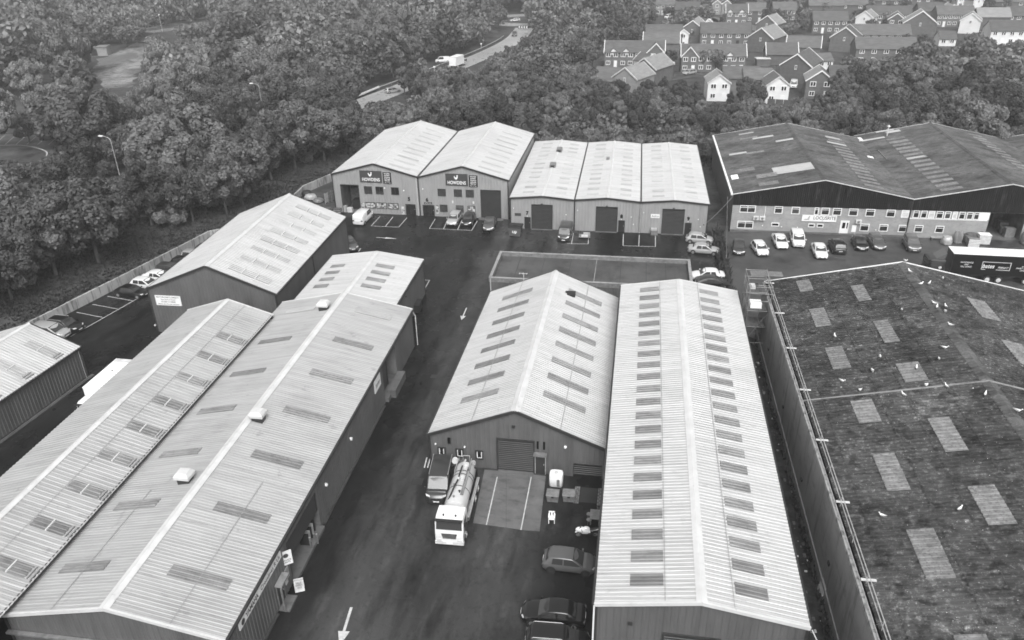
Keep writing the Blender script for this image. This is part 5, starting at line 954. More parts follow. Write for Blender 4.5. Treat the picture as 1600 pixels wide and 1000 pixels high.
# ---------------------------------------------------------------- yard clutter
def wheelie(p, rz, label, m='steel_mid', s=1.0):
    r = thing('wheeled_bin', label, 'bin', (p[0], p[1], 0), rz); r.scale = (s, s, s); rows = [[(-.6, -.38, .15), (.6, -.38, .15), (.6, .38, .15), (-.6, .38, .15)], [(-.68, -.5, 1.1), (.68, -.5, 1.1), (.68, .5, 1.1), (-.68, .5, 1.1)]]
    MB().grid(rows, close=True).face(rows[0][::-1]).face(rows[1]).build('tub', m, r)
    l_ = [[(-.73, -.56, 1.105), (.73, -.56, 1.105), (.73, .55, 1.105), (-.73, .55, 1.105)], [(-.7, -.52, 1.2), (.7, -.52, 1.2), (.7, .52, 1.3), (-.7, .52, 1.3)]]; MB().grid(l_, close=True).face(l_[1]).face(l_[0][::-1]).build('lid', 'steel_mid' if m == 'steel_mid' else m, r)
    MB().box(-.14, -.52, .82, .14, -.44, 1.0).build('latch', 'black_soft', r)
    for x in (-.5, .5):
        for y in (-.3, .3): MB().cyl((x-.03, y, .09), (x+.03, y, .09), .09, 8).build('castor', 'black_soft', r)
    return r
p = (-5.36, 52.40, 0.00); wheelie((p[0]+.05, p[1]+.45), math.radians(0), 'grey wheeled bin in front of the white tank', s=.78); p = (-3.93, 52.59, 0.00); wheelie((p[0], p[1]+.45), math.radians(2), 'grey wheeled bin standing alone right of the white tank', s=.78)
p = (-5.25, 54.64, 0.00); r = thing('storage_tank', 'white rounded plastic tank standing by the unit 11 wall', 'tank', (p[0], p[1]+.55, 0))
rows = []
for z, s_ in ((0, .90), (.08, 1), (1.05, 1), (1.2, .93), (1.24, .75)):
    rows.append([(.62*s_*math.copysign(abs(math.cos(t))**.45, math.cos(t)), .55*s_*math.copysign(abs(math.sin(t))**.45, math.sin(t)), z) for t in np.linspace(0, 2*math.pi, 25)[:-1]])
MB().grid(rows, close=True, flip=False).face(rows[-1]).build('shell', 'white_plastic', r, 45); MB().cyl((0, 0, 1.24), (0, 0, 1.31), .17, 12).build('filler_cap', 'off_white', r); MB().box(.1, -.6, .15, .35, -.54, .9).build('gauge', 'steel_mid', r)
p = (-5.13, 50.26, 0.00); r = thing('garden_chair', 'white plastic garden chair standing alone on the tarmac', 'chair', (p[0], p[1], 0), math.radians(4))
for x in (-.24, .24):
    for y in (-.24, .24): MB().box(x-.03, y-.03, 0, x+.03, y+.03, .42 if y < 0 else .62).build('leg', 'white_plastic', r)
    MB().box(x-.03-.02, -.26, .62, x+.03+.02, .28, .66).build('armrest', 'white_plastic', r); MB().box(x-.03, -.26, .42, x+.03, -.2, .62).build('arm_post', 'white_plastic', r)
MB().box(-.25, -.25, .40, .25, .25, .44).build('seat', 'white_plastic', r); g = MB().box(-.25, .24, .44, -.16, .29, .86).box(.16, .24, .44, .25, .29, .86).box(-.25, .24, .80, .25, .30, .9).box(-.07, .24, .44, .07, .29, .8); g.build('backrest', 'white_plastic', r)
# sunken plate with paved border
a, b = (-3.57, 55.04, 0.00), (-1.17, 52.80, 0.00); r = tag(bpy.data.objects.new('paved_pit', None), 'dark metal ground plate with a pale brick border below the second unit 11 door', None, None, 'structure'); COL.objects.link(r)
x0, x1, y1, y0 = a[0], b[0], a[1], b[1]; MB().box(x0+.55, y0+.2, 0, x1-.35, y1-.05, .03).build('ground_plate', 'door_dark', r)
for i in range(10):
    for k in range(3):
        y = y0+(y1-y0)*i/10; MB().box(x0+.16*k+.05, y+.01, 0, x0+.16*k+.19, y+(y1-y0)/10-.02, .045).build('brick', 'steel_mid' if (i+k) % 3 else 'concrete', r)
        if k < 2: MB().box(x1-.31+.16*k, y+.01, 0, x1-.17+.16*k, y+(y1-y0)/10-.02, .045).build('brick', 'concrete' if (i+k) % 2 else 'steel_mid', r)
p = (-1.53, 50.51, 0.00); r = thing('patio_table', 'grey table with two round stools beside the motorcycle', 'table', (p[0], p[1]+.3, 0)); MB().box(-.42, -.6, .7, .42, .6, .75).build('tabletop', 'steel_mid', r)
for x in (-.35, .35):
    for y in (-.5, .5): MB().box(x-.03, y-.03, 0, x+.03, y+.03, .7).build('leg', 'steel_mid', r)
for i, q in enumerate(((-2.04, 50.91, 0.00), (-2.00, 50.21, 0.00))):
    r = thing('stool', ('far round grey stool beside the patio table', 'near round grey stool beside the patio table')[i], 'stool', (q[0], q[1]+.2, 0)); MB().cyl((0, 0, .42), (0, 0, .47), .22, 14).build('seat', 'steel_mid', r)
    for t in range(3): MB().cyl((.15*math.cos(t*2.1), .15*math.sin(t*2.1), .42), (.2*math.cos(t*2.1), .2*math.sin(t*2.1), 0), .02, 5).build('leg', 'steel_mid', r)
p = (-1.25, 52.13, 0.00); r = thing('plant_pot', 'small grey tub beside the long shed wall', 'pot', (p[0], p[1], 0)); MB().cyl((0, 0, 0), (0, 0, .45), .16, 12, r1=.2).build('tub', 'steel_mid', r); MB().cyl((0, 0, .40), (0, 0, .46), .17, 10).build('soil', 'soil_dark', r)
# big recycling bin before unit 7
p = (-17.79, 113.28, 0.00); r = thing('recycling_bin', 'large grey recycling bin with white round logo before unit 7', 'bin', (p[0]+.05, p[1]+.9, 0), math.radians(-4))
rows = [[(-.9, -.8, .15), (.9, -.8, .15), (.9, .7, .15), (-.9, .7, .15)], [(-1.0, -.95, 1.5), (1.0, -.95, 1.5), (1.0, .85, 1.65), (-1.0, .85, 1.65)]]; MB().grid(rows, close=True).face(rows[0][::-1]).build('tub', 'paint_grey', r); MB().face(rows[1]).box(-1.05, -.2, 1.5, 1.05, .95, 1.72).build('lid', 'black_soft', r)
g = MB(); M = face_matrix((0, -.905, .95), (1, 0, 0))
for k in range(12):
    t0, t1 = 2*math.pi*k/12, 2*math.pi*(k+1)/12
    if k not in (2, 8): g.face([tuple(M @ Vector((rr*math.cos(t), rr*math.sin(t), .0))) for rr, t in ((.22, t0), (.36, t0), (.36, t1), (.22, t1))])
g.face([tuple(M @ Vector(q)) for q in ((-.1, -.16, 0), (.1, -.16, 0), (.16, .16, 0), (-.02, .16, 0))]); g.build('logo', 'white_paint', r); MB().box(.93, -.5, .75, 1.06, -.1, 1.35).build('handle', 'black_soft', r)
for x in (-.75, .75):
    for y in (-.6, .5): MB().cyl((x-.05, y, .1), (x+.05, y, .1), .1, 8).build('castor', 'black_soft', r)
# trolley and crates before unit 8
p = (-6.88, 113.68, 0.00); r = thing('flat_trolley', 'flat trolley loaded with boards in the bay before unit 8', 'trolley', (p[0], p[1]+.3, 0), math.radians(3)); MB().box(-.9, -.5, .35, .9, .9, .43).build('deck', 'steel_mid', r); MB().box(-.5, -.45, .44, .5, .1, .62).build('box', 'off_white', r); MB().box(-.2, .2, .44, .8, .8, .75).build('box', 'steel_pale', r); MB().tube([(-.85, .85, .4), (-.85, .85, 1.1), (.85, .85, 1.1), (.85, .85, .4)], .03, 5).build('handle', 'steel_mid', r)
for x in (-.7, .7):
    for y in (-.35, .7): MB().cyl((x-.04, y, .16), (x+.04, y, .16), .16, 8).build('wheel', 'tyre', r)
p = (3.83, 116.47, 0.00); r = thing('pallet_stack', 'small stack of grey crates left of the unit 9 door', 'crates', (p[0], p[1]+.4, 0)); MB().box(-.6, -.5, 0, .6, .5, .14).build('pallet', 'wood_dark', r); MB().box(-.5, -.4, .145, .5, .4, .75).build('crate', 'steel_mid', r); MB().box(-.55, -.3, .755, .35, .42, 1.0).build('crate', 'steel_pale', r)
# pallets, wrapped stacks and boxes before the second brick bay
def pallet(r):
    for i in range(5): MB().box(-.5, -.6+i*.27, .1, .5, -.48+i*.27, .13).build('slat', 'wood_pale', r)
    for x in (-.45, 0, .45): MB().box(x-.05, -.6, 0, x+.05, .6, .098).build('runner', 'wood_dark', r)
def lumpy(r, name, w_, d_, h_, m, n=14):
    rows = []
    for z, s_ in ((.14, 1), (h_*.4, 1.06), (h_*.75, .98), (h_*.95, .8), (h_, .4)):
        rows.append([(w_*s_*math.cos(t)*random.uniform(.88, 1.1), d_*s_*math.sin(t)*random.uniform(.88, 1.1), z+random.uniform(-.05, .05)) for t in np.linspace(0, 2*math.pi, n+1)[:-1]])
    MB().grid(rows, close=True).face(rows[-1]).face(rows[0][::-1]).build(name, m, r, 30)
PG = 'pallet loads before the second brick bay'
for q, kind, lab in (((47.04, 117.09, 0.00), 'wrap', 'white plastic-wrapped pallet load slumped beside the lorry cab'), ((48.87, 118.05, 0.00), 'wrap2', 'tall pale wrapped pallet load against the brick wall'), ((50.82, 118.52, 0.00), 'dark', 'low pallet load under dark sheeting among the wrapped loads'), ((52.58, 120.25, 0.00), 'dark', 'dark crate load at the back of the pallet row'), ((52.41, 117.94, 0.00), 'box', 'pale cardboard box load at the right of the pallet row'), ((50.49, 116.48, 0.00), 'crate', 'white slatted crate partly behind the lorry roof')):
    r = thing('pallet_load', lab, 'pallet load', (q[0], q[1]+.6, 0), random.uniform(-.15, .15), PG); pallet(r)
    if kind == 'wrap': lumpy(r, 'wrapped_load', .75, .7, 1.3, 'steel_pale')
    elif kind == 'wrap2': lumpy(r, 'wrapped_load', .65, .6, 1.8, 'concrete_wall')
    elif kind == 'dark': MB().box(-.9, -.6, .14, .9, .7, 1.15).build('crate', 'steel_mid', r); lumpy(r, 'sheet', .95, .8, 1.4, 'wood_dark')
    elif kind == 'box': MB().box(-.8, -.6, .14, .8, .6, 1.5).build('carton', 'off_white', r); MB().box(-.82, -.62, 1.503, .82, .62, 1.56).build('carton_lid', 'white_paint', r)
    else:
        for i in range(5): MB().box(-.75, -.6, .2+i*.24, .75, -.56, .36+i*.24).build('slat', 'white_paint', r)
        MB().box(-.74, -.55, .14, .74, .6, 1.3).build('carton', 'steel_mid', r)
q = (46.29, 118.78, 0.00); r = thing('timber_bench', 'low timber bench against the brick wall beside the pallets', 'bench', (q[0], q[1]+.3, 0)); MB().box(-1.1, -.35, .5, 1.1, .35, .58).build('seat', 'wood_pale', r)
for x in (-.95, .95): MB().box(x-.06, -.3, 0, x+.06, .3, .5).build('leg', 'wood_dark', r)
q = (57.95, 118.31, 0.00); r = thing('gas_tank', 'dark rounded tank at the right edge beside the doorway pier', 'tank', (q[0]+.6, q[1]+.8, 0)); rows = [[(rr*math.cos(t), rr*math.sin(t), z) for t in np.linspace(0, 2*math.pi, 17)[:-1]] for z, rr in ((.1, .7), (1.4, .75), (1.9, .6), (2.1, .2))]; MB().grid(rows, close=True).face(rows[-1]).build('shell', 'steel_mid', r, 40); MB().cyl((0, 0, 0), (0, 0, .12), .6, 12).build('base', 'concrete', r)
# clutter by unit 5: pallets, bins, gate
for i, (q, h_, lab) in enumerate((((-51.33, 121.09, 0.00), .9, 'pallet stack left of the unit 5 loading door'), ((-49.56, 120.96, 0.00), .8, 'second pallet stack beside the unit 5 door post'))):
    r = thing('pallet_stack', lab, 'pallets', (q[0], q[1], 0), .1)
    for k in range(5): MB().box(-.6, -.5, k*.18, .6, .5, k*.18+.13).build('pallet', 'wood_pale' if k % 2 else 'wood_dark', r)
q = (-47.56, 121.81, 0.00); r = thing('cardboard_box', 'pale boxes on the ground before the unit 5 loading door', 'box', (q[0], q[1], 0)); MB().box(-.5, -.3, 0, .4, .3, .75).build('carton', 'off_white', r); MB().box(-1.1, -.3, 0, -.6, .3, 1.1).build('carton', 'steel_pale', r)
q0, q1 = (-53.31, 125.14, 0.00), (-52.55, 126.93, 0.00); r = thing('mesh_gate', 'pale-panelled steel gate left of unit 5', 'gate', (q0[0], q0[1], 0), math.atan2(q1[1]-q0[1], q1[0]-q0[0])); g = MB()
for i in range(3): MB().box(i*.8, -.03, .2, i*.8+.72, .03, 1.9).build('panel', 'steel_mid' if i else 'steel_pale', r); MB().cyl((i*.8-.04, 0, 0), (i*.8-.04, 0, 2.0), .04, 6).build('post', 'steel_pale', r)
CL = [(-54.95, 125.99, 0.00), (-56.85, 127.17, 0.00), (-59.96, 130.05, 0.00), (-58.36, 129.13, 0.00), (-60.05, 127.89, 0.00)]
for i, q in enumerate(CL):
    r = thing('scrap_heap', ('pile of scrap left of unit 5, nearest the gate', 'pile of pale scrap bags left of unit 5', 'grey scrap pile under the trees left of unit 5', 'dark scrap pile behind the bags left of unit 5', 'low rubble pile behind the parts shed roof')[i], 'scrap', (q[0], q[1], 0)); lumpy(r, 'heap', .9+.2*(i % 3), .8, .7+.3*(i % 2), ('steel_mid', 'steel_pale', 'wood_dark', 'black_soft', 'concrete')[i])
q = (-26.98, 86.39, 0.00); r = thing('waste_skip', 'small dark skip against the far corner of the dealer shed', 'skip', (q[0]+.2, q[1]+.6, 0), math.radians(5)); MB().box(-.7, -.9, .1, .7, .9, 1.1).build('tub', 'black_soft', r); MB().box(-.75, -.95, 1.103, .75, .95, 1.2).build('lid', 'trim_dark', r)
for q, h_ in (((-23.85, 45.15, 0.00), 1.0), ((-24.23, 44.58, 0.00), 1.1)):
    r = thing('bollard', 'leaning steel bollard at the corner of the dealer bay' if h_ > 1.05 else 'steel bollard beyond the dealer bay', 'bollard', (q[0], q[1], 0)); MB().cyl((0, 0, 0), (0, 0, h_), .07, 8).build('post', 'steel_mid', r); MB().cyl((0, 0, h_), (0, 0, h_+.04), .08, 8).build('cap', 'steel_pale', r)
for i, q in enumerate(((-24.14, 43.38, 0.00), (-24.10, 42.62, 0.00), (-24.06, 41.74, 0.00))):
    r = thing('floor_marker', ('furthest', 'middle', 'nearest')[i]+' of three pale blocks on the tarmac before the dealer bay', 'block', (q[0], q[1], 0), .5); MB().box(-.14, -.12, 0, .14, .12, .12).build('block', 'off_white', r); MB().box(-.1, -.08, .121, .1, .08, .15).build('cap', 'white_paint', r)
q = (-25.48, 44.41, 0.00); r = thing('display_stand', 'dark display rack with frames inside the dealer bay', 'rack', (BL['D'][0]+15.6-.5, BL['D'][1]+14.2, .25), .1)
for i in range(5): MB().box(-.5, -.9+i*.42, 0, .3, -.86+i*.42, 1.2).build('frame', 'steel_pale' if i % 2 else 'black_soft', r)
# leaning board and litter in the alley
q = (15.81, 55.73, 0.00); r = thing('leaning_board', 'pale board leaning on the concrete wall in the alley', 'board', (15.55, 45.2, 0), 0); M = Matrix.Rotation(math.radians(14), 4, 'Y'); MB().box(-.03, -.6, 0, .03, .6, 2.1, M=M).build('sheet', 'off_white', r); MB().box(-.06, -.6, .3, -.03, .6, .36, M=M).build('batten', 'wood_pale', r)
g = MB()
for i in range(260):
    y = random.uniform(28, 84); x = random.uniform(12.7, 15.9); s_ = random.uniform(.04, .22); g.box(x, y, 0, x+s_, y+s_*random.uniform(.3, 2), s_*.5, random.choice((0, 0, 0, 1, 2)), M=None)
tag(g.build('alley_litter', ['wood_dark', 'steel_mid', 'off_white']), 'scattered scrap and litter along the dark alley', 'litter', None, 'stuff')
# scaffold tower at the corner of the mossy shed
q = (14.9, 84.0); r = thing('scaffold_tower', 'scaffold access tower at the far corner of the mossy shed', 'scaffold', (14.3, 82.2, 0), math.radians(.3))
for x in (-.9, 1.4):
    for y in (-2.2, 0, 2.4): MB().cyl((x, y, 0), (x, y, 9.1), .035, 6).build('standard', 'steel_mid', r)
for z in (2, 4, 6, 7.2, 8.1, 8.9):
    for x in (-.9, 1.4): MB().cyl((x, -2.3, z), (x, 2.5, z), .03, 5).build('ledger', 'steel_mid', r)
    for y in (-2.2, 0, 2.4): MB().cyl((-1.0, y, z), (1.5, y, z), .03, 5).build('transom', 'steel_mid', r)
for z, y0_, y1_ in ((6.05, -2.1, -.2), (7.25, .1, 2.3), (4.05, -2.2, 0)):
    for i in range(4): MB().box(-.85+i*.52, y0_, z, -.4+i*.52, y1_, z+.05).build('board', 'wood_dark', r)
for s_ in ((-.9, -2.2, 0, -.9, 0, 4), (-.9, 0, 4, -.9, 2.4, 8), (1.4, 0, 0, 1.4, 2.4, 4), (-.9, -2.2, 2, 1.4, -2.2, 6)): MB().cyl(s_[:3], s_[3:], .028, 5).build('brace', 'steel_mid', r)
MB().box(-.6, -1.8, 6.11, .6, -.6, 6.65).build('tarpaulin_load', 'white_plastic', r); MB().box(-.5, .6, 7.31, .1, 1.6, 7.6).build('stacked_fittings', 'off_white', r); MB().box(.2, 1.2, 7.31, .5, 1.5, 7.66).build('bucket', 'black_soft', r)
for i in range(5): MB().cyl((-.2, 2.9+i*.25, 8.0+.02*i), (3.4, 3.0+i*.28, 8.0), .03, 5).build('loose_tube', 'steel_mid', r)
# gulls on the mossy roof
def gull_meshes(pose):
    rows = []
    for x, z, ry, rz_ in ((-.30, .30, .012, .01), (-.20, .28, .05, .04), (-.05, .25, .10, .095), (.08, .26, .105, .10), (.16, .31, .075, .075), (.20, .38, .05, .055), (.225, .44, .052, .05), (.26, .455, .045, .04), (.295, .45, .02, .018), (.33, .44, .006, .006)):
        rows.append([(x, ry*math.sin(t), z+rz_*math.cos(t)) for t in np.linspace(0, 2*math.pi, 11)[:-1]])
    body = MB().grid(rows, close=True).face(rows[0][::-1]).face(rows[-1]).mesh('body', 'gull_white', 60)
    out = [('body', body)]
    for s in (1, -1): out.append(('wing', MB().grid([[(.12, s*.09, .32), (.10, s*.118, .26), (.05, s*.112, .2)], [(-.08, s*.08, .33), (-.1, s*.118, .27), (-.1, s*.1, .21)], [(-.38, s*.02, .34), (-.36, s*.04, .31), (-.3, s*.05, .27)]], flip=(s < 0)).mesh('wing', 'gull_grey', 60)))
    g = MB()
    for s in (1, -1): g.cyl((.02, s*.04, .18), (.02, s*.04, .0), .010, 5).face([(.0, s*.02, .004), (.09, s*.02, .004), (.09, s*.07, .004), (.0, s*.06, .004)])
    out.append(('legs', g.mesh('legs', 'steel_mid'))); return out
GM = gull_meshes(0)
WH = ('ridge near the far gable', 'far slope', 'upper slope', 'ridge line', 'middle of the slope', 'pale roof strip', 'lower slope')
GL = [(30.45, 85.47, 10.17), (30.07, 82.42, 10.21), (30.35, 79.50, 10.15), (31.45, 80.28, 9.92), (33.68, 82.85, 9.44), (30.32, 74.99, 10.17), (30.30, 74.13, 10.17), (31.41, 74.87, 9.93), (30.90, 73.49, 10.05), (30.38, 70.43, 10.16), (27.28, 74.56, 9.49), (20.42, 70.81, 8.02), (23.33, 66.18, 8.64), (22.19, 63.97, 8.39), (28.74, 66.50, 9.79), (27.78, 64.80, 9.58), (25.70, 63.74, 9.14), (19.48, 62.82, 7.81), (20.58, 61.14, 8.05), (23.67, 59.82, 8.70), (25.65, 60.82, 9.12), (27.09, 60.42, 9.43), (29.39, 58.70, 9.92), (30.89, 56.29, 10.07), (18.59, 45.41, 7.60), (23.47, 45.55, 8.64)]
GD = ['at the very tip of the far white verge', 'just below the far tip of the ridge', 'left of a pair near the far ridge', 'right of a pair near the far ridge', 'alone on the far side of the ridge towards the lorry', 'uppermost of a cluster on the ridge', 'lower left of a cluster on the ridge', 'right of a cluster on the ridge', 'lowest of a cluster on the ridge', 'alone on the ridge below the cluster', 'beside a dark bird-sized stain high on the slope', 'lone gull on the left of the slope between rooflights', 'small gull mid slope right of a pale rooflight', 'gull mid slope just above the pale cross strip', 'alone on the slope right of the cluster', 'just below the lone gull near the ridge', 'standing on a pale rooflight', 'furthest left above the pale cross strip', 'left on the pale cross strip', 'just below the middle of the cross strip', 'on the cross strip near its middle', 'right of the middle on the cross strip', 'small gull below the right end of the cross strip', 'far right beyond the ridge near the picture edge', 'alone low on the slope among dark sheets', 'low on the slope with a dark stain beside it']
for i, (p, dsc) in enumerate(zip(GL, GD)):
    o = thing('gull', 'white gull '+dsc, 'gull', (p[0], p[1], p[2]+.05), random.uniform(0, 6.28), 'gulls on the mossy roof'); s_ = random.uniform(.85, 1.05); o.scale = (s_,)*3
    for nm, me in GM: link(nm, me, o)
# droppings scattered on the roof
g = MB(); x0, y0 = BL['L'][0], BL['L'][1]; Wd, _, he, hr = dims('L')
for i in range(450):
    v = random.uniform(20, 78); t = random.triangular(.05, .99, .9 if i % 3 else .5); side = 'L' if random.random() < .8 else 'R'; x, z = on_slope(Wd, he, hr, side, t, .085); s_ = random.uniform(.008, .026)*(2.2 if random.random() < .04 else 1); e = (hr-he)/(Wd/2)*(1 if side == 'L' else -1)
    g.face([(x+a*s_, v+b*s_, z+a*s_*e) for a, b in ((-1, -.6), (.2, -1), (1, .3), (.1, 1), (-.8, .6))])
o = tag(g.build('bird_droppings', 'gull_white'), 'white bird droppings speckled over the mossy roof', 'droppings', None, 'stuff'); o.location = (x0, y0, 0); o.rotation_euler = (0, 0, math.radians(.31))
# ---------------------------------------------------------------- fences, lamps, cables
def fence(name, label, pts, h, z, gap=2.7, m='trim_dark', wires=3, rail='trim_dark', lean=0.0):
    r = thing(name, label, 'fence')
    for a, b in zip(pts[:-1], pts[1:]):
        a, b = Vector((*a[:2], 0)), Vector((*b[:2], 0)); n = max(1, round((b-a).length/gap))
        for k in range(n): p = a.lerp(b, k/n); MB().box(p.x-.05, p.y-.05, z, p.x+.05, p.y+.05, z+h).build('post', m, r)
        g = MB()
        for i in range(wires): zz = z+h*(i+1)/(wires+.15); g.cyl((a.x, a.y, zz), (b.x, b.y, zz), .012, 4)
        g.build('wire', rail, r)
    return r
off2 = [(p[0]+off.x*4.2, p[1]+off.y*4.2) for p in WALL_LINE[1:]]
fence('bank_fence', 'dark post-and-wire fence on the grass bank before the trees', off2, 2.3, 1.4, 3.4, m='black_soft')
fence('boundary_fence', 'overgrown dark chain-link fence between the units and the brick building car park', [(13.55, 118.5), (13.5, 104), (13.42, 86.5)], 2.0, 0.0, 2.6, wires=7)
for a, b, z0, z1, lab in ((( 14.6, 118.9), (13.6, 104), 5.9, 1.9, 'thin black cable slung from the brick building down to the fence'), ((10.9, 113.0), (15.5, 119.6), 3.4, 5.8, 'thin pale cable between unit 9 and the brick building')):
    r = thing('cable', lab, 'cable'); pts = [Vector((a[0]+(b[0]-a[0])*t, a[1]+(b[1]-a[1])*t, z0+(z1-z0)*t-1.2*t*(1-t))) for t in np.linspace(0, 1, 9)]; MB().tube(pts, .03, 5).build('wire', 'steel_mid', r); MB().box(pts[0].x-.08, pts[0].y-.08, pts[0].z-.08, pts[0].x+.08, pts[0].y+.08, pts[0].z+.08).build('bracket', 'trim_dark', r)
def lamp(p, h, rz, label, group='street lamps'):
    r = thing('street_lamp', label, 'street lamp', (p[0], p[1], p[2]), rz, group); MB().cyl((0, 0, 0), (0, 0, h), .11, 8, r1=.06).build('column', 'steel_pale', r); MB().tube([(0, 0, h), (.3, 0, h+.45), (1.2, 0, h+.7), (1.8, 0, h+.7)], .05, 6).build('arm', 'steel_pale', r); MB().box(1.6, -.18, h+.62, 2.5, .18, h+.8).build('lantern', 'white_plastic', r)
lamp((-94.0, 128.0, 0), 9.6, math.radians(170), 'tall curved street lamp standing out of the trees at the left'); lamp((-91.0, 183, 0), 8.2, math.radians(170), 'curved street lamp further off among the trees behind the parts shed')
for i, (q, h_, lab) in enumerate((((-63.91, 249.22, 0.00), 1.4, 'near white marker post on the verge of the far road'), ((-57.43, 294.56, 0.00), 1.6, 'far white marker post on the verge of the far road'), ((-206.24, 333.13, 0.00), 7, 'thin far lamp post in the wood'), ((10.61, 255.70, 0.00), 2.2, 'short post with a white plate on the residential street'), ((-8.32, 236.51, 0.00), 3, 'thin post beside the pale-roofed house'))):
    r = thing('marker_post', lab, 'post', (q[0], q[1], 0)); MB().cyl((0, 0, 0), (0, 0, h_), .07, 6).build('post', 'off_white', r); MB().box(-.3, -.05, h_-.1, .3, .05, h_+.35).build('plate', 'white_paint', r)
q = (-48.86, 344.78, 0.00); r = thing('chevron_sign', 'black and white chevron board on the roundabout', 'sign', (q[0], q[1], 0)); MB().box(-2.2, -.05, .4, 2.2, .05, 1.5).build('panel', 'sign_black', r); g = MB()
for i in range(4):
    x = 1.5-i*1.05; g.face([(x+.3, -.06, 1.45), (x, -.06, .95), (x+.3, -.06, .45), (x-.15, -.06, .45), (x-.45, -.06, .95), (x-.15, -.06, 1.45)][::-1])
g.build('chevron', 'white_paint', r)
for x in (-1.6, 1.6): MB().cyl((x, .1, 0), (x, .1, 1.4), .05, 6).build('post', 'steel_mid', r)
gr = thing('guard_rail', 'pale steel guard rail along the left verge of the far road', 'rail'); gp_ = [(x-5.2, y) for x, y in RC[26:58]]; MB().tube([(x, y, .7) for x, y in gp_], .12, 5).build('rail', 'steel_pale', gr)
for x, y in gp_[::3]: MB().cyl((x, y, 0), (x, y, .75), .06, 5).build('post', 'steel_mid', gr)
q0, q1 = (-76.01, 208.47, 0.00), (-73.51, 221.41, 0.00); r = thing('bridge_parapet', 'pale straight parapet left of the far road', 'parapet'); MB().cyl((q0[0], q0[1], .7), (q1[0], q1[1], .7), .3, 6).build('rail', 'off_white', r); MB().cyl((q0[0], q0[1], 0), (q0[0], q0[1], .7), .15, 6).build('post', 'steel_mid', r); MB().cyl((q1[0], q1[1], 0), (q1[0], q1[1], .7), .15, 6).build('post', 'steel_mid', r)
q = (-196.22, 274.17, 0.00); r = thing('utility_hut', 'small dark-doored hut in the pale clearing', 'hut', (q[0], q[1], 0), math.radians(20)); MB().box(-3, -2.5, 0, 3, 2.5, 3).build('wall', 'concrete_wall', r); MB().box(-3.2, -2.7, 3.0, 3.2, 2.7, 3.2).build('roof', 'steel_mid', r); MB().box(-2.6, -2.56, .2, -.4, -2.5, 2.5).build('door', 'black_soft', r)
q = (-203.01, 250.45, 0.00); r = thing('utility_hut', 'tiny white hut half hidden in the trees at the far left', 'hut', (q[0], q[1], 0), .3); MB().box(-1.5, -1.5, 0, 1.5, 1.5, 2.4).build('wall', 'white_paint', r); MB().box(-1.7, -1.7, 2.4, 1.7, 1.7, 2.6).build('roof', 'off_white', r)

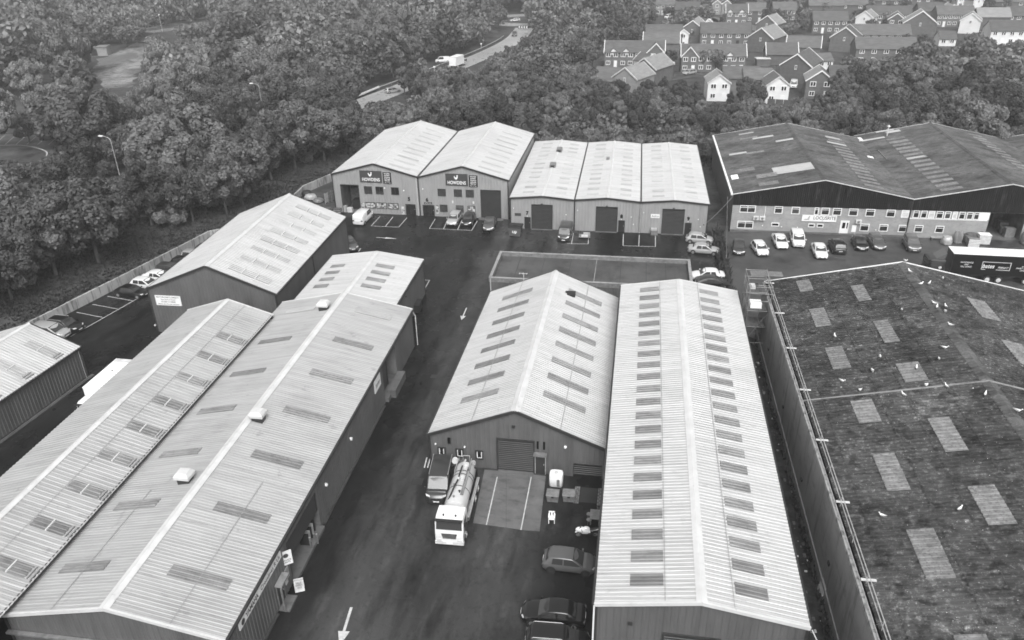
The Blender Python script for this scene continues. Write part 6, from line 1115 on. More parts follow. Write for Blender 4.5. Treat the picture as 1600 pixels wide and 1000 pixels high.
# ---------------------------------------------------------------- houses
WIN = {}
def hwin(parent, x, y, z, rz, w_=1.5, h_=1.3):
    if 'f' not in WIN:
        WIN['f'] = MB().box(-.62, -.08, 0, .62, 0, .16).box(-.62, -.08, 1.02, .62, 0, 1.15).box(-.62, -.08, .16, -.48, 0, 1.02).box(.48, -.08, .16, .62, 0, 1.02).box(-.07, -.075, .16, .07, 0, 1.02).mesh('window', 'white_paint'); WIN['p'] = MB().face([(-.55, -.03, .06), (.55, -.03, .06), (.55, -.03, 1.09), (-.55, -.03, 1.09)]).mesh('pane', 'glass_dark')
    o = link('window', WIN['f'], parent); o.location = (x, y, z); o.rotation_euler = (0, 0, rz); o.scale = (w_/1.24, 1, h_/1.15); link('pane', WIN['p'], o); return o
def house(label, p, rz, w, d, he=4.8, hr=None, ridge='x', wallm='house_brick', roof='tile_dark', cross=(), wins=0, ground=True, end=None, barge='white_paint', roof2=None, small_gables=(), shift=(0, 0), name='house', door_u=None):
    r = thing(name, label, 'house', (p[0], p[1], 0), math.radians(rz)); hr = hr or he+(d if ridge == 'x' else w)*.36; o_ = .3
    def gable_prism(x0, x1, y0, y1, rid, e0, r0, wm, rm, rm2=None, bargeends=(1, 1), ends=None):
        g = MB(); v = [(x0, y0), (x1, y0), (x1, y1), (x0, y1)]
        for i in range(4):
            a, b = v[i], v[(i+1) % 4]; pts = [(*a, 0), (*b, 0), (*b, e0), (*a, e0)]
            if (rid == 'x' and i in (1, 3)) or (rid == 'y' and i in (0, 2)): pts.insert(3, ((a[0]+b[0])/2, (a[1]+b[1])/2, r0-.05))
            g.face(pts, 1 if ends and i == 1 and rid == 'x' else 0)
        g.build('wall', [wm, ends or wm], r)
        k = (r0-e0)/((y1-y0)/2 if rid == 'x' else (x1-x0)/2); dz = o_*k
        if rid == 'x':
            m = (y0+y1)/2; S = [[(x0-.2, y0-o_, e0-dz), (x1+.2, y0-o_, e0-dz), (x1+.2, m, r0), (x0-.2, m, r0)], [(x1+.2, y1+o_, e0-dz), (x0-.2, y1+o_, e0-dz), (x0-.2, m, r0), (x1+.2, m, r0)]]; B = [[(x, y0-o_, e0-dz), (x, m, r0), (x, y1+o_, e0-dz)] for x in (x0-.22, x1+.22)]
        else:
            m = (x0+x1)/2; S = [[(x0-o_, y1+.2, e0-dz), (x0-o_, y0-.2, e0-dz), (m, y0-.2, r0), (m, y1+.2, r0)], [(x1+o_, y0-.2, e0-dz), (x1+o_, y1+.2, e0-dz), (m, y1+.2, r0), (m, y0-.2, r0)]]; B = [[(x0-o_, y, e0-dz), (m, y, r0), (x1+o_, y, e0-dz)] for y in (y0-.22, y1+.22)]
        for q, mm in zip(S, (rm, rm2 or rm)):
            g = MB().face(q).face([(a, b, c-.14) for a, b, c in q][::-1])
            for i in range(4): a, b = q[i], q[(i+1) % 4]; g.face([a, (a[0], a[1], a[2]-.14), (b[0], b[1], b[2]-.14), b])
            g.build('roof', mm, r)
        for bb, on in zip(B, bargeends):
            if on and barge:
                for a, b in zip(bb[:-1], bb[1:]):
                    g = MB(); t = .09; q0, q1 = Vector(a), Vector(b); up = Vector((0, 0, .26)); n = Vector((t, 0, 0)) if rid == 'x' else Vector((0, t, 0)); Q = [q0-n-up, q0+n-up, q0+n+up*.4, q0-n+up*.4]; g.grid([Q, [c+(q1-q0) for c in Q]], close=True).face(Q[::-1]).face([c+(q1-q0) for c in Q]).build('barge_board', barge, r)
    gable_prism(0, w, 0, d, ridge, he, hr, wallm, roof, roof2, ends=end)
    for (u, cw, ch, cm) in cross: gable_prism(u, u+cw, -.9, d/2, 'y', he, min(he+cw*.55, hr-.15), cm or wallm, roof, bargeends=(1, 0))
    for (u, sz) in small_gables:
        g = MB().face([(u-sz, -.06, he-.9), (u+sz, -.06, he-.9), (u+sz, -.06, he+.1), (u, -.06, he+1.0), (u-sz, -.06, he+.1)]).build('gablet', 'white_paint', r)
        MB().face([(u, -.32, he+1.1), (u, 1.7, he+1.1), (u-sz-.2, 1.0, he-.0), (u-sz-.2, -.32, he-.0)]).face([(u, 1.7, he+1.1), (u, -.32, he+1.1), (u+sz+.2, -.32, he-.0), (u+sz+.2, 1.0, he-.0)]).build('roof', roof, r)
    for i in range(wins):
        u = w*(i+.5)/wins; inx = any(c[0]-.2 < u < c[0]+c[1]+.2 for c in cross); y = -.93 if inx else -.03
        hwin(r, u, y-(.05 if any(abs(u-s[0]) < .3 for s in small_gables) else 0), he-1.65, 0)
        if ground: hwin(r, u, y, .75, 0, 1.4, 1.25) if i % 3 != 1 else MB().box(u-.5, y-.07, 0, u+.5, y, 2.1).build('door', 'white_paint' if i % 2 else 'door_black', r)
    if ridge == 'y' and wins == 0: hwin(r, w/2, -.03, he-1.2, 0, .7, 1.2)
    return r
R1 = dict(cross=((13.2, 5.4, 0, None),), wins=8, small_gables=((2.8, .85), (6.7, .85)))
house('long brick terrace with white-edged cross gable at its right, beyond the units', (-10.96, 259.94, 0.00), 0, 18.6, 8, end='house_brick_pale', **R1)
house('brick terrace with white-edged cross gable at its left and pale end wall', (12.69, 253.70, 0.00), 1, 19.2, 8, end='house_brick_pale', cross=((0, 4.9, 0, None),), wins=8, small_gables=((10.2, .85), (14.4, .85)))
house('left white rendered gable house above the tree line', (17.99, 212.98, 0.00), 2, 5.6, 8, ridge='y', wallm='house_render', wins=2, roof2='tile_dark', roof='tile_pale_glint', barge='off_white')
house('dark-roofed brick row behind the left white gable house', ((22.43, 219.53, 0.00)[0], (22.43, 219.53, 0.00)[1]), 2, 9.5, 7.5, hr=7.2, barge=None, wins=0)
house('right white rendered gable house above the tree line', (32.49, 211.07, 0.00), 3, 5.6, 8, ridge='y', wallm='house_render', wins=2, barge='off_white')
house('dark-roofed brick row left of the right white gable house', ((27.64, 218.32, 0.00)[0], (27.64, 218.32, 0.00)[1]), 3, 7.5, 7, hr=7.0, barge=None, wins=0)
house('brick gable house with pale left roof slope and white window frames', (43.26, 217.89, 0.00), -6, 6.8, 8.5, ridge='y', roof='tile_pale_glint', roof2='tile_dark', wins=2)
house('brick terrace running right from the brick gable house, behind trees', ((49.42, 219.89, 0.00)[0], (49.42, 219.89, 0.00)[1]), -3, 18, 7.5, hr=7.6, wins=8, barge=None)
house('big brick gable house with small end window, up the street from the white gables', (39.81, 239.61, 0.00), -24, 8.6, 12, he=5, ridge='y')
house('white-fronted house at the end of the big brick gable house', ((53.35, 256.08, 0.00)[0], (53.35, 256.08, 0.00)[1]), 20, 5, 5, he=3.2, wallm='house_render', wins=2, ground=False, barge=None)
house('dark-roofed house left of the big brick gable house', (39.60, 266.08, 0.00), 0, 9.5, 8, he=3.5, end='house_brick_pale', wins=0)
house('dark-roofed house behind, with pale-edged gable to the right', ((47.23, 278.16, 0.00)[0], (47.23, 278.16, 0.00)[1]), -10, 10.5, 8, he=4, end='house_brick_pale')
house('dark-roofed low house in the trees, left of the pale-roofed house', (-12.23, 221.16, 0.00), -14, 8.5, 8, he=3.6, barge=None, end='house_brick_pale')
house('pale-roofed brick house beside the path, nearest the tree line', (-6.94, 220.70, 0.00), -28, 7.5, 10, he=4.6, ridge='y', roof='tile_pale_glint', roof2='tile_pale_glint', wallm='house_brick_pale', barge='off_white')
house('pale-roofed house with white side wall in the middle of the close', (-1.97, 234.13, 0.00), -28, 7.6, 11, he=4.8, ridge='y', roof='tile_pale_glint', roof2='tile_pale_glint', wallm='house_brick', wins=0, barge='off_white')
house('white gabled end of the pale-roofed house', ((1.64, 242.90, 0.00)[0], (1.64, 242.90, 0.00)[1]), 40, 5.0, 5, he=4.8, ridge='y', wallm='house_render', wins=2, barge='off_white')
house('dark-roofed house behind the long terrace with pale right gable', (1.03, 280.88, 0.00), 0, 12, 8, he=4.5, end='house_brick_pale', wins=0)
house('narrow white gable house beyond the long terrace', (13.20, 300.37, 0.00), 8, 3.8, 7, ridge='y', wallm='house_render', wins=1)
house('dark-roofed house further back beyond the long terrace', (1.82, 299.91, 0.00), 2, 13, 8, he=4.5, barge=None)
house('brown gable house with white barge boards behind the narrow white gable', (14.51, 312.32, 0.00), -14, 8.5, 11, ridge='y', roof2='tile_pale_glint')
house('white-walled house right of the brown gable', ((22.54, 322.09, 0.00)[0], (22.54, 322.09, 0.00)[1]), 30, 6, 6, wallm='house_render', wins=2, ridge='y')
house('long plain dark-roofed row with pale right gable wall', (21.26, 303.59, 0.00), -2, 17.5, 8.5, he=4.6, end='house_brick_pale', wins=6, barge='trim_dark')
house('brick gable house with pale right slope, right of the plain dark row', (36.55, 293.02, 0.00), -28, 9, 12, ridge='y', roof2='tile_pale_glint')
house('half-timbered house with twin white gables in the far close', (35.02, 360.22, 0.00), 0, 8.8, 8, he=5, wins=3, small_gables=((1.6, 1.1), (6.3, 1.1)), end='house_brick_pale')
FAR = 'far houses of the estate'
rows = [(1024, 24, 8.5, 'x', 'house_brick_pale', 'tile_dark', 0, 'far brick house at the top left of the estate', 4), (1054, 33, 10.5, 'x', 'house_brick', 'tile_dark', 0, 'big plain dark roof near the top left of the estate', 0), (1112, 23, 4, 'y', 'house_brick_pale', 'tile_dark', 0, 'left of two narrow far gables', 1), (1127, 23, 4, 'y', 'house_brick_pale', 'tile_dark', 0, 'right of two narrow far gables', 1), (1163, 35, 8, 'x', 'house_brick', 'tile_dark', -8, 'dark far house right of the half-timbered house', 2), (1180, 56, 8, 'y', 'house_brick', 'tile_dark', -30, 'far house with bright right roof slope, left of the street', 0), (1206, 34, 9.5, 'x', 'house_brick', 'tile_dark', 0, 'far house with two brown gablets', 4), (1240, 16, 13, 'x', 'house_brick', 'tile_dark', 0, 'far dark roof at the top behind the gablets', 0), (1268, 52, 13, 'x', 'house_brick', 'tile_dark', 0, 'far brick row with white windows left of the white gable', 5), (1262, 26, 15, 'x', 'house_brick', 'tile_dark', 2, 'far dark-roofed row behind the white-windowed row', 0), (1334, 46, 6.5, 'y', 'house_render', 'tile_pale_glint', -26, 'far white gable house with pale roof', 0), (1306, 25, 13, 'x', 'house_brick', 'tile_dark', 0, 'far brick row with two windows at the top', 2), (1352, 42, 17, 'x', 'house_brick', 'tile_dark', 0, 'far brick row right of the white gable', 5), (1294, 80, 9, 'y', 'house_brick', 'tile_dark', -20, 'brown gable house with broad pale barge boards', 0), (1320, 76, 21, 'x', 'house_brick', 'tile_dark', 0, 'long brick row with white windows above the trees', 8), (1334, 100, 18, 'x', 'house_brick', 'tile_dark', 0, 'lower brick row half hidden by trees', 5), (1384, 50, 6, 'y', 'house_brick', 'tile_dark', -14, 'narrow far brick gable with white edge', 2), (1408, 56, 11.5, 'y', 'house_brick', 'tile_pale_glint', -10, 'broad far brick gable with pale barge boards', 0), (1350, 18, 16, 'x', 'house_brick', 'tile_dark', 0, 'far dark roof at the top centre of the estate', 3), (1432, 36, 10, 'x', 'house_brick', 'tile_dark', 0, 'far house with dark roof left of the pale roof', 0), (1461, 42, 14, 'x', 'house_brick', 'tile_dark', 0, 'far brick house with rows of white windows', 7), (1474, 34, 5.5, 'y', 'house_brick_pale', 'tile_pale_glint', 0, 'far pale-roofed wing between brick houses', 1), (1518, 18, 4.5, 'y', 'house_render', 'tile_dark', 10, 'small far white gable at the top right', 0), (1494, 12, 9, 'x', 'house_render', 'tile_dark', 0, 'far white-walled house at the top right', 3), (1544, 70, 22, 'x', 'house_render', 'tile_dark', 0, 'long white-walled row with dark roof at the right', 8), (1496, 52, 7, 'y', 'house_render', 'tile_pale_glint', -20, 'white gable with pale slope at the left of the long white row', 0), (1524, 46, 12, 'x', 'house_brick', 'tile_pale_glint', 0, 'pale-roofed house behind the long white row', 0), (1570, 44, 14, 'x', 'house_brick', 'tile_dark', 0, 'far brick house at the right edge', 5), (1466, 72, 5.5, 'x', 'house_render', 'tile_dark', 0, 'small white double garage above the trees', 2), (1552, 20, 14, 'x', 'house_brick', 'tile_dark', 0, 'far dark roof at the top right edge', 2), (1412, 14, 12, 'x', 'house_brick', 'tile_dark', 0, 'far dark roof at the top, right of centre', 3), (1182, 8, 12, 'x', 'house_brick', 'tile_dark', 0, 'far dark roof at the very top left', 0), (1560, 4, 12, 'x', 'house_brick', 'tile_dark', 4, 'far dark roof in the top right corner', 2), (1290, 6, 14, 'x', 'house_brick', 'tile_dark', 4, 'far dark roof at the very top centre', 2), (1468, 0, 12, 'x', 'house_brick', 'tile_dark', 4, 'far dark roof at the very top right of centre', 2), (1080, 8, 12, 'x', 'house_brick', 'tile_dark', -4, 'far dark roof at the very top left of centre', 2), (1370, 0, 12, 'x', 'house_brick', 'tile_dark', 4, 'far dark roof behind all others at the top', 2)]
HPOS = [(6.20, 392.54, 0.00), (14.37, 372.30, 0.00), (31.88, 395.06, 0.00), (36.20, 395.08, 0.00), (43.76, 368.51, 0.00), (43.77, 329.36, 0.00), (55.49, 370.77, 0.00), (71.00, 412.37, 0.00), (65.96, 336.81, 0.00), (73.31, 388.36, 0.00), (84.10, 347.91, 0.00), (85.81, 390.73, 0.00), (90.22, 355.48, 0.00), (64.01, 294.23, 0.00), (70.66, 299.94, 0.00), (67.06, 269.82, 0.00), (94.50, 341.05, 0.00), (97.49, 330.99, 0.00), (101.59, 407.35, 0.00), (113.27, 367.57, 0.00), (117.07, 356.03, 0.00), (125.07, 371.78, 0.00), (148.06, 407.38, 0.00), (146.35, 422.39, 0.00), (120.89, 310.38, 0.00), (119.80, 338.30, 0.00), (129.83, 348.99, 0.00), (142.00, 352.87, 0.00), (103.36, 306.85, 0.00), (155.56, 402.62, 0.00), (121.62, 417.35, 0.00), (56.47, 433.91, 0.00), (172.64, 443.85, 0.00), (90.60, 439.22, 0.00), (149.21, 455.95, 0.00), (24.45, 434.22, 0.00), (119.09, 456.52, 0.00)]
for p, (_, _, w_, rd, wm, rm, rz, lab, wn) in zip(HPOS, rows):
    low = 'garage' in lab
    o = house(lab, p, rz, w_, 6 if low else 8, he=2.6 if low else 4.8, ridge=rd, wallm=wm, roof=rm if rm == 'tile_dark' or rd == 'x' else 'tile_pale_glint', roof2=('tile_pale_glint' if rm == 'tile_pale_glint' or 'bright right' in lab else None) if rd == 'y' else None, wins=wn, ground=not low, barge='white_paint' if rd == 'y' else None, end='house_brick_pale' if rd == 'x' and wm == 'house_brick' and w_ < 14 else None); o['group'] = FAR
# garden fences, sheds
for a, b, lab in (((6.92, 257.64, 0.00), (12.11, 253.67, 0.00), 'dark garden fence between the two brick terraces'), ((32.69, 208.90, 0.00), (47.82, 205.13, 0.00), 'dark garden fence right of the right white gable house'), ((4.24, 237.32, 0.00), (10.33, 245.40, 0.00), 'dark fence beside the residential street')):
    r = thing('garden_fence', lab, 'fence'); A, B = Vector(a), Vector(b); n = max(3, round((B-A).length/1.9)); rz = math.atan2(B.y-A.y, B.x-A.x)
    for i in range(n):
        p = A.lerp(B, i/n); o = MB().box(.04, -.03, .1, (B-A).length/n-.04, .03, 1.75).build('fence_panel', 'wood_dark', r); o.location = (p.x, p.y, 0); o.rotation_euler = (0, 0, rz)
q = (36.57, 263.69, 0.00); r = thing('garden_shed', 'pale-roofed shed behind the plain dark row', 'shed', (q[0], q[1], 0), .1); MB().box(0, 0, 0, 4, 3, 2.2).build('wall', 'house_brick', r); MB().box(-.2, -.2, 2.2, 4.2, 3.2, 2.35).build('roof', 'off_white', r)

# ---------------------------------------------------------------- trees
def leaf_cloud(rs, cent, rad, n, leaf, droop=0.0, inner=.72):
    """leaf rhombi on the shells of overlapping lobes: returns verts (4n,3), tones (n)"""
    k = len(cent); wgt = rad**2/np.sum(rad**2); P = []; N = []; T = []; tone_l = rs.uniform(.82, 1.18, k); tot = 0
    while tot < n:
        m = n; li = rs.choice(k, m, p=wgt); d = rs.normal(size=(m, 3)); d /= np.linalg.norm(d, axis=1)[:, None]
        p = cent[li]+d*(rad[li]*(rs.uniform(inner, 1.0, m)**.7+.08*rs.rand(m)**6))[:, None]
        dist = np.linalg.norm(p[:, None, :]-cent[None], axis=2)/rad[None]; dist[np.arange(m), li] = 9; ok = (dist.min(1) > .70)
        P.append(p[ok]); N.append(d[ok]); T.append(tone_l[li[ok]]); tot += ok.sum()
    p = np.concatenate(P)[:n]; d = np.concatenate(N)[:n]; tl = np.concatenate(T)[:n]
    nn = d*1.0+rs.normal(size=d.shape)*.6+np.array([0, 0, .25]); nn /= np.linalg.norm(nn, axis=1)[:, None]
    r = rs.normal(size=d.shape); r[:, 2] -= droop*2.5; u = r-nn*np.sum(r*nn, 1)[:, None]; u /= np.linalg.norm(u, axis=1)[:, None]; v = np.cross(nn, u)
    s = leaf*rs.uniform(.6, 1.35, n)[:, None]; asp = .55 if droop else .75
    V = np.stack([p-u*s, p-v*s*asp+nn*s*.15, p+u*s, p+v*s*asp+nn*s*.15], 1).reshape(-1, 3)
    return V, tl*rs.uniform(.72, 1.28, n)
def leaf_mesh(name, V, tone, material):
    me = bpy.data.meshes.new(name); n = len(V)//4
    me.vertices.add(len(V)); me.vertices.foreach_set('co', V.astype(np.float32).ravel()); me.loops.add(4*n); me.loops.foreach_set('vertex_index', np.arange(4*n, dtype=np.int32))
    me.polygons.add(n); me.polygons.foreach_set('loop_start', np.arange(0, 4*n, 4, dtype=np.int32)); me.update(calc_edges=True)
    a = me.attributes.new('tone', 'FLOAT', 'FACE'); a.data.foreach_set('value', tone.astype(np.float32)); me.materials.append(MATS[material]); return me
def lobes_for(rs, shape):
    if shape == 'round': n, cz, R, Rz, z0 = 58, 5.9, 3.3, 3.2, 2.0
    elif shape == 'wide': n, cz, R, Rz, z0 = 66, 5.4, 4.0, 3.2, 1.5
    elif shape == 'tall': n, cz, R, Rz, z0 = 46, 5.8, 2.2, 3.7, 1.3
    elif shape == 'willow': n, cz, R, Rz, z0 = 60, 5.3, 3.6, 3.6, 1.0
    else: n, cz, R, Rz, z0 = 26, 2.0, 2.2, 1.4, .3
    d = rs.normal(size=(n, 3)); d /= np.linalg.norm(d, axis=1)[:, None]; f = rs.uniform(.35, 1.0, n)**.6
    f = np.maximum(f, .62); c = d*f[:, None]*np.array([R, R*rs.uniform(.85, 1.1), Rz])+np.array([0, 0, cz]); base = {'shrub': .6, 'tall': .72}.get(shape, .84)
    r = base*rs.uniform(.5, 1.4, n); c[:, 2] = np.maximum(c[:, 2], z0+r*.5); return c, r
def tree_proto(seed, shape, leaves, leaf, material, bark='bark'):
    rs = np.random.RandomState(seed); c, r = lobes_for(rs, shape); V, t = leaf_cloud(rs, c, r, leaves, leaf, droop=1.0 if shape == 'willow' else 0)
    crown = leaf_mesh('crown', V, t, material); g = MB(); top = 5.2 if shape != 'shrub' else 1.4; th = .22 if shape != 'shrub' else .07
    if shape == 'shrub':
        for i in range(5): a = rs.uniform(0, 6.28); g.cyl((.2*math.cos(a), .2*math.sin(a), 0), (.8*math.cos(a), .8*math.sin(a), 1.8), .06, 5, r1=.02)
    else:
        x, y = rs.uniform(-.15, .15, 2); g.cyl((0, 0, -.3), (x, y, 2.2), th, 8, r1=th*.75); g.cyl((x, y, 2.2), (x*2, y*2, top), th*.75, 7, r1=th*.35)
        for i in rs.choice(len(c), 9, replace=False): z = rs.uniform(1.8, top-.6); g.cyl((x*1.3, y*1.3, z), tuple(c[i]), th*.42, 5, r1=th*.12)
    return crown, g.mesh('trunk', bark, 60)
PROTO = dict(
    oak=[tree_proto(s, sh, 11000, .20, 'leaf') for s, sh in ((1, 'round'), (2, 'wide'), (3, 'round'), (4, 'wide'), (5, 'tall'))],
    dark=[tree_proto(s, sh, 11000, .19, 'leaf_dark') for s, sh in ((11, 'wide'), (12, 'round'), (13, 'tall'), (14, 'round'))],
    pale=[tree_proto(s, sh, 11000, .21, 'leaf_pale', 'bark_pale') for s, sh in ((21, 'willow'), (22, 'willow'), (23, 'tall'), (24, 'willow'))],
    shrub=[tree_proto(s, 'shrub', 3800, .15, m) for s, m in ((31, 'leaf'), (32, 'leaf_dark'), (33, 'leaf_pale'))])
ORD = 'first second third fourth fifth sixth seventh eighth ninth tenth eleventh twelfth thirteenth fourteenth fifteenth sixteenth seventeenth eighteenth nineteenth twentieth'.split()
ZN = dict(f='tree of the front row above the retaining wall', a='tree of the dense belt above the retaining wall', b='tree of the wood left of the far road', c='tree between the far road and the brick terraces', d='tree of the belt behind the units and the mossy sheds', e='garden tree among the houses')
KN = dict(oak=('broadleaf_tree', 'mid-toned round-crowned broadleaf '), dark=('broadleaf_tree', 'dark dense-crowned '), pale=('willow_tree', 'pale loose-crowned '), shrub=('shrub', 'low leafy shrub near the '))
def plant(kind, x, y, z, h, zone, i, label=None):
    pr = PROTO[kind]; crown, trunk = pr[i % len(pr)]; nm, lab = KN[kind]; s = h/(9.6 if kind != 'shrub' else 3.6)
    lab = label or ((lab+ZN[zone]) if kind != 'shrub' else 'low leafy '+ZN[zone].replace('tree', 'shrub'))
    r = thing(nm, lab, 'tree' if kind != 'shrub' else 'shrub', (x, y, z), (i*2.399) % 6.283, lab+'s' if not label else None)
    k = .92+.16*((i*7919) % 100)/100; r.scale = (s*k, s*k, s); link('crown', crown, r); link('trunk', trunk, r); return r
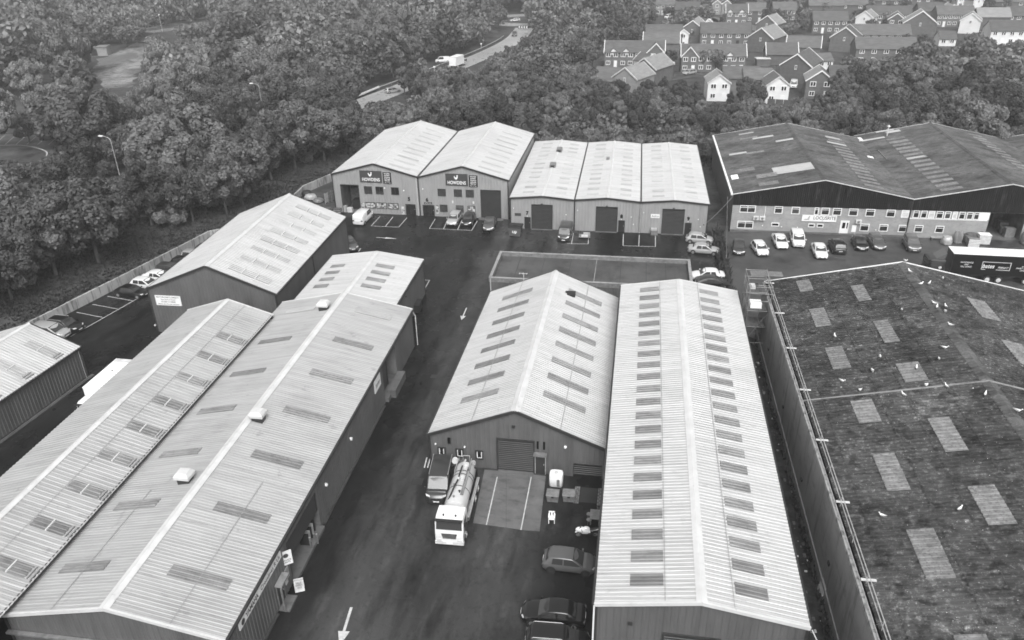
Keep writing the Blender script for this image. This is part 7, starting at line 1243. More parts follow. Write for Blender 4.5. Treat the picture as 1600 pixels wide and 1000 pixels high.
TREES = [t.split() for t in """d -81.4 76.0 1.3 12.1 f0;o -79.7 81.0 1.3 10.7 f1;s -80.8 84.7 1.3 3.0 a;o -78.8 88.6 1.3 13.0 f2;d -75.4 93.3 1.3 13.5 f3;p -87.2 84.3 1.1 11.3 a;s -83.4 88.4 1.3 3.8 a;s -86.1 87.5 1.2 2.8 a;s -83.0 90.8 1.3 2.7 a;s -83.8 93.7 1.2 2.6 a;o -87.5 90.3 1.0 7.9 a;p -91.1 87.9 0.7 7.7 a;d -79.1 99.6 1.3 9.4 a;d -92.0 92.4 0.6 8.4 a;d -86.8 97.7 0.9 9.6 a;s -72.7 108.9 1.3 3.6 a;d -70.4 110.9 1.3 9.4 a;o -66.3 114.5 1.3 10.4 f4;d -76.1 108.4 1.3 11.0 a;s -88.9 99.5 0.7 2.7 a;p -81.1 106.6 1.2 7.4 a;s -83.8 104.7 1.0 3.7 a;s -73.4 113.2 1.3 3.4 a;s -76.3 112.0 1.1 4.2 a;s -88.2 103.3 0.7 2.8 a;s -97.9 94.6 -0.0 3.8 a;s -92.1 100.4 0.4 4.0 a;s -81.1 109.7 1.0 3.0 a;o -65.9 119.4 1.3 13.0 f5;s -84.2 107.4 0.9 3.5 a;s -69.2 117.7 1.3 3.3 a;d -75.5 115.0 1.1 8.6 a;d -87.9 106.8 0.6 12.6 a;o -97.0 99.6 -0.0 15.3 a;s -72.6 118.8 1.3 4.3 a;s -84.7 111.3 0.5 3.0 a;s -93.8 103.8 0.2 3.1 a;d -71.9 122.4 1.3 11.9 a;o -83.6 114.7 0.4 7.8 a;s -75.2 121.1 1.1 2.7 a;s -90.5 110.1 0.1 4.4 a;p -93.7 109.3 -0.1 7.0 a;o -80.1 120.7 0.7 14.5 a;p -97.4 107.3 -0.1 8.3 a;s -70.1 127.7 1.3 3.3 a;s -87.4 116.9 0.1 3.3 a;s -74.5 126.1 1.2 2.7 a;s -90.1 117.0 -0.1 3.6 a;s -74.4 128.1 1.3 3.4 a;d -94.6 114.5 -0.1 11.3 a;d -66.7 133.0 1.3 12.6 f6;s -90.4 119.9 -0.1 3.8 a;s -82.2 125.9 0.6 4.3 a;s -86.5 124.7 0.2 2.7 a;o -73.5 133.9 1.2 8.6 a;o -79.7 130.6 0.8 16.5 a;s -84.1 128.3 0.4 4.4 a;s -70.5 136.8 1.3 3.0 a;o -65.0 140.1 1.3 14.5 f7;s -77.4 134.9 0.9 4.4 a;d -110.9 110.3 -0.1 12.7 b;s -70.6 139.5 1.3 2.5 a;s -83.6 133.0 0.4 2.9 a;o -87.7 131.2 0.1 12.1 a;s -7.3 157.8 -0.1 2.8 d;o 17.4 157.0 -0.1 6.7 d;s -12.8 157.7 -0.1 4.4 d;s 3.1 158.2 -0.1 3.4 d;o -61.2 146.1 1.3 11.5 f8;s -1.0 158.5 -0.1 3.8 d;s 11.6 158.2 -0.1 3.9 d;s -64.9 145.2 1.3 3.1 a;s -8.9 158.9 -0.1 2.6 d;o 20.9 157.9 -0.1 8.4 d;s -3.0 159.2 -0.1 3.3 d;s 7.3 159.2 -0.1 3.1 d;d 25.0 157.5 -0.1 6.1 d;s -76.1 140.2 0.8 2.8 a;s 14.8 158.9 -0.1 3.3 d;s -68.3 144.2 1.3 3.2 a;s -15.4 159.0 -0.1 4.0 d;d -82.3 137.0 0.4 8.7 a;s 29.2 157.3 -0.1 4.3 d;s 5.0 159.9 -0.1 2.8 d;s -7.6 159.9 -0.1 2.1 d;s -26.9 158.0 -0.1 2.3 d;s -18.0 159.4 -0.1 3.5 d;s -13.4 160.0 -0.1 2.8 d;s -20.6 159.3 -0.1 3.4 d;d -72.6 143.3 1.0 9.6 a;s -112.3 115.4 -0.1 4.1 b;s -11.0 160.7 -0.1 2.6 d;s -110.3 117.6 -0.1 4.3 b;s 3.8 161.2 -0.1 2.3 d;d 31.4 158.2 -0.1 6.7 d;s -0.9 161.3 -0.1 2.1 d;d 36.1 157.3 -0.1 6.2 d;s -63.8 148.3 1.3 3.1 a;s -14.8 160.8 -0.1 2.3 d;s -114.8 113.8 -0.1 3.9 b;s 8.9 161.5 -0.1 3.5 d;d -23.2 160.1 -0.1 6.3 c;s 15.8 161.0 -0.1 4.2 d;o 27.0 159.6 -0.1 5.8 d;s -3.2 162.2 -0.1 3.4 d;s -86.7 137.2 -0.0 4.3 a;s 6.0 162.4 -0.1 2.7 d;s -25.4 160.5 -0.1 2.4 d;s -106.6 122.7 -0.1 4.4 b;s -11.6 162.4 -0.1 3.1 d;d 24.6 161.0 -0.1 5.7 d;o -28.6 160.4 -0.1 6.3 c;s -78.3 143.0 0.5 3.5 a;s -17.4 162.1 -0.1 3.5 d;s -8.0 163.0 -0.1 3.5 d;s -19.3 162.1 -0.1 3.0 d;s 11.8 163.0 -0.1 2.5 d;d 21.7 162.1 -0.1 8.0 d;s -76.8 144.7 0.5 2.8 a;s -22.2 162.4 -0.1 2.6 d;s -5.6 163.9 -0.1 2.3 d;s -3.9 164.0 -0.1 2.7 d;s 9.6 163.8 -0.1 4.4 d;d -40.1 159.1 -0.1 6.2 c;s -82.2 142.0 0.2 4.1 a;s -24.2 162.7 -0.1 3.3 d;s -0.9 164.5 -0.1 4.2 d;s 4.5 164.4 -0.1 2.8 d;d -35.9 160.7 -0.1 11.3 c;s -26.7 162.7 -0.1 2.5 d;s -11.6 164.5 -0.1 3.5 d;s -14.8 164.3 -0.1 3.1 d;s -21.0 163.8 -0.1 2.2 d;o -72.2 148.5 0.8 7.0 a;p 40.3 160.3 -0.1 5.7 d;d 36.7 161.2 -0.1 6.6 d;s -59.2 154.5 -0.1 3.6 a;d -31.4 162.4 -0.1 7.4 c;s 2.4 165.4 -0.1 3.4 d;s 21.0 164.1 -0.1 3.0 d;s 13.8 165.0 -0.1 2.2 d;s 7.1 165.5 -0.1 3.4 d;s -106.0 127.3 -0.1 3.2 b;s -9.8 165.4 -0.1 2.9 d;d 52.6 157.2 -0.1 6.1 d;d -63.2 153.3 -0.1 12.7 a;s 25.2 164.0 -0.1 4.3 d;o -88.1 140.7 -0.1 9.3 a;d 47.0 159.4 -0.1 7.1 d;o -116.6 118.5 -0.1 16.4 b;s -112.6 122.6 -0.1 2.9 b;s 44.0 160.8 -0.1 2.8 d;s -69.7 151.5 -0.1 2.7 a;s 12.3 166.5 -0.1 3.8 d;o -50.2 159.2 -0.1 8.1 c;s 8.8 166.7 -0.1 3.3 d;s 14.8 166.3 -0.1 2.9 d;s -17.6 166.1 -0.1 2.9 d;d -80.9 146.2 0.1 11.4 a;s 16.8 166.2 -0.1 3.7 d;s -2.6 167.1 -0.1 3.2 d;s -46.2 160.6 -0.1 2.8 c;s 5.8 167.1 -0.1 3.0 d;s 56.7 157.5 -0.1 2.8 d;s -19.8 166.3 -0.1 3.4 c;s -9.8 167.3 -0.1 3.1 d;s 0.8 167.6 -0.1 4.1 d;s -104.8 130.8 -0.1 2.9 b;o 29.4 165.1 -0.1 5.3 d;s 3.1 167.8 -0.1 2.2 d;s -29.4 165.3 -0.1 2.9 d;s 58.7 157.3 -0.1 2.9 d;s -85.3 144.8 -0.1 2.9 a;s -26.0 166.1 -0.1 3.7 d;s -6.5 168.0 -0.1 2.2 d;s -12.5 167.7 -0.1 2.8 d;d 20.4 167.1 -0.1 6.2 d;d -22.9 166.8 -0.1 9.1 c;s -17.3 167.6 -0.1 2.7 d;o 26.8 166.5 -0.1 5.1 d;s 61.2 157.2 -0.1 3.3 d;s -27.7 166.7 -0.1 2.2 d;s -109.7 128.6 -0.1 3.9 b;s -66.3 155.6 -0.1 3.8 a;s 16.0 168.6 -0.1 2.7 d;p -73.8 152.5 -0.1 8.6 a;s 9.8 169.3 -0.1 3.6 d;d 40.5 164.8 -0.1 5.5 d;s 13.4 169.2 -0.1 2.4 d;o -40.5 164.9 -0.1 6.1 c;s 37.9 165.6 -0.1 4.2 d;o 46.4 163.4 -0.1 8.1 d;s -19.5 168.8 -0.1 2.9 d;s 23.9 168.2 -0.1 2.6 d;s -77.6 151.2 -0.1 3.7 a;s 7.7 169.8 -0.1 4.1 d;s -58.3 159.7 -0.1 2.7 a;s -3.7 170.2 -0.1 4.0 d;s -6.5 170.1 -0.1 3.3 d;s 3.4 170.4 -0.1 3.9 d;p 35.1 167.0 -0.1 7.0 d;s -13.7 170.1 -0.1 3.6 d;s -17.6 169.7 -0.1 4.1 d;s -26.1 168.7 -0.1 3.2 d;p 57.8 160.8 -0.1 6.6 d;s -102.6 136.7 -0.1 3.1 b;s 11.7 170.5 -0.1 3.6 d;d 61.3 159.6 -0.1 8.0 d;s -21.8 169.7 -0.1 2.4 d;s -9.4 171.0 -0.1 3.0 d;d 53.8 162.7 -0.1 6.1 d;s -110.2 131.2 -0.1 3.6 b;o -37.1 167.4 -0.1 6.1 c;o 27.6 169.2 -0.1 4.7 d;d -106.2 134.7 -0.1 8.6 b;o -53.3 163.0 -0.1 7.7 c;d 17.4 170.7 -0.1 7.1 d;o -45.6 165.6 -0.1 7.1 c;p 68.2 157.8 -0.1 7.7 d;s 0.4 171.9 -0.1 2.0 d;s -1.6 172.0 -0.1 2.1 d;o -20.6 170.8 -0.1 5.6 c;s -33.5 168.7 -0.1 3.3 c;o -62.0 160.6 -0.1 9.7 a;d -29.8 169.6 -0.1 10.2 c;o 49.0 165.2 -0.1 5.5 d;d 43.0 166.9 -0.1 8.4 d;s -58.9 162.0 -0.1 2.5 c;d 32.9 169.5 -0.1 5.4 d;s 13.1 172.1 -0.1 4.1 d;d -67.5 158.9 -0.1 12.0 a;s 30.0 170.2 -0.1 2.9 d;d 20.9 171.9 -0.1 4.6 d;p 52.4 165.4 -0.1 5.5 d;d 35.7 170.3 -0.1 7.3 d;o 56.9 164.5 -0.1 8.5 d;d -101.7 141.3 -0.1 8.9 b;o 30.6 172.0 -0.1 6.5 d;o 17.6 174.0 -0.1 5.1 d;o 70.0 160.3 -0.1 5.6 d;d 48.0 168.2 -0.1 6.1 d;o -36.7 172.0 -0.1 10.6 c;d 3.7 176.1 -0.1 6.4 d;d 23.9 174.8 -0.1 4.6 d;o -3.8 176.5 -0.1 7.6 d;p -48.5 170.2 -0.1 7.4 c;o 8.7 176.9 -0.1 6.2 d;d 74.4 160.9 -0.1 5.8 d;o 66.5 164.6 -0.1 12.6 d;d 13.3 177.2 -0.1 6.4 d;p 78.0 159.9 -0.1 7.6 d;o -101.2 146.4 -0.1 9.6 b;o 27.1 176.0 -0.1 4.7 d;d -10.2 177.9 -0.1 5.9 d;p 45.7 172.5 -0.1 5.9 d;o 54.3 170.0 -0.1 7.6 d;d 16.4 177.9 -0.1 5.3 d;d 72.3 163.4 -0.1 7.0 d;d 31.0 176.1 -0.1 5.9 d;o -17.2 178.0 -0.1 7.6 d;o 22.8 177.5 -0.1 5.0 d;d 0.0 179.2 -0.1 5.6 d;p 4.8 179.3 -0.1 8.0 d;o -110.3 141.7 -0.1 17.3 b;p 34.3 176.4 -0.1 7.9 d;o -40.7 175.0 -0.1 6.2 c;o -3.4 179.7 -0.1 4.5 d;o 19.4 178.9 -0.1 4.7 d;d -31.4 177.4 -0.1 8.4 c;o -14.2 179.7 -0.1 4.6 d;p -125.9 129.2 -0.1 13.8 b;o 40.3 176.0 -0.1 4.7 d;o -49.1 173.8 -0.1 5.3 c;o 26.7 178.7 -0.1 4.8 d;d -96.5 152.8 -0.1 7.5 b;d 81.6 161.5 -0.1 6.6 d;d 59.2 171.1 -0.1 11.4 d;o -68.3 167.9 -0.1 12.6 a;p -28.4 179.5 -0.1 7.2 d;d 42.7 176.8 -0.1 6.1 d;d -6.5 181.9 -0.1 7.8 d;p 53.0 174.2 -0.1 8.4 d;o 48.4 175.5 -0.1 5.4 d;o -37.1 178.4 -0.1 7.5 c;p -10.0 182.0 -0.1 5.3 d;o 46.1 176.4 -0.1 4.6 d;d 19.3 181.6 -0.1 5.0 d;o 66.9 170.1 -0.1 10.8 d;o 10.3 182.8 -0.1 5.8 d;p 23.4 181.6 -0.1 5.7 d;p 28.5 181.1 -0.1 5.6 d;d -76.3 167.2 -0.1 13.5 a;d 17.0 183.0 -0.1 5.7 d;d -1.7 183.9 -0.1 8.3 d;d 76.1 167.4 -0.1 9.9 d;p -19.7 183.1 -0.1 5.3 c;o -45.7 178.5 -0.1 10.5 c;o 41.3 179.7 -0.1 7.0 d;o 80.4 166.3 -0.1 9.0 d;p 48.2 178.4 -0.1 4.6 d;o 36.4 181.2 -0.1 6.5 d;d -108.4 150.0 -0.1 13.1 b;d -7.2 185.0 -0.1 6.0 d;d -96.4 158.4 -0.1 12.2 b;d -12.6 185.3 -0.1 5.5 d;o 45.1 180.4 -0.1 8.1 d;o 25.9 184.4 -0.1 7.7 d;d 1.9 186.2 -0.1 4.6 d;d 51.1 179.4 -0.1 6.3 d;d 31.0 184.1 -0.1 5.0 d;d 12.6 186.5 -0.1 5.0 d;d -65.7 175.0 -0.1 7.9 a;o -26.3 185.1 -0.1 5.1 c;p -103.4 156.0 -0.1 8.6 b;p 65.9 175.3 -0.1 11.5 d;p -55.6 179.4 -0.1 5.5 c;d -22.7 186.5 -0.1 5.8 d;p 60.2 178.1 -0.1 9.1 d;o -1.9 188.1 -0.1 4.7 d;d -7.3 188.1 -0.1 7.8 d;p -19.6 187.3 -0.1 7.4 c;d 5.9 188.3 -0.1 8.2 d;o 79.6 171.0 -0.1 11.8 d;o 42.1 183.9 -0.1 4.7 d;d 22.2 187.4 -0.1 5.3 d;d 37.7 185.3 -0.1 4.7 d;o -45.7 183.5 -0.1 6.2 c;d -115.3 150.1 -0.1 12.1 b;o -37.0 185.6 -0.1 8.9 c;p 25.4 188.1 -0.1 6.0 d;o 29.9 187.7 -0.1 4.9 d;d 46.7 184.6 -0.1 5.4 d;o 18.2 189.7 -0.1 5.0 d;o -76.3 174.6 -0.1 13.2 a;p 14.9 190.1 -0.1 5.4 d;d 55.4 182.6 -0.1 9.4 d;o 7.8 190.7 -0.1 4.9 d;p -52.4 183.7 -0.1 5.5 c;p -133.7 136.4 -0.1 11.0 b;d 35.7 187.8 -0.1 4.6 d;o 40.1 187.1 -0.1 4.7 d;d 43.6 186.4 -0.1 4.6 d;d 11.6 191.4 -0.1 6.2 d;d -110.0 157.1 -0.1 9.2 b;o -7.9 191.7 -0.1 5.0 d;d 1.1 191.9 -0.1 7.7 d;o -92.7 168.1 -0.1 12.5 b;d 73.0 177.9 -0.1 12.8 d;d -5.5 192.4 -0.1 5.1 d;o -103.0 162.7 -0.1 12.5 b;o -25.6 191.0 -0.1 10.0 c;o 65.0 181.8 -0.1 10.5 d;d -51.0 186.4 -0.1 5.8 c;o 52.6 186.4 -0.1 4.8 d;d 80.1 176.4 -0.1 10.7 d;o 46.4 188.2 -0.1 7.9 d;d -34.7 191.0 -0.1 7.0 c;o -72.1 180.5 -0.1 8.1 a;d 40.8 190.6 -0.1 4.9 d;o -4.7 195.0 -0.1 5.0 d;o -40.9 190.8 -0.1 8.6 c;p 4.5 195.2 -0.1 5.3 d;o -13.6 194.9 -0.1 8.0 c;d -9.6 195.1 -0.1 8.5 d;p -30.9 193.0 -0.1 8.7 c;o 37.4 192.1 -0.1 4.7 d;o -117.6 156.5 -0.1 11.8 b;o -20.6 194.8 -0.1 5.4 d;o 10.0 195.8 -0.1 5.3 d;o -49.5 190.1 -0.1 8.9 c;d 44.5 191.4 -0.1 6.5 d;o 51.1 189.9 -0.1 5.2 d;p -17.2 196.0 -0.1 6.3 d;d 26.6 195.1 -0.1 5.9 d;p 47.7 191.0 -0.1 4.7 d;p -24.1 195.9 -0.1 9.8 c;d -1.2 197.8 -0.1 4.7 d;d 61.8 188.0 -0.1 10.5 d;o -92.4 175.2 -0.1 10.0 b;p -112.6 163.1 -0.1 11.3 b;p 4.7 198.3 -0.1 7.0 d;d 68.6 186.6 -0.1 12.4 d;o -101.1 171.6 -0.1 9.9 b;o -32.7 196.6 -0.1 5.8 c;d 12.6 199.1 -0.1 6.0 d;o 43.2 195.0 -0.1 5.9 d;o 8.4 199.7 -0.1 4.6 d;o 78.9 183.6 -0.1 11.6 d;o -125.8 156.0 -0.1 13.9 b;d 27.5 198.5 -0.1 7.6 d;o -71.1 187.6 -0.1 11.8 a;o -44.6 195.7 -0.1 5.6 c;d -29.4 198.7 -0.1 8.4 d;d 51.8 194.1 -0.1 7.0 d;o 56.6 192.8 -0.1 10.7 d;d 88.3 180.6 -0.1 11.0 d;d 4.2 201.1 -0.1 5.2 d;p -6.9 201.0 -0.1 6.9 d;o 0.7 201.3 -0.1 6.0 d;o -12.7 200.9 -0.1 8.2 c;d -21.4 200.3 -0.1 5.8 c;o 38.2 197.9 -0.1 5.0 d;o 47.6 195.9 -0.1 6.1 d;d -108.0 170.3 -0.1 7.9 b;d -37.0 198.2 -0.1 8.7 c;o 65.4 191.0 -0.1 10.2 d;p -52.6 195.2 -0.1 5.1 c;d 74.2 188.4 -0.1 10.2 d;d 11.9 202.2 -0.1 6.2 d;d -98.3 177.6 -0.1 12.7 b;d 42.7 198.7 -0.1 5.2 d;p -138.1 149.4 -0.1 17.4 b;d -88.7 183.1 -0.1 7.2 b;o -9.8 203.2 -0.1 7.2 d;o 4.7 203.6 -0.1 4.8 d;d -5.6 203.8 -0.1 7.0 e;o 69.7 191.8 -0.1 8.7 d;o 53.2 197.0 -0.1 6.8 d;o -120.8 164.8 -0.1 7.5 b;o -32.3 201.8 -0.1 8.8 c;d 27.8 202.6 -0.1 8.0 d;d 6.9 204.5 -0.1 5.5 d;o -94.8 181.4 -0.1 7.1 b;d 14.8 204.5 -0.1 4.6 d;o 26.1 203.4 -0.1 8.0 e;o -49.4 199.3 -0.1 7.3 c;d -3.5 205.6 -0.1 6.0 d;o -108.8 174.6 -0.1 7.1 b;o -18.4 205.2 -0.1 8.3 c;o 63.6 196.4 -0.1 13.0 d;d -53.1 199.5 -0.1 7.2 c;d 48.0 200.8 -0.1 7.5 d;p -12.4 206.1 -0.1 8.4 d;o -23.0 205.3 -0.1 6.5 c;d -7.4 206.7 -0.1 5.4 d;o 90.1 186.4 -0.1 8.7 d;p 83.6 189.4 -0.1 11.6 d;o -29.6 205.1 -0.1 5.5 c;d 23.2 206.0 -0.1 4.0 e;d 10.6 207.2 -0.1 6.5 e;o 78.0 192.4 -0.1 11.8 d;p -131.5 161.0 -0.1 9.0 b;p -36.7 204.6 -0.1 8.5 c;d -106.7 178.5 -0.1 8.4 b;d -43.7 203.4 -0.1 8.6 c;d 55.3 200.8 -0.1 8.7 d;d 14.6 208.3 -0.1 6.0 e;d 72.7 195.7 -0.1 9.2 d;d 29.7 206.7 -0.1 4.7 d;p -82.9 192.0 -0.1 8.5 b;d 51.4 202.9 -0.1 4.9 d;d -119.1 172.4 -0.1 7.9 b;p -137.1 158.8 -0.1 7.4 b;o 68.9 198.1 -0.1 9.2 d;d 6.6 210.6 -0.1 6.5 e;d 47.1 205.7 -0.1 4.7 d;d -98.2 186.9 -0.1 8.9 b;o -54.4 204.0 -0.1 9.1 c;o -18.6 210.4 -0.1 10.6 c;p -116.0 177.0 -0.1 12.6 b;d 2.5 211.8 -0.1 6.0 e;o -36.8 208.8 -0.1 6.8 c;p 52.3 205.9 -0.1 6.6 d;o 60.6 203.7 -0.1 9.3 d;d -31.1 210.4 -0.1 10.7 c;o -129.8 168.8 -0.1 9.6 b;d -125.1 173.0 -0.1 8.4 b;o -23.2 212.3 -0.1 6.7 c;o -89.5 194.0 -0.1 13.4 b;o 84.1 197.1 -0.1 9.4 d;d 76.2 200.4 -0.1 12.7 d;d 64.8 205.0 -0.1 8.6 d;o -58.0 207.3 -0.1 5.0 c;p -111.6 184.2 -0.1 15.7 b;d 89.7 196.0 -0.1 11.5 d;o -81.1 199.7 -0.1 9.5 b;d 94.2 194.0 -0.1 10.0 d;o 50.4 210.2 -0.1 9.0 e;p -13.7 216.0 -0.1 7.0 c;p -96.0 194.6 -0.1 9.2 b;p -137.9 167.7 -0.1 11.9 b;d -55.3 210.2 -0.1 6.7 c;d -129.8 174.6 -0.1 7.2 b;d 82.6 201.5 -0.1 11.0 d;d 72.3 206.0 -0.1 10.3 d;o -19.0 217.6 -0.1 7.7 c;d -60.1 210.3 -0.1 9.4 a;d 55.1 212.4 -0.1 9.9 d;o -89.3 201.0 -0.1 8.4 b;d 78.9 205.4 -0.1 9.5 d;d 59.5 211.8 -0.1 9.5 d;o -102.3 194.9 -0.1 7.5 b;d 94.8 198.8 -0.1 9.5 d;d -107.0 192.6 -0.1 11.6 b;o -14.0 220.3 -0.1 7.8 c;d -85.0 204.2 -0.1 10.5 b;d -30.5 219.3 -0.1 5.1 c;p -136.3 174.5 -0.1 13.0 b;o -46.3 216.7 -0.1 6.7 c;p -78.3 207.5 -0.1 7.2 b;o -53.7 216.1 -0.1 6.0 c;o 85.0 205.9 -0.1 9.8 d;o -122.8 186.1 -0.1 8.3 b;p 70.4 212.5 -0.1 10.1 d;o -63.9 214.6 -0.1 7.6 a;p -20.8 223.4 -0.1 5.9 c;d 81.1 209.3 -0.1 8.7 d;o -34.9 221.8 -0.1 6.3 c;p -97.8 202.3 -0.1 15.1 b;d -14.1 224.5 -0.1 7.8 c;p 58.2 218.3 -0.1 10.3 d;p -16.6 227.6 -0.1 7.2 c;p -134.6 185.0 -0.1 7.3 b;p -42.0 225.7 -0.1 7.0 c;p 79.9 220.2 -0.1 8.2 d;p -104.9 210.0 -0.1 14.5 b;p -42.3 231.3 -0.1 5.7 c;p 88.9 218.2 -0.1 9.3 d;p -32.6 234.5 -0.1 5.8 c;p -100.3 214.7 -0.1 8.2 b;p 64.0 230.2 -0.1 8.7 d;p -44.0 235.2 -0.1 5.8 c;p 95.1 220.8 -0.1 8.3 d;p -91.7 222.5 -0.1 9.9 b;p 99.7 221.8 -0.1 9.3 d;p -101.8 222.3 -0.1 14.4 b;p -39.2 242.4 -0.1 5.9 c;p -114.3 220.7 -0.1 8.5 b;p 99.3 229.5 -0.1 10.5 d;p -74.5 239.2 -0.1 10.3 b;p -84.1 237.0 -0.1 17.1 b;p -136.0 212.3 -0.1 8.9 b;p -127.5 218.9 -0.1 13.9 b;p -107.9 229.8 -0.1 8.5 b;p 110.0 230.3 -0.1 8.3 d;p -137.6 219.3 -0.1 14.3 b;p 80.7 246.5 -0.1 8.0 d;p -157.4 206.3 -0.1 8.2 b;p -77.7 248.6 -0.1 18.3 b;p -129.8 227.0 -0.1 13.6 b;p -89.5 246.6 -0.1 17.0 b;p -170.0 202.5 -0.1 12.2 b;p 80.9 252.3 -0.1 9.2 d;p -115.1 241.3 -0.1 9.9 b;p -103.8 246.4 -0.1 9.4 b;p -131.2 233.3 -0.1 8.3 b;p -72.6 257.6 -0.1 9.7 b;p -38.1 265.2 -0.1 6.1 c;p -143.8 229.0 -0.1 12.5 b;p -111.7 246.3 -0.1 8.1 b;p -137.7 233.0 -0.1 10.0 b;p -18.1 271.3 -0.1 11.1 c;p -117.1 247.0 -0.1 9.6 b;p -102.2 253.8 -0.1 12.5 b;p -76.3 263.0 -0.1 9.2 b;p -88.7 261.4 -0.1 10.7 b;p -142.9 237.4 -0.1 8.0 b;p -167.8 220.8 -0.1 9.1 b;p -148.4 237.0 -0.1 10.4 b;p 100.6 261.5 -0.1 8.4 d;p -119.7 255.0 -0.1 12.5 b;p -99.6 263.9 -0.1 9.9 b;p -127.2 252.9 -0.1 9.0 b;p -89.1 270.6 -0.1 9.0 b;p -185.0 218.2 -0.1 10.4 b;p -150.6 243.5 -0.1 9.3 b;p -95.7 270.5 -0.1 9.7 b;p -33.4 285.5 -0.1 6.2 c;p -197.9 209.5 -0.1 8.4 b;p -176.0 228.8 -0.1 19.0 b;p -137.0 255.5 -0.1 10.4 b;p -148.0 251.1 -0.1 9.5 b;p -192.1 220.3 -0.1 8.2 b;p -93.6 277.0 -0.1 10.8 b;p -188.1 225.8 -0.1 9.2 b;p -158.9 251.3 -0.1 8.6 b;p -110.2 276.6 -0.1 8.8 b;p -74.4 288.6 -0.1 14.0 b;p -143.0 261.5 -0.1 10.8 b;p -67.7 290.4 -0.1 8.7 b;p -153.9 258.7 -0.1 8.4 b;p -64.3 295.6 -0.1 10.1 b;p -163.2 256.2 -0.1 9.0 b;p -138.3 270.8 -0.1 14.2 b;p -120.6 280.1 -0.1 8.3 b;p -130.3 276.2 -0.1 13.0 b;p -31.6 304.7 -0.1 7.3 c;p -210.3 223.6 -0.1 12.7 b;p -186.1 244.2 -0.1 9.8 b;p -83.5 295.4 -0.1 8.8 b""".split(';')]      # kind, x, y, z, height, zone
for i, (kd, x, y, z, h, zn) in enumerate(TREES):
    x, y, z, h = (float(v) for v in (x, y, z, h)); lab = None
    if zn[0] == 'f': lab = ORD[int(zn[1:])]+' tree from the near end of the front row above the retaining wall'; zn = 'f'
    plant({'o': 'oak', 'd': 'dark', 'p': 'pale', 's': 'shrub'}[kd], x, y, z, h, zn, i, lab)
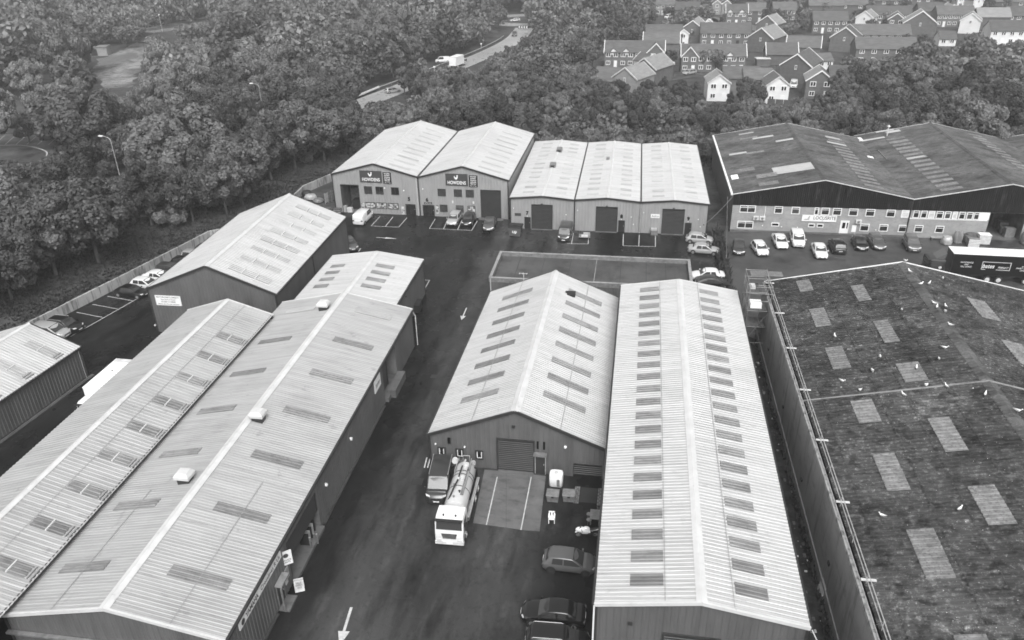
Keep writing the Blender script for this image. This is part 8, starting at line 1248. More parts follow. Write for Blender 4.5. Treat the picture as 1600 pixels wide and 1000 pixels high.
# trees past the nearest three hundred, and the far wood that fades into the haze
MIDW = [t.split() for t in """s 46.8 166.3 4.4;s 25.3 171.1 2.8;s -48.7 166.0 2.7;s -19.0 171.9 3.1;s 1.7 173.0 2.7;s 10.3 172.8 4.0;s -112.7 131.4 3.0;s -5.4 173.1 3.9;s -12.5 172.8 2.4;s -119.9 125.1 3.9;s -104.6 138.4 2.5;s 7.4 173.4 3.1;s -14.3 173.1 3.6;s 15.2 173.0 3.5;s -21.7 172.6 3.1;s -72.2 158.3 3.0;s -0.9 174.1 2.2;s -17.9 173.5 2.4;s -123.5 123.3 4.1;s 23.6 173.0 2.8;s -11.0 174.4 3.9;s -61.7 163.5 2.9;s 1.8 175.0 2.4;s 19.5 173.9 3.0;s 28.2 172.8 3.6;s -55.1 166.3 2.7;s -41.7 170.2 3.2;s -23.0 173.9 2.1;s -8.7 175.3 2.7;s -15.9 175.1 2.1;s -74.2 159.5 3.9;s -65.1 163.5 4.3;s 6.2 175.9 4.0;s -59.2 165.7 3.5;s -20.6 174.9 3.7;s 34.5 172.8 3.9;s -76.7 158.8 3.0;s -70.9 161.5 4.2;s -80.2 157.3 3.7;s -114.0 135.1 2.9;s -27.1 174.8 3.7;s -105.1 142.4 3.9;s -62.3 165.7 4.0;s -68.8 163.8 3.6;s -118.9 132.1 3.4;s -7.4 177.7 4.5;s -33.9 174.7 3.5;s -28.9 175.7 3.1;s -13.3 177.6 2.6;s 20.2 177.3 3.8;s 10.0 178.2 2.7;s -77.2 161.1 3.9;s -24.3 177.1 2.5;s -21.4 177.6 4.5;s -26.9 176.9 3.1;s 37.9 175.0 2.8;s 60.7 168.5 2.9;s -104.2 145.8 3.3;s -57.5 169.9 2.5;s -99.9 149.1 3.4;s 75.7 162.7 3.3;s -35.8 176.1 3.6;s -73.3 164.2 2.6;s -118.5 135.5 2.6;s -60.9 169.7 2.6;s -71.7 165.9 2.9;s -12.2 180.7 2.9;s 2.0 181.2 4.0;s 74.6 165.4 2.9;s 13.9 181.1 3.0;s -58.2 172.2 3.2;s -63.4 170.3 3.2;s 73.2 166.3 3.4;s -19.6 181.0 3.2;s 71.2 167.6 3.2;s 7.8 181.9 3.8;s -122.1 135.5 2.6;s -117.6 139.6 2.9;s -16.6 182.0 3.2;s -60.7 172.4 3.9;s 26.4 181.2 3.1;s -52.9 175.5 3.3;s 56.9 174.3 3.9;s 3.7 183.4 3.9;s -12.0 183.1 3.2;s -124.0 135.3 3.1;s 44.9 177.9 2.9;s 61.4 173.0 3.5;s -55.3 175.1 3.3;s -25.2 182.0 3.2;s -14.1 183.3 3.1;s -23.1 182.4 3.4;s 63.7 172.4 3.4;s -39.4 179.6 3.6;s 50.3 177.0 2.6;s -31.2 181.4 3.9;s -117.0 142.2 3.8;s 73.1 169.0 2.9;s -27.9 182.3 4.0;s -58.0 175.1 2.6;s 71.2 170.3 2.9;s 33.7 181.5 4.5;s -9.4 184.4 4.3;s -99.7 155.6 3.3;s -67.1 172.2 3.9;s 11.0 184.8 2.5;s -115.2 145.0 4.5;s -69.2 171.9 2.6;s -104.8 152.8 3.2;s 21.3 184.6 3.4;s -23.8 184.3 3.8;s 56.0 177.2 3.7;s -61.6 175.6 4.5;s -17.1 185.4 4.2;s -75.0 170.6 3.0;s -112.4 148.6 2.9;s -59.6 177.2 2.6;s -10.2 186.7 3.3;s 37.7 183.4 3.2;s -77.9 170.4 2.6;s 16.6 186.7 3.5;s -51.3 180.3 4.1;s -106.5 154.3 3.6;s 9.4 187.3 4.3;s 69.1 175.0 4.4;s 74.1 173.2 4.3;s -111.1 152.3 2.9;s -101.5 159.0 2.6;s -14.6 188.2 3.3;s 45.1 183.6 2.9;s -4.1 189.0 3.1;s -109.3 154.4 3.2;s 56.9 180.6 2.6;s -32.6 186.5 4.3;s -58.6 180.9 3.0;s -27.9 188.2 3.0;s -16.3 189.5 4.1;s 28.1 188.2 3.0;s -72.3 176.1 3.3;s -64.0 179.5 4.2;s -20.2 189.6 2.5;s -105.6 158.9 3.3;s 70.2 177.5 2.7;s 51.2 184.3 2.5;s -119.8 149.3 3.3;s -11.4 191.2 2.8;s 22.4 190.3 3.6;s -96.5 165.7 4.1;s -42.8 186.9 3.9;s 84.9 172.0 3.0;s 77.1 175.7 2.9;s 26.6 190.3 4.1;s 58.7 183.0 3.1;s 49.7 186.2 2.5;s -18.9 191.9 4.2;s 36.9 189.3 4.3;s -1.9 192.9 4.5;s -99.6 165.3 4.0;s 69.6 180.2 3.2;s 20.9 192.3 4.1;s 10.3 193.4 3.7;s -108.6 160.4 3.3;s 58.0 185.2 4.1;s 85.8 174.2 4.1;s -22.3 193.2 3.3;s -89.8 172.9 2.9;s 60.6 185.3 3.6;s 75.9 179.5 4.2;s 6.4 195.0 2.6;s 16.4 194.4 2.5;s 32.5 192.4 4.0;s -68.8 182.7 4.1;s -61.3 185.4 2.9;s 14.6 194.8 2.6;s 55.7 187.3 3.3;s -1.8 195.8 2.7;s 24.2 194.6 3.6;s -55.6 188.0 2.9;s -28.5 194.1 3.6;s 28.9 194.2 3.1;s -37.9 192.8 4.0;s -95.2 172.0 2.6;s -59.7 187.4 3.4;s 82.5 179.4 4.3;s -63.5 187.1 4.2;s -21.5 196.6 3.4;s 73.2 183.8 3.3;s -9.9 197.6 2.6;s 86.2 178.6 2.8;s -107.3 166.9 3.0;s -120.0 158.5 2.8;s 71.4 185.6 3.3;s -110.5 165.6 2.6;s -5.7 199.3 3.6;s -96.5 174.8 3.1;s 59.1 190.8 4.2;s 48.4 193.8 2.7;s 81.9 182.2 3.2;s -26.2 198.2 3.1;s 1.8 200.0 2.9;s -60.9 190.9 2.9;s -117.5 162.4 4.3;s 39.7 196.8 2.8;s 25.4 199.2 3.7;s -24.2 199.4 3.9;s -15.7 200.7 4.4;s -89.5 180.8 2.6;s -113.1 167.4 3.9;s 82.1 184.7 3.6;s -59.9 193.1 3.1;s 77.9 186.9 4.5;s -105.9 172.8 3.6;s 61.5 193.1 4.3;s -66.1 191.7 3.2;s -42.5 198.3 3.3;s -103.1 175.1 3.7;s -25.3 201.7 4.2;s 46.9 197.8 3.5;s -112.2 169.5 2.6;s -91.4 182.1 2.8;s -63.1 193.9 2.9;s 59.0 195.5 4.5;s -45.2 199.2 4.4;s 85.8 185.8 4.0;s 72.4 192.5 2.9;s -56.4 198.3 3.7;s -91.2 185.0 3.8;s -102.9 179.1 4.4;s -64.8 196.4 2.6;s 88.0 188.1 3.3;s -86.1 190.1 4.4;s -27.3 207.2 2.5;s -110.4 178.4 4.1;s 65.4 199.5 2.6;s 88.8 190.4 3.1;s 87.0 191.9 4.3;s 80.3 195.1 3.3;s -46.8 206.1 3.1;s 93.2 189.7 2.6;s -103.6 184.2 3.8;s 75.9 197.4 3.8;s -112.8 179.7 3.6;s 91.0 192.2 2.6;s -44.1 208.3 2.5;s -26.7 211.8 3.2;s -104.2 187.5 4.2;s -100.7 189.6 3.0;s -51.7 208.5 3.4;s 83.3 199.1 2.6;s -26.0 214.4 4.0;s -119.8 179.8 3.1;s -19.2 215.2 2.8;s -48.0 210.8 4.3;s -92.8 195.7 2.8;s -103.3 190.6 4.0;s -116.7 182.9 3.4;s -100.2 193.1 2.7;s -31.9 215.4 3.8;s -37.2 214.6 2.6;s -41.7 214.0 3.2;s -24.4 216.8 4.4;s -93.7 197.9 3.9;s -119.3 183.8 4.4;s -117.2 185.4 2.7;s 92.0 199.5 3.0;s -99.5 195.9 4.2;s -34.3 218.2 3.1;s -38.1 217.7 2.9;s -55.6 214.2 2.7;s -115.0 189.5 3.4;s -110.2 192.6 3.5;s -99.8 198.5 3.4;s -117.0 189.6 2.8;s -119.2 188.5 3.0;s -106.1 196.5 4.3;s -58.0 217.3 2.7;d -40.7 221.4 7.7;o -114.8 193.7 13.8;s -119.5 190.8 3.8;d -28.2 223.4 7.4;s -109.8 197.0 3.4;o -24.9 224.1 6.3;d 90.5 206.7 10.6;o -83.2 210.4 11.1;o -49.7 221.2 6.7;o -78.1 213.1 9.6;o -60.2 219.3 9.0;d 76.7 214.2 8.2;s -113.8 198.1 4.0;d 68.7 217.9 9.3;o 97.9 206.6 10.7;o -34.6 226.2 5.3;o -38.0 225.9 7.7;d -107.0 202.8 13.0;d -93.2 209.7 13.0;s -30.9 227.5 3.4;d -139.9 182.0 14.4;d 62.3 221.1 9.0;d -20.6 228.8 8.7;o 82.8 214.5 9.4;o -124.2 193.9 11.7;o -55.1 223.8 6.2;d 88.7 212.9 11.1;s -49.5 225.4 3.0;d 32.2 228.5 5.2;o 93.4 211.2 10.7;d 73.4 220.0 9.6;d 59.5 224.2 8.6;d 66.6 222.6 10.2;o -121.0 199.0 9.4;o -38.9 229.7 6.7;o -115.2 202.8 8.3;o -26.7 231.8 11.5;s -14.5 232.9 4.3;o -80.8 219.6 14.8;d -54.4 228.3 5.9;s -20.5 233.9 4.0;o -50.6 229.7 5.3;d -111.7 207.1 8.9;s -47.1 231.2 4.0;d 96.2 215.9 9.2;s -36.1 234.3 3.9;s -24.8 236.1 3.3;d -53.9 231.4 5.2;o 101.2 215.0 11.9;o -56.6 230.9 5.9;d 58.9 230.3 8.4;d -27.6 237.1 6.0;s -19.5 238.2 3.7;o 78.2 226.0 8.8;o -39.8 236.0 6.5;d -78.5 226.4 8.9;d 72.8 228.5 9.4;o -123.0 206.6 14.9;s -33.8 238.1 3.4;s -47.7 235.8 2.9;d -17.0 240.1 9.1;s -25.2 240.0 3.6;o 56.7 234.6 8.6;d -129.4 204.1 9.1;o 89.1 224.7 9.8;o 83.1 227.4 11.1;o -31.3 240.2 5.9;o -36.9 239.4 6.0;d -114.2 213.9 14.7;o 103.7 219.9 9.4;s -23.0 242.0 4.5;s -34.2 241.0 2.8;d -75.4 231.7 14.1;o -42.1 240.1 6.9;s -50.3 238.6 2.5;o 72.7 233.2 9.3;s -53.1 239.0 3.7;o -88.1 229.1 8.3;o -26.8 244.1 5.2;o 95.0 226.6 11.3;o -15.6 245.7 9.6;o 90.3 229.4 10.5;o -123.6 213.8 8.3;o -32.8 244.9 9.1;o 76.8 234.9 8.1;o -135.3 207.0 7.2;d -20.3 247.3 9.9;d 73.0 237.2 8.4;d 60.4 240.8 6.9;o -119.6 218.2 9.3;s -43.2 245.5 4.2;o 81.0 236.0 9.4;d -131.6 212.4 7.1;o -26.1 248.9 8.7;d -109.4 225.2 9.0;s -30.7 248.8 4.0;s -47.3 246.3 2.8;d 105.2 227.9 8.1;s -17.9 250.4 4.4;d -97.6 231.4 8.4;s -34.9 249.1 3.0;d 68.3 242.1 4.1;d 62.9 244.4 5.8;d 78.7 240.8 11.0;s -42.4 249.9 2.8;s -28.9 252.2 3.1;o -94.9 235.4 9.2;o 96.5 234.8 10.3;s -39.2 251.0 3.3;o 85.3 239.6 8.9;o -21.3 253.5 9.2;o -45.0 250.4 5.5;o -26.4 253.3 7.5;d 91.0 238.1 12.0;d -32.6 252.9 5.0;o -118.5 226.2 12.2;o 23.7 254.3 7.0;o -38.3 254.0 6.5;o -113.5 230.5 10.7;o 20.0 256.2 7.5;d -35.0 255.1 6.5;s -19.4 257.1 2.7;d 9.1 257.8 6.0;o 103.2 236.5 8.5;d 75.8 247.4 9.2;o -43.2 255.5 6.1;s -24.2 259.3 3.0;o -98.4 241.1 12.6;o -106.9 237.6 17.5;o -20.1 260.1 6.1;d -26.4 259.6 6.2;o 97.8 241.9 9.8;o 91.9 244.4 9.8;o -33.3 260.2 5.2;o 112.6 237.4 10.0;o 105.0 241.3 11.3;d -36.4 261.6 7.6;o -121.5 234.5 13.9;d -17.4 263.6 5.3;d 87.8 249.5 8.1;o -24.9 263.5 5.5;o 100.7 245.0 8.2;o 96.5 246.9 9.6;o -33.0 264.1 9.0;o 72.6 256.5 4.9;o -162.9 211.1 12.1;s -43.0 263.5 3.5;o 114.9 241.3 8.3;d 10.8 267.1 4.4;s -48.3 263.0 2.6;s -27.7 266.0 3.5;s -20.6 267.1 4.4;o 109.6 244.5 9.8;o 103.8 247.5 8.5;s -45.6 264.6 2.9;s -41.1 266.4 2.8;o 82.2 256.8 9.5;o -86.9 255.7 8.4;o -179.8 202.1 19.7;o 92.7 254.1 8.4;d -35.5 268.3 8.1;o 101.0 251.3 9.5;d -43.6 267.3 5.3;d -31.3 269.6 5.7;d 114.3 246.4 8.1;d -81.8 259.6 12.9;o -27.1 271.5 7.3;o 77.0 261.7 4.5;d -125.0 242.6 18.3;o 97.5 256.1 11.0;o -108.8 251.8 9.7;s -35.4 272.4 2.5;d 111.0 251.6 11.2;s -44.7 271.4 2.7;d 103.2 255.0 8.4;d -70.8 266.6 10.5;o -26.2 274.7 5.8;s -18.2 276.1 3.1;d -95.2 260.2 8.9;d 116.3 251.9 10.2;o 95.8 260.7 9.2;o -22.0 276.9 5.6;d -138.4 241.1 11.0;d -178.6 213.5 14.5;s -27.6 277.2 3.8;o -184.0 209.2 8.1;s -20.5 278.7 3.3;d -104.5 259.5 9.7;d -65.6 272.4 14.8;o -31.7 278.4 10.5;o -38.8 277.9 5.1;s -23.4 279.7 2.9;d -80.0 269.3 16.1;d -191.1 206.4 13.7;o -93.1 265.5 10.3;d -16.3 281.4 11.4;o -133.8 248.1 15.7;s -43.9 279.7 3.4;d 94.8 267.5 5.8;o 118.4 259.2 11.8;s -41.3 282.0 3.6;o -20.6 284.8 5.2;o -30.2 284.1 6.0;o -23.7 284.9 5.8;s -39.1 283.5 3.7;d 107.1 265.4 4.9;o -64.6 279.6 11.0;o -112.1 264.7 18.7;o -71.9 278.8 12.6;o -141.7 251.0 10.4;o -192.9 214.3 8.9;o -26.2 287.3 6.6;d -85.7 275.9 12.5;o -21.7 288.8 6.8;o -130.6 258.6 12.3;s -37.4 287.4 3.9;o -104.8 270.8 14.6;o -122.6 263.3 9.4;o -17.5 290.8 9.9;o 102.8 272.8 7.5;s 114.4 269.1 4.1;d -40.1 289.8 5.3;o -119.5 267.4 8.2;d -30.2 291.7 6.7;o -78.5 282.9 8.1;o -200.8 216.4 13.4;d -33.9 293.4 9.0;o -23.4 294.9 9.3;d -135.3 264.1 8.4;o -85.5 284.3 14.1;d -114.7 274.0 8.9;d -125.0 269.9 14.2;s -41.6 294.6 3.3;s -39.5 295.4 3.4;d 0.3 298.4 4.9;s -18.5 297.9 4.5;d -179.0 239.4 17.9;s 105.6 279.8 6.0;d -16.1 298.7 5.5;o -33.1 297.3 5.3;d -28.9 298.9 6.8;o -101.7 282.8 18.4;s -36.9 298.7 3.6;d -148.9 262.1 8.3;d -199.0 226.6 15.7;d 93.1 287.1 5.8;d -11.4 301.8 7.1;o -186.4 238.8 8.3;o -114.5 280.8 12.4;s -23.0 302.5 2.8;s -41.2 300.9 3.7;s -8.7 303.6 3.4;d -17.1 303.4 7.4;o -34.9 302.0 5.3;o -78.1 294.1 8.1;o -193.7 235.3 19.7;d -26.0 304.0 11.0;d -5.6 305.4 7.4;s -20.3 305.0 4.3;o -71.8 297.7 8.0;d 88.9 293.2 6.4;p -158.4 263.7 9.5;p -94.8 292.9 10.4;d -16.5 307.9 5.7;d 66.6 301.2 5.0;o -203.2 232.8 10.0;o -144.6 274.0 9.2;p -38.5 307.5 6.5;d 93.7 295.4 5.9;p -106.0 292.3 9.7;d -90.7 297.5 10.9;d -13.5 311.2 9.8;o -26.9 310.4 10.5;p -122.5 286.6 12.2;s -33.7 310.4 3.7;s -5.6 312.2 3.1;p -131.1 283.5 9.4;o -1.0 312.4 7.2;o -168.6 263.7 8.3;d -22.0 312.2 9.4;d 18.7 312.5 5.0;s 113.7 291.8 5.2;d -114.0 291.7 8.6;p -136.9 281.8 10.0;p -100.9 296.6 9.2;p -161.1 268.7 8.2;d -142.0 280.3 9.1;s -2.1 314.3 2.7;p -212.1 233.0 17.0;o -191.5 250.3 12.5;p -199.9 243.7 13.9;s -15.5 314.9 3.5;p -9.4 315.2 8.2;s -39.5 313.0 3.0;s -3.4 315.5 2.6;s -5.8 315.9 4.3;o -24.3 315.3 5.4;d -28.1 315.0 6.5;s -34.7 314.7 3.6;o -17.9 316.3 7.8;o -206.9 240.0 8.3;s 122.7 292.8 4.6;d -158.6 274.9 10.1;d -113.3 296.8 8.2;o 112.0 297.4 6.3;s -23.0 317.1 3.3;d -152.7 279.3 9.7;p -121.0 294.6 9.6;s -33.5 316.9 3.1;p -164.0 273.2 8.4;o -198.2 249.8 8.0;d -30.3 317.6 5.1;p -138.1 287.9 10.0;s -21.5 319.3 3.0;d -9.2 320.2 10.1;d -3.3 320.6 9.4;o -39.3 318.5 5.2;o -129.3 293.8 18.0;p -158.5 280.2 8.2;p -212.0 243.6 10.1;s -14.9 322.6 2.8;s -35.0 321.0 3.5;p -198.2 255.5 10.0;o -20.0 322.8 11.0;s -30.7 322.1 4.0;d -26.4 322.7 9.5;p -192.1 261.3 9.4;o -174.1 274.5 8.2;d -33.7 324.0 5.2;o -221.3 239.3 13.5;d -12.0 325.9 6.4;d -6.2 326.4 9.8;p -209.2 251.1 17.7;d -159.0 285.7 8.1;o -0.0 327.6 11.9;o -39.2 325.4 11.4;p -151.7 290.8 17.6;s -30.9 327.5 2.9;o -21.3 328.2 10.7;o -136.5 299.9 12.5;s 115.0 309.3 4.5;p -196.2 265.4 10.3;s -14.1 329.8 2.8;p -166.5 286.5 9.0;o -34.7 330.0 7.3;p -144.8 298.7 17.0;s 56.2 328.9 5.3;p -214.5 257.1 8.4;o -164.5 291.8 8.6;p -206.1 264.5 8.9;p -228.5 245.7 8.1;p -224.2 249.8 10.6;d 84.6 325.4 6.9;d 78.4 327.2 5.5;p -170.0 290.6 9.2;o -0.6 337.1 7.4;p -157.3 298.5 13.2;p -201.8 271.8 12.9;o -213.0 264.8 12.9;o 55.0 335.8 4.4;o 142.3 309.3 7.2;p -222.0 258.4 16.8;o -164.4 298.5 8.7;d 61.4 335.7 7.2;o -174.2 294.3 8.6;o -1.6 342.7 5.7;p -231.4 253.6 14.7;p -175.5 298.9 8.1;o -213.5 273.7 10.4;s 11.2 347.0 4.2;o 63.0 342.0 4.5;o -195.3 290.2 9.8;p -229.1 266.2 9.3;o -234.6 261.6 13.3;p -209.7 282.6 10.8;p -221.5 273.8 15.0;d 147.4 322.3 5.9;p -204.4 289.7 8.1;d 33.2 354.3 5.0;d 143.0 326.9 6.8;o -196.0 298.7 9.7;p -210.9 290.0 8.4;o -220.0 283.4 9.4;p -244.3 263.4 8.8;d 0.7 359.6 7.2;p -235.8 272.1 12.6;d 88.6 350.2 4.0;o -204.3 298.6 12.2;o -218.6 288.5 9.0;d -232.2 277.9 9.5;o 65.8 356.2 6.6;o -209.5 295.5 9.3;p -242.4 270.4 8.0;d 3.8 363.2 7.3;o -215.3 292.7 10.1;s 19.7 363.1 7.2;d 55.3 360.6 6.8;s 86.5 354.9 5.3;d 51.2 362.1 6.4;d 97.2 352.8 4.2;o -241.4 277.6 12.2;o -234.4 284.0 10.7;o -227.2 290.1 19.9;s 149.6 336.8 5.0;o -218.3 297.5 10.2;p -250.0 271.5 10.7;o 92.7 358.7 6.0;o 97.7 357.5 6.6;s 58.7 366.2 5.5;d 66.6 366.0 5.0;s 26.6 371.3 7.4;o -242.3 284.8 14.6;o -224.6 299.4 13.0;o -247.8 280.6 9.7;s 156.2 340.9 7.3;d -252.3 278.5 8.3;s 97.1 365.0 4.1;d 90.9 366.9 6.3;o -236.2 295.9 14.1;p -242.6 291.6 10.0;o -251.7 284.5 9.0;d 102.4 369.4 7.4;o -259.7 282.2 19.4;d 13.0 383.4 5.1;d 53.2 380.1 4.8;d 90.8 373.0 5.4;p -252.0 290.4 8.6;o 123.8 364.6 5.3;o 71.5 380.0 5.1;d 95.8 375.4 5.2;p -249.4 296.8 9.5;d 54.1 384.3 4.4;s 62.8 383.1 6.4;o 11.1 389.3 4.8;d 0.3 390.2 7.4;d 16.0 390.2 4.5;o -257.2 295.3 14.6;d 26.1 393.5 7.2;p -263.6 294.0 8.0;o -2.2 396.6 5.9;d 58.6 392.6 6.1;s 66.5 393.1 7.1;s 15.7 398.6 5.5;o 80.3 390.8 6.8;d -1.9 400.3 4.4;d 149.5 371.5 5.9;p -267.9 298.0 9.3;s 141.9 375.1 5.4;d 98.9 389.7 5.3;o 26.7 401.8 4.4;d 20.9 402.8 6.0;d 85.6 394.6 7.2;d 3.7 404.1 4.4;d -0.8 405.1 4.0;s 149.9 376.4 5.1;o 80.5 397.1 4.3;o 96.7 394.6 4.9;o 24.6 405.8 6.6;o 158.5 374.8 4.1;s 72.3 400.7 7.5;s 34.5 407.0 6.7;s -4.1 409.7 4.1;o 3.9 410.6 6.7;d 146.7 386.7 6.9;d 13.1 414.9 7.0;s 65.9 410.4 4.4;d 79.1 408.1 4.2;o 118.2 399.1 4.4;s 32.5 415.2 6.9;s 167.5 381.6 4.8;d 61.2 413.1 7.4;d 110.8 402.8 4.6;s 101.4 406.1 6.4;d 118.2 403.1 6.1;d 79.5 413.8 6.8;d 17.3 421.4 5.7;d 35.8 420.6 4.0;o 170.2 386.7 4.5;s 87.2 414.2 5.7;d 39.6 421.9 5.4;s 2.6 424.5 6.2;d 113.8 409.8 4.2;d 127.1 406.8 4.5;s 25.9 426.3 7.0;d 61.1 423.0 4.2;d 13.1 427.3 6.4;o 158.2 397.6 7.4;d 82.3 421.6 4.2;s 76.1 423.1 5.7;d 104.9 418.2 6.2;o 89.4 423.7 6.0;s 64.5 429.1 6.9;d 100.5 423.0 6.4;d 82.1 427.4 7.0;d 151.2 411.1 5.0;d 116.7 424.7 5.5;s 109.9 428.0 6.3;s 180.2 405.1 5.6;o 141.6 423.7 6.7;s 126.9 429.7 4.8;s 176.4 412.0 5.2;o 134.3 428.8 4.7;d 141.1 428.2 4.5;s 149.5 427.8 5.7;o 188.2 414.0 5.4;s 182.6 422.2 5.5""".split(';')]
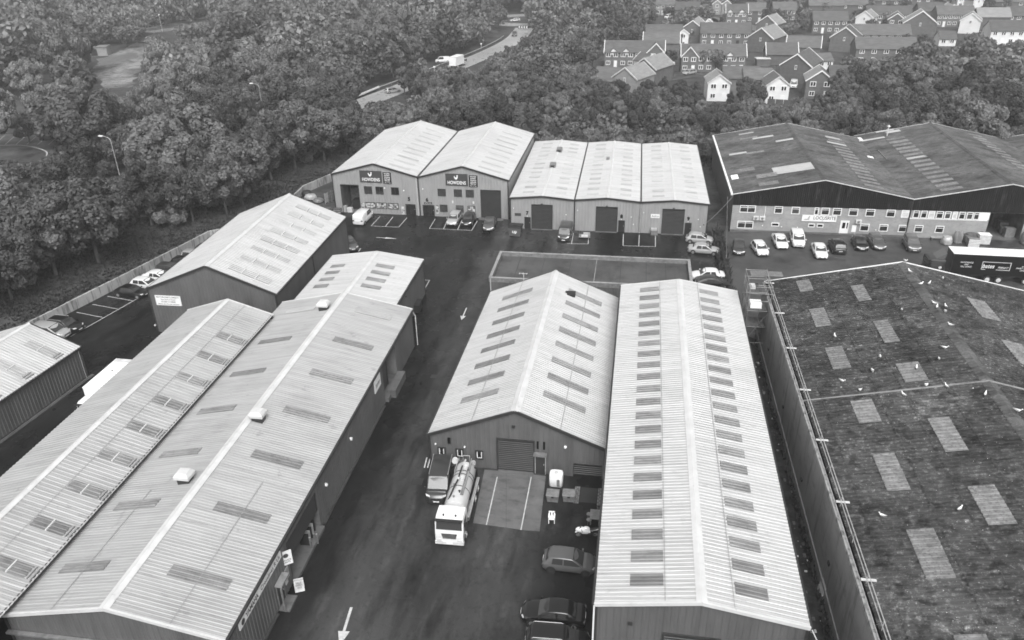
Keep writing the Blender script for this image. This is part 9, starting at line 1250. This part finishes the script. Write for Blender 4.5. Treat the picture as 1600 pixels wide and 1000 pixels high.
FARW = [t.split() for t in """-145 314 9.1;-198 458 8.1;-17 393 17.9;-302 422 14.4;-109 489 15.1;-88 338 13.2;-274 348 10.0;-299 474 10.2;0 434 8.4;-216 412 8.1;-170 455 16.3;-321 377 15.1;-278 439 10.5;-161 360 14.5;-285 424 10.7;-232 385 8.8;-87 412 10.1;-58 464 8.3;-232 311 14.6;-345 422 9.2;-255 393 16.8;-141 404 12.9;1 442 8.8;-262 471 8.7;-164 426 10.4;-279 416 14.3;-109 311 17.8;-186 372 19.6;-220 451 16.2;-350 463 16.3;-118 377 17.4;-221 390 17.0;-73 486 13.0;-100 415 13.6;-222 331 10.2;-281 481 12.7;-291 456 12.2;-272 388 14.1;-104 447 9.2;0 497 10.6;-244 463 14.3;-261 481 9.8;-186 414 12.7;-229 432 15.1;-255 368 8.5;-26 451 8.3;-360 484 10.5;-217 350 12.0;-82 319 18.7;-241 423 9.0;-66 308 9.8;-196 401 13.3;-95 398 18.2;-179 425 15.4;-42 405 9.6;-349 511 12.8;-270 502 15.9;-90 457 8.4;-2 451 18.3;-279 353 9.4;-239 366 14.2;-198 443 13.8;-77 368 18.0;-362 447 12.4;-58 417 14.8;-268 368 12.1;-21 372 16.2;-141 375 19.7;-370 450 17.8;-109 382 8.5;-275 494 8.5;-204 469 10.5;-268 317 15.7;-124 480 8.3;-265 359 10.5;-391 490 12.9;-190 458 9.8;-269 439 12.8;-219 439 14.5;-175 395 14.9;-331 436 9.7;-231 507 10.5;-277 340 15.0;-142 330 12.8;-282 497 13.9;-170 438 18.8;-344 447 9.6;-307 379 12.7;-298 336 8.9;-267 377 13.6;-398 458 10.5;-113 329 9.6;-153 446 12.3;-250 374 17.9;-130 390 12.5;-314 360 12.5;-26 401 9.1;-123 320 12.9;-408 500 13.0;-259 443 18.9;-180 451 13.9;-103 475 13.7;-302 491 14.1;-292 366 19.7;-355 407 13.6;-104 367 10.3;-215 497 9.4;-39 426 19.6;-254 341 10.1;-252 350 13.5;-383 468 12.0;-160 337 14.1;-63 500 15.3;-359 513 10.0;-113 388 8.0;-50 425 14.4;-130 487 18.7;-112 469 10.8;-308 493 9.0;-176 504 13.3;-95 354 19.6;-22 352 15.3;-347 398 9.3;-313 465 16.2;-365 412 16.5;-359 495 12.8;-122 418 8.0;-330 410 10.9;-322 416 9.5;-410 468 13.2;-143 429 17.9;-356 433 19.0;-294 416 8.4;-325 370 12.8;-1 350 12.9;-249 385 10.1;-60 439 13.7;-5 490 13.2;-36 410 15.8;-139 499 10.9;-216 367 10.9;-151 482 15.7;-150 465 16.2;-251 313 10.7;-243 446 12.3;-18 465 19.0;-105 390 13.2;-68 455 18.6;-53 494 17.5;-40 448 12.1;-203 430 17.5;-50 455 13.7;-240 355 13.5;-177 365 14.1;-297 465 16.1;-309 446 9.9;-369 506 12.4;-186 495 12.2;-264 397 12.2;-275 426 10.4;-183 404 13.7;-230 489 19.6;-180 417 8.2;-377 462 17.0;-131 343 19.5;-281 407 12.6;-159 466 10.3;-227 371 9.1;-314 373 12.9;-289 328 12.6;-198 479 14.0;-200 414 18.1;-340 409 19.5;-165 347 13.0;-219 377 17.9;-94 370 18.3;-6 481 15.3;-174 472 8.5;-261 314 8.3;-84 303 8.2;-151 376 17.5;-232 360 9.7;-277 456 17.7;-208 358 19.7;-411 511 12.9;-215 429 12.4;-346 492 18.1;-172 370 13.4;-286 472 13.1;-303 509 9.4;-93 451 10.4;-210 447 13.6;-141 348 17.7;-8 376 19.9;-217 327 12.8;-339 486 10.1;-216 317 12.8;-172 357 15.0;-233 394 12.1;-308 409 18.3;-95 475 10.8;-77 380 16.4;-322 507 12.5;-268 426 12.2;-239 333 16.4;-364 433 8.3;-224 400 16.2;-10 343 12.4;-21 478 8.5;-306 354 15.7;-234 446 10.6;-316 500 14.9;-224 316 11.0;-98 482 14.5;-23 411 9.8;-296 396 8.9;-76 470 14.9;-29 392 14.8;-133 477 12.8;-85 394 17.0;-323 452 15.6;-362 423 17.3;-67 403 17.8;-31 472 9.1;-258 501 12.7;-305 473 8.5;-74 418 17.4;-181 462 9.4;-73 444 13.0;-102 464 11.0;-146 452 16.6;-326 484 10.2;-241 402 8.2;-223 423 14.5;-18 339 18.5;-363 489 8.9;-228 380 12.1;-37 458 13.8;-417 485 9.5;-95 438 10.5;-253 406 9.9;-370 476 12.8;-418 496 8.2;-118 436 13.0;-81 475 10.6;-152 344 10.8;-149 326 9.0;-58 431 13.0;-325 393 10.6;-194 383 9.7;-74 399 10.0;-188 425 12.9;-184 389 18.3;-341 476 8.2;-249 424 12.1;-18 494 14.5;-258 418 10.6;-316 413 12.8;-151 319 12.1;-252 331 19.6;-208 496 10.6;-394 507 13.0;-153 398 16.1;-65 423 16.3;-211 345 9.1;-115 319 10.9;-291 446 8.3;-242 305 17.2;-290 409 12.1;-250 457 10.2;-61 305 10.0;-421 492 8.2;-319 425 9.8;-65 325 16.7;-30 482 14.1;-30 343 15.6;-221 487 10.5;-259 458 13.3;-433 513 9.9;-3 466 14.6;-225 306 8.6;-333 462 12.3;-81 415 8.0;-314 509 9.7;-340 438 9.2;-86 348 14.2;-121 353 9.5;-334 495 8.3;-130 318 13.8;-122 302 12.9;-320 494 10.0;-68 477 10.4;-361 454 8.9;-113 366 19.6;-64 446 12.6;-321 436 8.1;-255 301 8.6;-163 404 12.8;-182 472 15.2;-283 507 18.8;-235 317 9.4;-109 496 9.5;-119 497 14.2;-32 358 15.2;-329 426 16.6;-110 432 11.0;-109 458 12.7;-249 501 12.2;-147 500 15.1;-37 397 8.9;-310 431 17.5;-265 339 14.3;-336 510 19.3;-91 494 9.7;-144 420 9.1;-300 433 8.2;-282 392 15.5;-247 508 9.4;-157 329 17.2;-292 353 15.4;-28 382 9.0;-419 478 12.2;-450 516 9.8;-211 457 19.8;-119 400 8.3;-99 388 10.1;-79 455 8.8;-90 385 19.6;-304 374 8.8;-170 411 9.9;-224 365 10.4;-428 487 12.9;-171 464 9.7;-377 438 14.5;-281 446 15.5;-9 457 9.6;-12 362 19.3;-209 370 14.7;-209 505 10.8;-264 306 12.7;-321 403 13.5;-79 307 12.7;-53 412 8.1;-284 361 14.0;-78 463 9.7;-203 386 16.2;-159 410 9.6;-286 487 14.5;-127 402 8.6;-227 412 10.6;5 500 8.5;-211 324 9.5;-227 473 15.0;-300 403 8.9;-165 491 13.7;-134 434 8.9;-406 480 13.6;-226 462 8.5;-132 453 9.9;-65 333 12.1;-89 469 15.5;-102 333 13.3;-158 318 9.0;-167 312 9.0;-184 356 8.7;-206 395 13.8;-33 436 17.6;-3 364 14.4;-236 342 14.4;-159 416 9.8;-310 348 9.4;-75 341 17.0;-438 504 12.5;-127 428 9.8;-304 398 9.7;-209 466 9.2;-147 407 8.6;-132 331 13.3;-336 383 12.8;-120 472 13.8;-87 310 14.0;-269 471 10.0;-210 414 8.1;-78 430 17.2;-378 494 14.1;-293 381 10.0;-28 490 8.4;-9 471 14.8;-394 465 15.3;-9 427 12.5;-345 391 15.0;-124 464 16.7;-369 436 13.3;-84 422 8.0;-369 420 10.3;-129 418 16.7;-286 464 10.3;-288 432 15.0;-39 480 17.0;-278 380 13.4;-271 490 8.7;-231 325 17.2;-172 335 12.9;-164 476 18.4;-47 477 9.0;-159 372 9.9;-138 414 17.7;-122 447 12.4;-108 375 14.4;-159 349 9.3;-158 458 16.3;6 479 9.0;-116 340 14.5;-168 317 10.6;-105 423 10.7;-146 489 15.0;-14 442 12.9;-151 418 14.1;-237 454 16.9;-23 427 18.2;-39 345 13.3;-91 431 15.1;-161 483 8.5;-55 480 17.9;-212 311 9.3;-258 382 12.9;-25 441 8.0;-229 441 12.1;-84 492 9.6;-192 446 8.5;-14 383 8.2;-84 358 12.1;-2 386 8.7;-169 401 9.8;-220 358 15.0;-89 445 9.3;-259 488 13.5;-122 392 15.3;-287 399 9.6;-363 463 13.7;-323 440 8.3;-346 432 14.6;-272 302 14.3;-82 332 10.0;-150 475 8.9;-233 372 10.9;-254 464 15.9;-90 290 12.2;-121 406 13.3;-145 386 15.7;-214 480 15.7;-149 360 8.4;-221 503 18.4;-410 488 9.2;-257 429 16.2;-26 460 8.4;-295 501 13.5;7 466 18.0;-316 386 17.0;-67 354 17.4;4 486 9.2;-338 453 10.3;-417 505 8.3;-308 391 13.6;-119 485 12.4;-217 473 14.3;-14 414 14.9;-352 504 8.1;-166 390 12.7;-107 406 12.3;-106 341 10.9;-191 361 16.2;-132 305 12.2;-241 437 8.8;-214 339 8.4;-332 393 8.8;-101 429 13.7;-174 480 12.1;-244 346 9.2;-303 500 13.5;-103 398 9.2;-137 363 8.8;-87 484 8.4;-332 446 10.1;-145 477 9.8;-238 387 12.2;-187 349 12.8;-264 405 16.1;-404 508 9.2;-114 404 13.2;-54 401 19.0;-320 479 9.6;-360 472 17.7;-207 315 14.4;-321 472 12.9;-200 490 9.9;-63 316 14.9;-100 380 17.8;-267 325 8.1;-262 327 10.1;-348 477 10.6;-265 385 8.7;-313 478 14.4;-294 438 10.9;-326 385 18.4;-138 315 13.4;-92 421 14.8;-387 441 16.7;-382 499 8.5;-369 484 8.6;-239 408 10.2;-13 422 9.3;-374 430 8.0;-85 404 10.4;-100 407 8.6;-73 494 13.7;-247 430 8.8;-83 486 8.5;-371 467 10.8;-203 461 9.7;-303 456 15.6;-385 455 10.3;-237 399 8.9;-335 420 9.9;-331 488 8.8;-7 393 9.5;-7 419 12.2;-249 411 9.2;-41 338 8.2;-105 501 13.9;-210 438 10.0;-295 481 16.9;-49 436 8.7;-223 347 8.9;-151 337 13.9;-177 347 14.4;-129 381 17.6;-291 494 13.0;-78 351 8.5;-125 361 17.3;-129 443 16.4;-16 432 14.0;-163 445 13.8;-129 372 10.9;-154 505 14.0;-262 352 9.6;-336 477 10.4;-50 467 14.8;-278 368 10.4;-158 495 14.6;-176 409 13.5;-246 399 12.2;-210 406 8.3;-56 459 9.1;-191 469 14.0;-25 362 9.7;-99 444 10.0;-319 443 9.6;-313 366 8.2;-283 331 8.6;-382 481 16.1;-231 407 12.5;-155 310 14.4;-40 496 10.7;-287 339 14.9;-144 442 12.3;-122 314 8.1;-29 499 13.6;-15 404 18.9;-198 374 13.6;-191 435 17.1;-273 361 12.5;-299 412 8.9;-347 485 9.2;-248 485 9.7;-281 323 12.7;-399 475 17.1;-271 483 15.4;-243 314 8.8;-234 500 18.0;-93 346 9.1;-399 498 9.1;-338 399 12.8;-226 341 8.3;-205 475 10.2;-265 461 10.2;-105 304 9.9;-215 398 16.3;-160 304 9.6;-403 467 9.6;-90 317 8.2;-145 286 12.7;-66 487 14.7;-367 494 8.4;0 418 8.8;-169 326 8.5;-154 489 8.4;-233 466 9.2;-268 415 8.8;-232 348 8.6;-252 480 10.5;-426 510 18.1;-305 366 16.9;-169 429 8.4;-296 508 9.4;-354 424 8.1;-172 303 8.3;-191 486 10.2;-135 386 8.6;-60 299 12.2;-118 458 8.4;-114 352 12.7;-285 452 10.3;-406 462 9.8;-246 473 18.0;-304 341 10.4;-130 501 14.6;-124 334 13.5;-327 477 9.9;-320 486 8.4;-161 436 8.5;-190 501 13.4;-178 379 14.5;-171 486 10.3;-277 401 10.7;-163 378 9.7;-29 406 9.2;-388 503 8.6;-93 305 8.5;-272 447 15.2;-138 483 12.1;-427 501 14.8;-228 456 10.8;-108 328 8.6;-214 423 10.4;-440 511 13.0;-190 396 9.2;-81 409 8.5;-63 291 8.2;-319 365 10.8;-135 428 8.8;-70 393 8.0;-276 312 15.1;-256 357 13.0;-41 466 13.7;-137 449 9.3;-134 462 8.9;-276 467 12.6;-144 360 9.1;-142 462 17.4;-86 452 12.7;-32 446 16.7;-252 436 9.1;-247 439 8.1;-303 439 9.9;-185 445 10.0;-116 503 9.0;-265 496 14.4;-113 414 8.9;-59 345 10.5;-22 386 12.1;-46 414 13.5;-264 453 10.3;-79 301 10.0;-55 447 12.3;-98 302 10.2;-289 385 8.9;-43 488 10.7;-237 441 8.9;-243 501 8.8;-135 368 10.7;-251 493 9.4;-314 455 13.9;-294 335 8.1;-235 425 9.8;-104 359 17.3;-200 504 14.6;-102 319 10.9;-237 483 12.0;-398 488 8.6;-181 481 10.3;-121 345 12.8;-74 478 10.6;-342 457 8.9;-245 392 12.7;-250 304 9.4;-133 467 10.0;-2 474 9.9;-140 472 12.4;-255 475 10.7;-352 455 12.2;-113 420 15.2;-288 418 8.2;-162 397 12.2;-165 504 15.8;-338 502 10.2;-133 494 10.1;-355 417 13.4;-59 454 8.6;-348 442 8.9;-392 450 8.2;-357 459 9.9;-330 402 14.8;-240 494 13.0;-72 306 9.3;-97 315 12.3;-228 450 10.5;-70 318 9.9;-138 338 8.2;-67 436 9.5;-118 428 9.6;-123 454 8.8;-380 430 8.8;-341 426 9.5;-63 285 10.2;-80 388 8.4;-313 352 8.0;-108 441 8.8;-141 306 10.3;-322 463 12.7;-7 338 8.4;-73 314 8.8;-378 510 14.6;-416 491 8.2;-304 482 14.2;3 368 8.5;-275 328 9.9;-95 336 9.3;-8 384 8.2;-45 353 14.5;-128 354 9.0;-140 394 18.8;-260 373 9.5;-211 303 12.2;-220 466 10.1;-215 386 8.5;-77 393 9.8;-113 479 12.5;-66 412 9.3;-222 480 13.2;-103 346 10.1;-413 475 9.2;-190 404 12.3;-176 492 9.2;-256 309 9.4;-298 448 18.7;-204 376 8.1;-109 347 9.1;-331 376 14.0;-99 495 12.8;-194 420 10.5;-165 412 8.3;3 379 8.8;-66 339 8.0;-116 449 8.9;-220 493 8.1;-252 450 14.0;-71 426 8.8;-15 476 10.6;-183 432 12.4;-403 514 8.2;-93 322 12.3;-98 457 14.2;-245 481 9.8;-246 321 9.6;-296 388 18.4;-368 430 9.5;-273 434 10.6;-110 451 8.2;-266 332 9.6;-94 329 13.1;-278 489 8.5;-391 480 9.4;-261 476 8.2;-320 359 9.3;-243 326 10.0;-192 414 9.2;-178 329 9.3;-84 501 13.3;-258 508 10.4;-108 400 8.9;-144 323 8.4;-150 437 12.9;-329 499 10.8;-154 389 15.5;-237 420 8.8;-91 480 8.9;-380 451 13.0;-81 442 14.1;-211 489 8.4;-318 432 8.3;-63 470 13.5;-384 508 8.4;-246 417 8.4;50 489 10.5;120 450 9.8;59 437 10.7;32 478 7.7;77 497 7.9;92 447 10.7;174 438 10.5;21 486 7.8;189 432 7.1;37 440 7.4;180 489 8.3;119 459 9.5;56 457 7.9;51 478 7.9;169 448 9.4;115 483 7.2;94 459 9.5;85 490 7.4;122 486 7.8;46 461 10.2;30 484 7.8;105 490 10.7;146 475 10.1;46 472 7.5;189 469 8.6;105 446 10.8;108 482 10.4;140 488 10.2;189 445 10.7;123 433 10.2;180 475 7.2;154 470 9.1;30 499 10.3;163 448 7.3;59 453 8.8;22 457 9.7;91 453 7.9;77 460 10.1;124 466 9.8;81 474 10.1;4 445 9.1;119 494 8.2;63 451 7.4;165 489 10.0;214 491 8.2;149 460 8.3;113 433 10.4;28 460 8.8;133 468 8.4;136 495 10.0;169 466 10.1;154 440 8.0;61 489 10.3;40 465 8.9;206 478 7.2;170 457 10.1;152 446 9.5;154 493 10.2;188 481 8.5;18 498 7.1;46 439 7.2;173 488 9.3;40 433 9.2;148 479 7.8;12 484 7.1;68 461 7.9;84 496 10.6;62 458 7.2;158 485 8.4;12 443 10.5;102 430 9.8;27 465 9.7;21 442 7.9;104 466 7.4;190 490 10.3;81 486 8.1;97 477 10.1;77 452 9.7;147 488 10.2;149 469 9.0;37 493 8.1;162 442 10.6;159 475 10.1;-8 442 7.1;175 445 8.3;113 490 8.1;67 495 8.2;18 472 8.2;35 461 9.2;113 466 10.9;40 472 8.0;67 488 9.5;199 491 10.3;23 477 7.4;193 473 9.6;154 431 8.5;171 474 10.3;176 480 8.4;209 482 7.5;70 434 10.7;134 475 9.3;51 456 7.7;35 482 7.8;145 495 8.1;48 446 10.4;171 480 10.7;56 498 9.8;135 441 7.1;127 449 10.4;71 466 8.9;76 443 10.3;136 451 7.9;186 439 9.2;125 482 9.9;141 453 7.0;85 433 7.6;56 483 7.4;76 478 9.3;44 497 9.4;97 489 10.6;62 465 9.9;90 489 9.4;14 461 8.6;13 435 8.2;3 458 9.8;76 469 8.0;150 438 8.3;170 436 7.0;60 471 8.7;106 461 10.3;109 455 9.7;24 432 11.0;176 453 8.5;132 481 10.6;128 441 7.6;125 496 9.7;133 432 7.8;46 431 9.9;175 494 8.8;82 455 8.1;141 467 10.8;44 481 7.7;80 433 8.7;206 486 7.3;91 464 7.1;56 489 7.2;144 432 7.6;68 446 10.2;-5 437 8.7;118 438 7.6;195 485 10.1;116 445 7.3;7 453 7.9;178 468 7.9;149 450 7.4;157 458 9.8;165 461 8.3;16 466 7.9;83 439 10.4;164 470 7.8;63 443 10.9;92 435 10.8;30 451 10.7;128 476 8.9;30 471 10.8;180 447 8.7;185 463 9.9;15 451 10.2;15 495 8.3;163 432 9.1;84 482 8.1;104 439 9.8;-9 462 7.5;119 471 8.9;91 481 10.0;64 477 9.1;52 466 10.0;85 464 9.2;33 487 7.9;92 494 8.6;96 483 8.8;137 457 9.3;196 463 10.7;34 435 7.1;179 463 9.6""".split(';')]
rs = np.random.RandomState(99)
def low_trees(sh, n, leaf, k=3):
    out = []
    for s in range(k):
        c, r_ = lobes_for(np.random.RandomState(200+s+7*len(sh)), sh); out.append(leaf_cloud(np.random.RandomState(300+s), c, r_, n, leaf, droop=1.0 if sh == 'willow' else 0))
    return out
def mass(name, label, cat, items, material):
    Vs, Ts = [], []
    for (V, t), x, y, s in items:
        a = rs.uniform(0, 6.28); R_ = np.array([[math.cos(a), -math.sin(a), 0], [math.sin(a), math.cos(a), 0], [0, 0, 1]])*s; Vs.append(V @ R_.T+np.array([x, y, -.1])); Ts.append(t*rs.uniform(.75, 1.25))
    tag(link(name, leaf_mesh(name, np.concatenate(Vs), np.concatenate(Ts), material)), label, cat, None, 'stuff')
lo = {sh: low_trees(sh, n, l) for sh, n, l in (('round', 1150, .44), ('wide', 1150, .46), ('tall', 900, .4), ('shrub', 320, .34))}
pick = lambda d, shs, i: d[shs[i % len(shs)]][i % 3]
for kd, m, nm, lab in (('o', 'leaf', 'further_woodland', 'mid-toned trees of the further woodland'), ('d', 'leaf_dark', 'further_woodland', 'dark trees of the further woodland'), ('s', 'leaf', 'undergrowth', 'undergrowth of bushes below the further trees')):
    it = [(pick(lo, ('shrub',) if kd == 's' else ('round', 'wide', 'tall', 'wide'), i), float(t[1]), float(t[2]), float(t[3])/(3.6 if kd == 's' else 9.6)) for i, t in enumerate(MIDW) if t[0] == kd]
    if it: mass(nm, lab, 'woodland' if kd != 's' else 'bushes', it, m)
fr = {sh: low_trees(sh, 620, .54) for sh in ('round', 'wide', 'willow', 'tall')}
for k, m, lab in ((0, 'leaf', 'distant broadleaf woodland fading into the haze'), (1, 'leaf_pale', 'distant willow-shaped trees with haze put into their pale leaf colour')):  # every other far tree gets pale leaves, haze put into the colour
    mass('distant_woodland', lab, 'woodland', [(pick(fr, ('willow',) if k else ('round', 'wide', 'round', 'tall'), i), float(t[0]), float(t[1]), float(t[2])/9.6) for i, t in enumerate(FARW) if (i % 2 == 1) == bool(k)], m)
# rough grass and weeds on the bank, along fences and in the alley
rs = np.random.RandomState(5); P = []
def scatter_strip(pts, wd, n, h, zz):
    for i in range(n):
        k = rs.randint(len(pts)-1); a, b = np.array(pts[k][:2]), np.array(pts[k+1][:2]); p = a+(b-a)*rs.rand()+np.array([off.x, off.y])*rs.uniform(*wd); P.append((p[0], p[1], zz, h*rs.uniform(.5, 1.5)))
scatter_strip(WALL_LINE, (.3, 16), 15000, .24, 1.38); scatter_strip([(13.9, 118.5), (13.7, 104), (13.4, 86)], (-.3, .9), 900, .7, 0); scatter_strip([(16, 84), (15.9, 28)], (.1, .6), 500, .4, 0); scatter_strip([(-40, 153), (16, 154), (90, 160)], (-.5, .6), 300, .6, 0)
for i in range(5000): P.append((rs.uniform(-40, 90), rs.uniform(151.5, 176), -.03, rs.uniform(.3, .9)))
P = np.array(P); n = len(P); a = rs.uniform(0, 6.28, (n, 3)); V = np.zeros((n*3, 4, 3))
for j in range(3):
    c, s = np.cos(a[:, j]), np.sin(a[:, j]); h = P[:, 3]; w_ = .10+.12*h; bx, by = P[:, 0]+c*.1, P[:, 1]+s*.1; tx, ty = c*h*.45, s*h*.45
    V[j::3, 0] = np.stack([bx-s*w_, by+c*w_, P[:, 2]], 1); V[j::3, 1] = np.stack([bx+s*w_, by-c*w_, P[:, 2]], 1); V[j::3, 2] = np.stack([bx+tx+s*w_*.3, by+ty-c*w_*.3, P[:, 2]+h*.8], 1); V[j::3, 3] = np.stack([bx+tx*1.2-s*w_*.3, by+ty*1.2+c*w_*.3, P[:, 2]+h], 1)
tag(link('rough_grass', leaf_mesh('rough_grass', V.reshape(-1, 3), rs.uniform(.6, 1.3, n*3), 'grass_blade')), 'rough grass and weeds on the bank and along the fences', 'grass', None, 'stuff')
# ---------------------------------------------------------------- haze
hz = MB().box(-700, -150, -2.0, 700, 700, 60).build('haze', 'black_soft'); tag(hz, 'thin pale haze over the whole scene', 'haze', None, 'stuff')
hm = bpy.data.materials.new('haze'); hm.use_nodes = True; n_ = hm.node_tree.nodes; n_.clear(); pv = n_.new('ShaderNodeVolumePrincipled'); pv.inputs['Color'].default_value = grey(.9); pv.inputs['Density'].default_value = 0.0005; pv.inputs['Anisotropy'].default_value = 0.2
ou = n_.new('ShaderNodeOutputMaterial'); hm.node_tree.links.new(pv.outputs[0], ou.inputs['Volume']); hz.data.materials.clear(); hz.data.materials.append(hm)
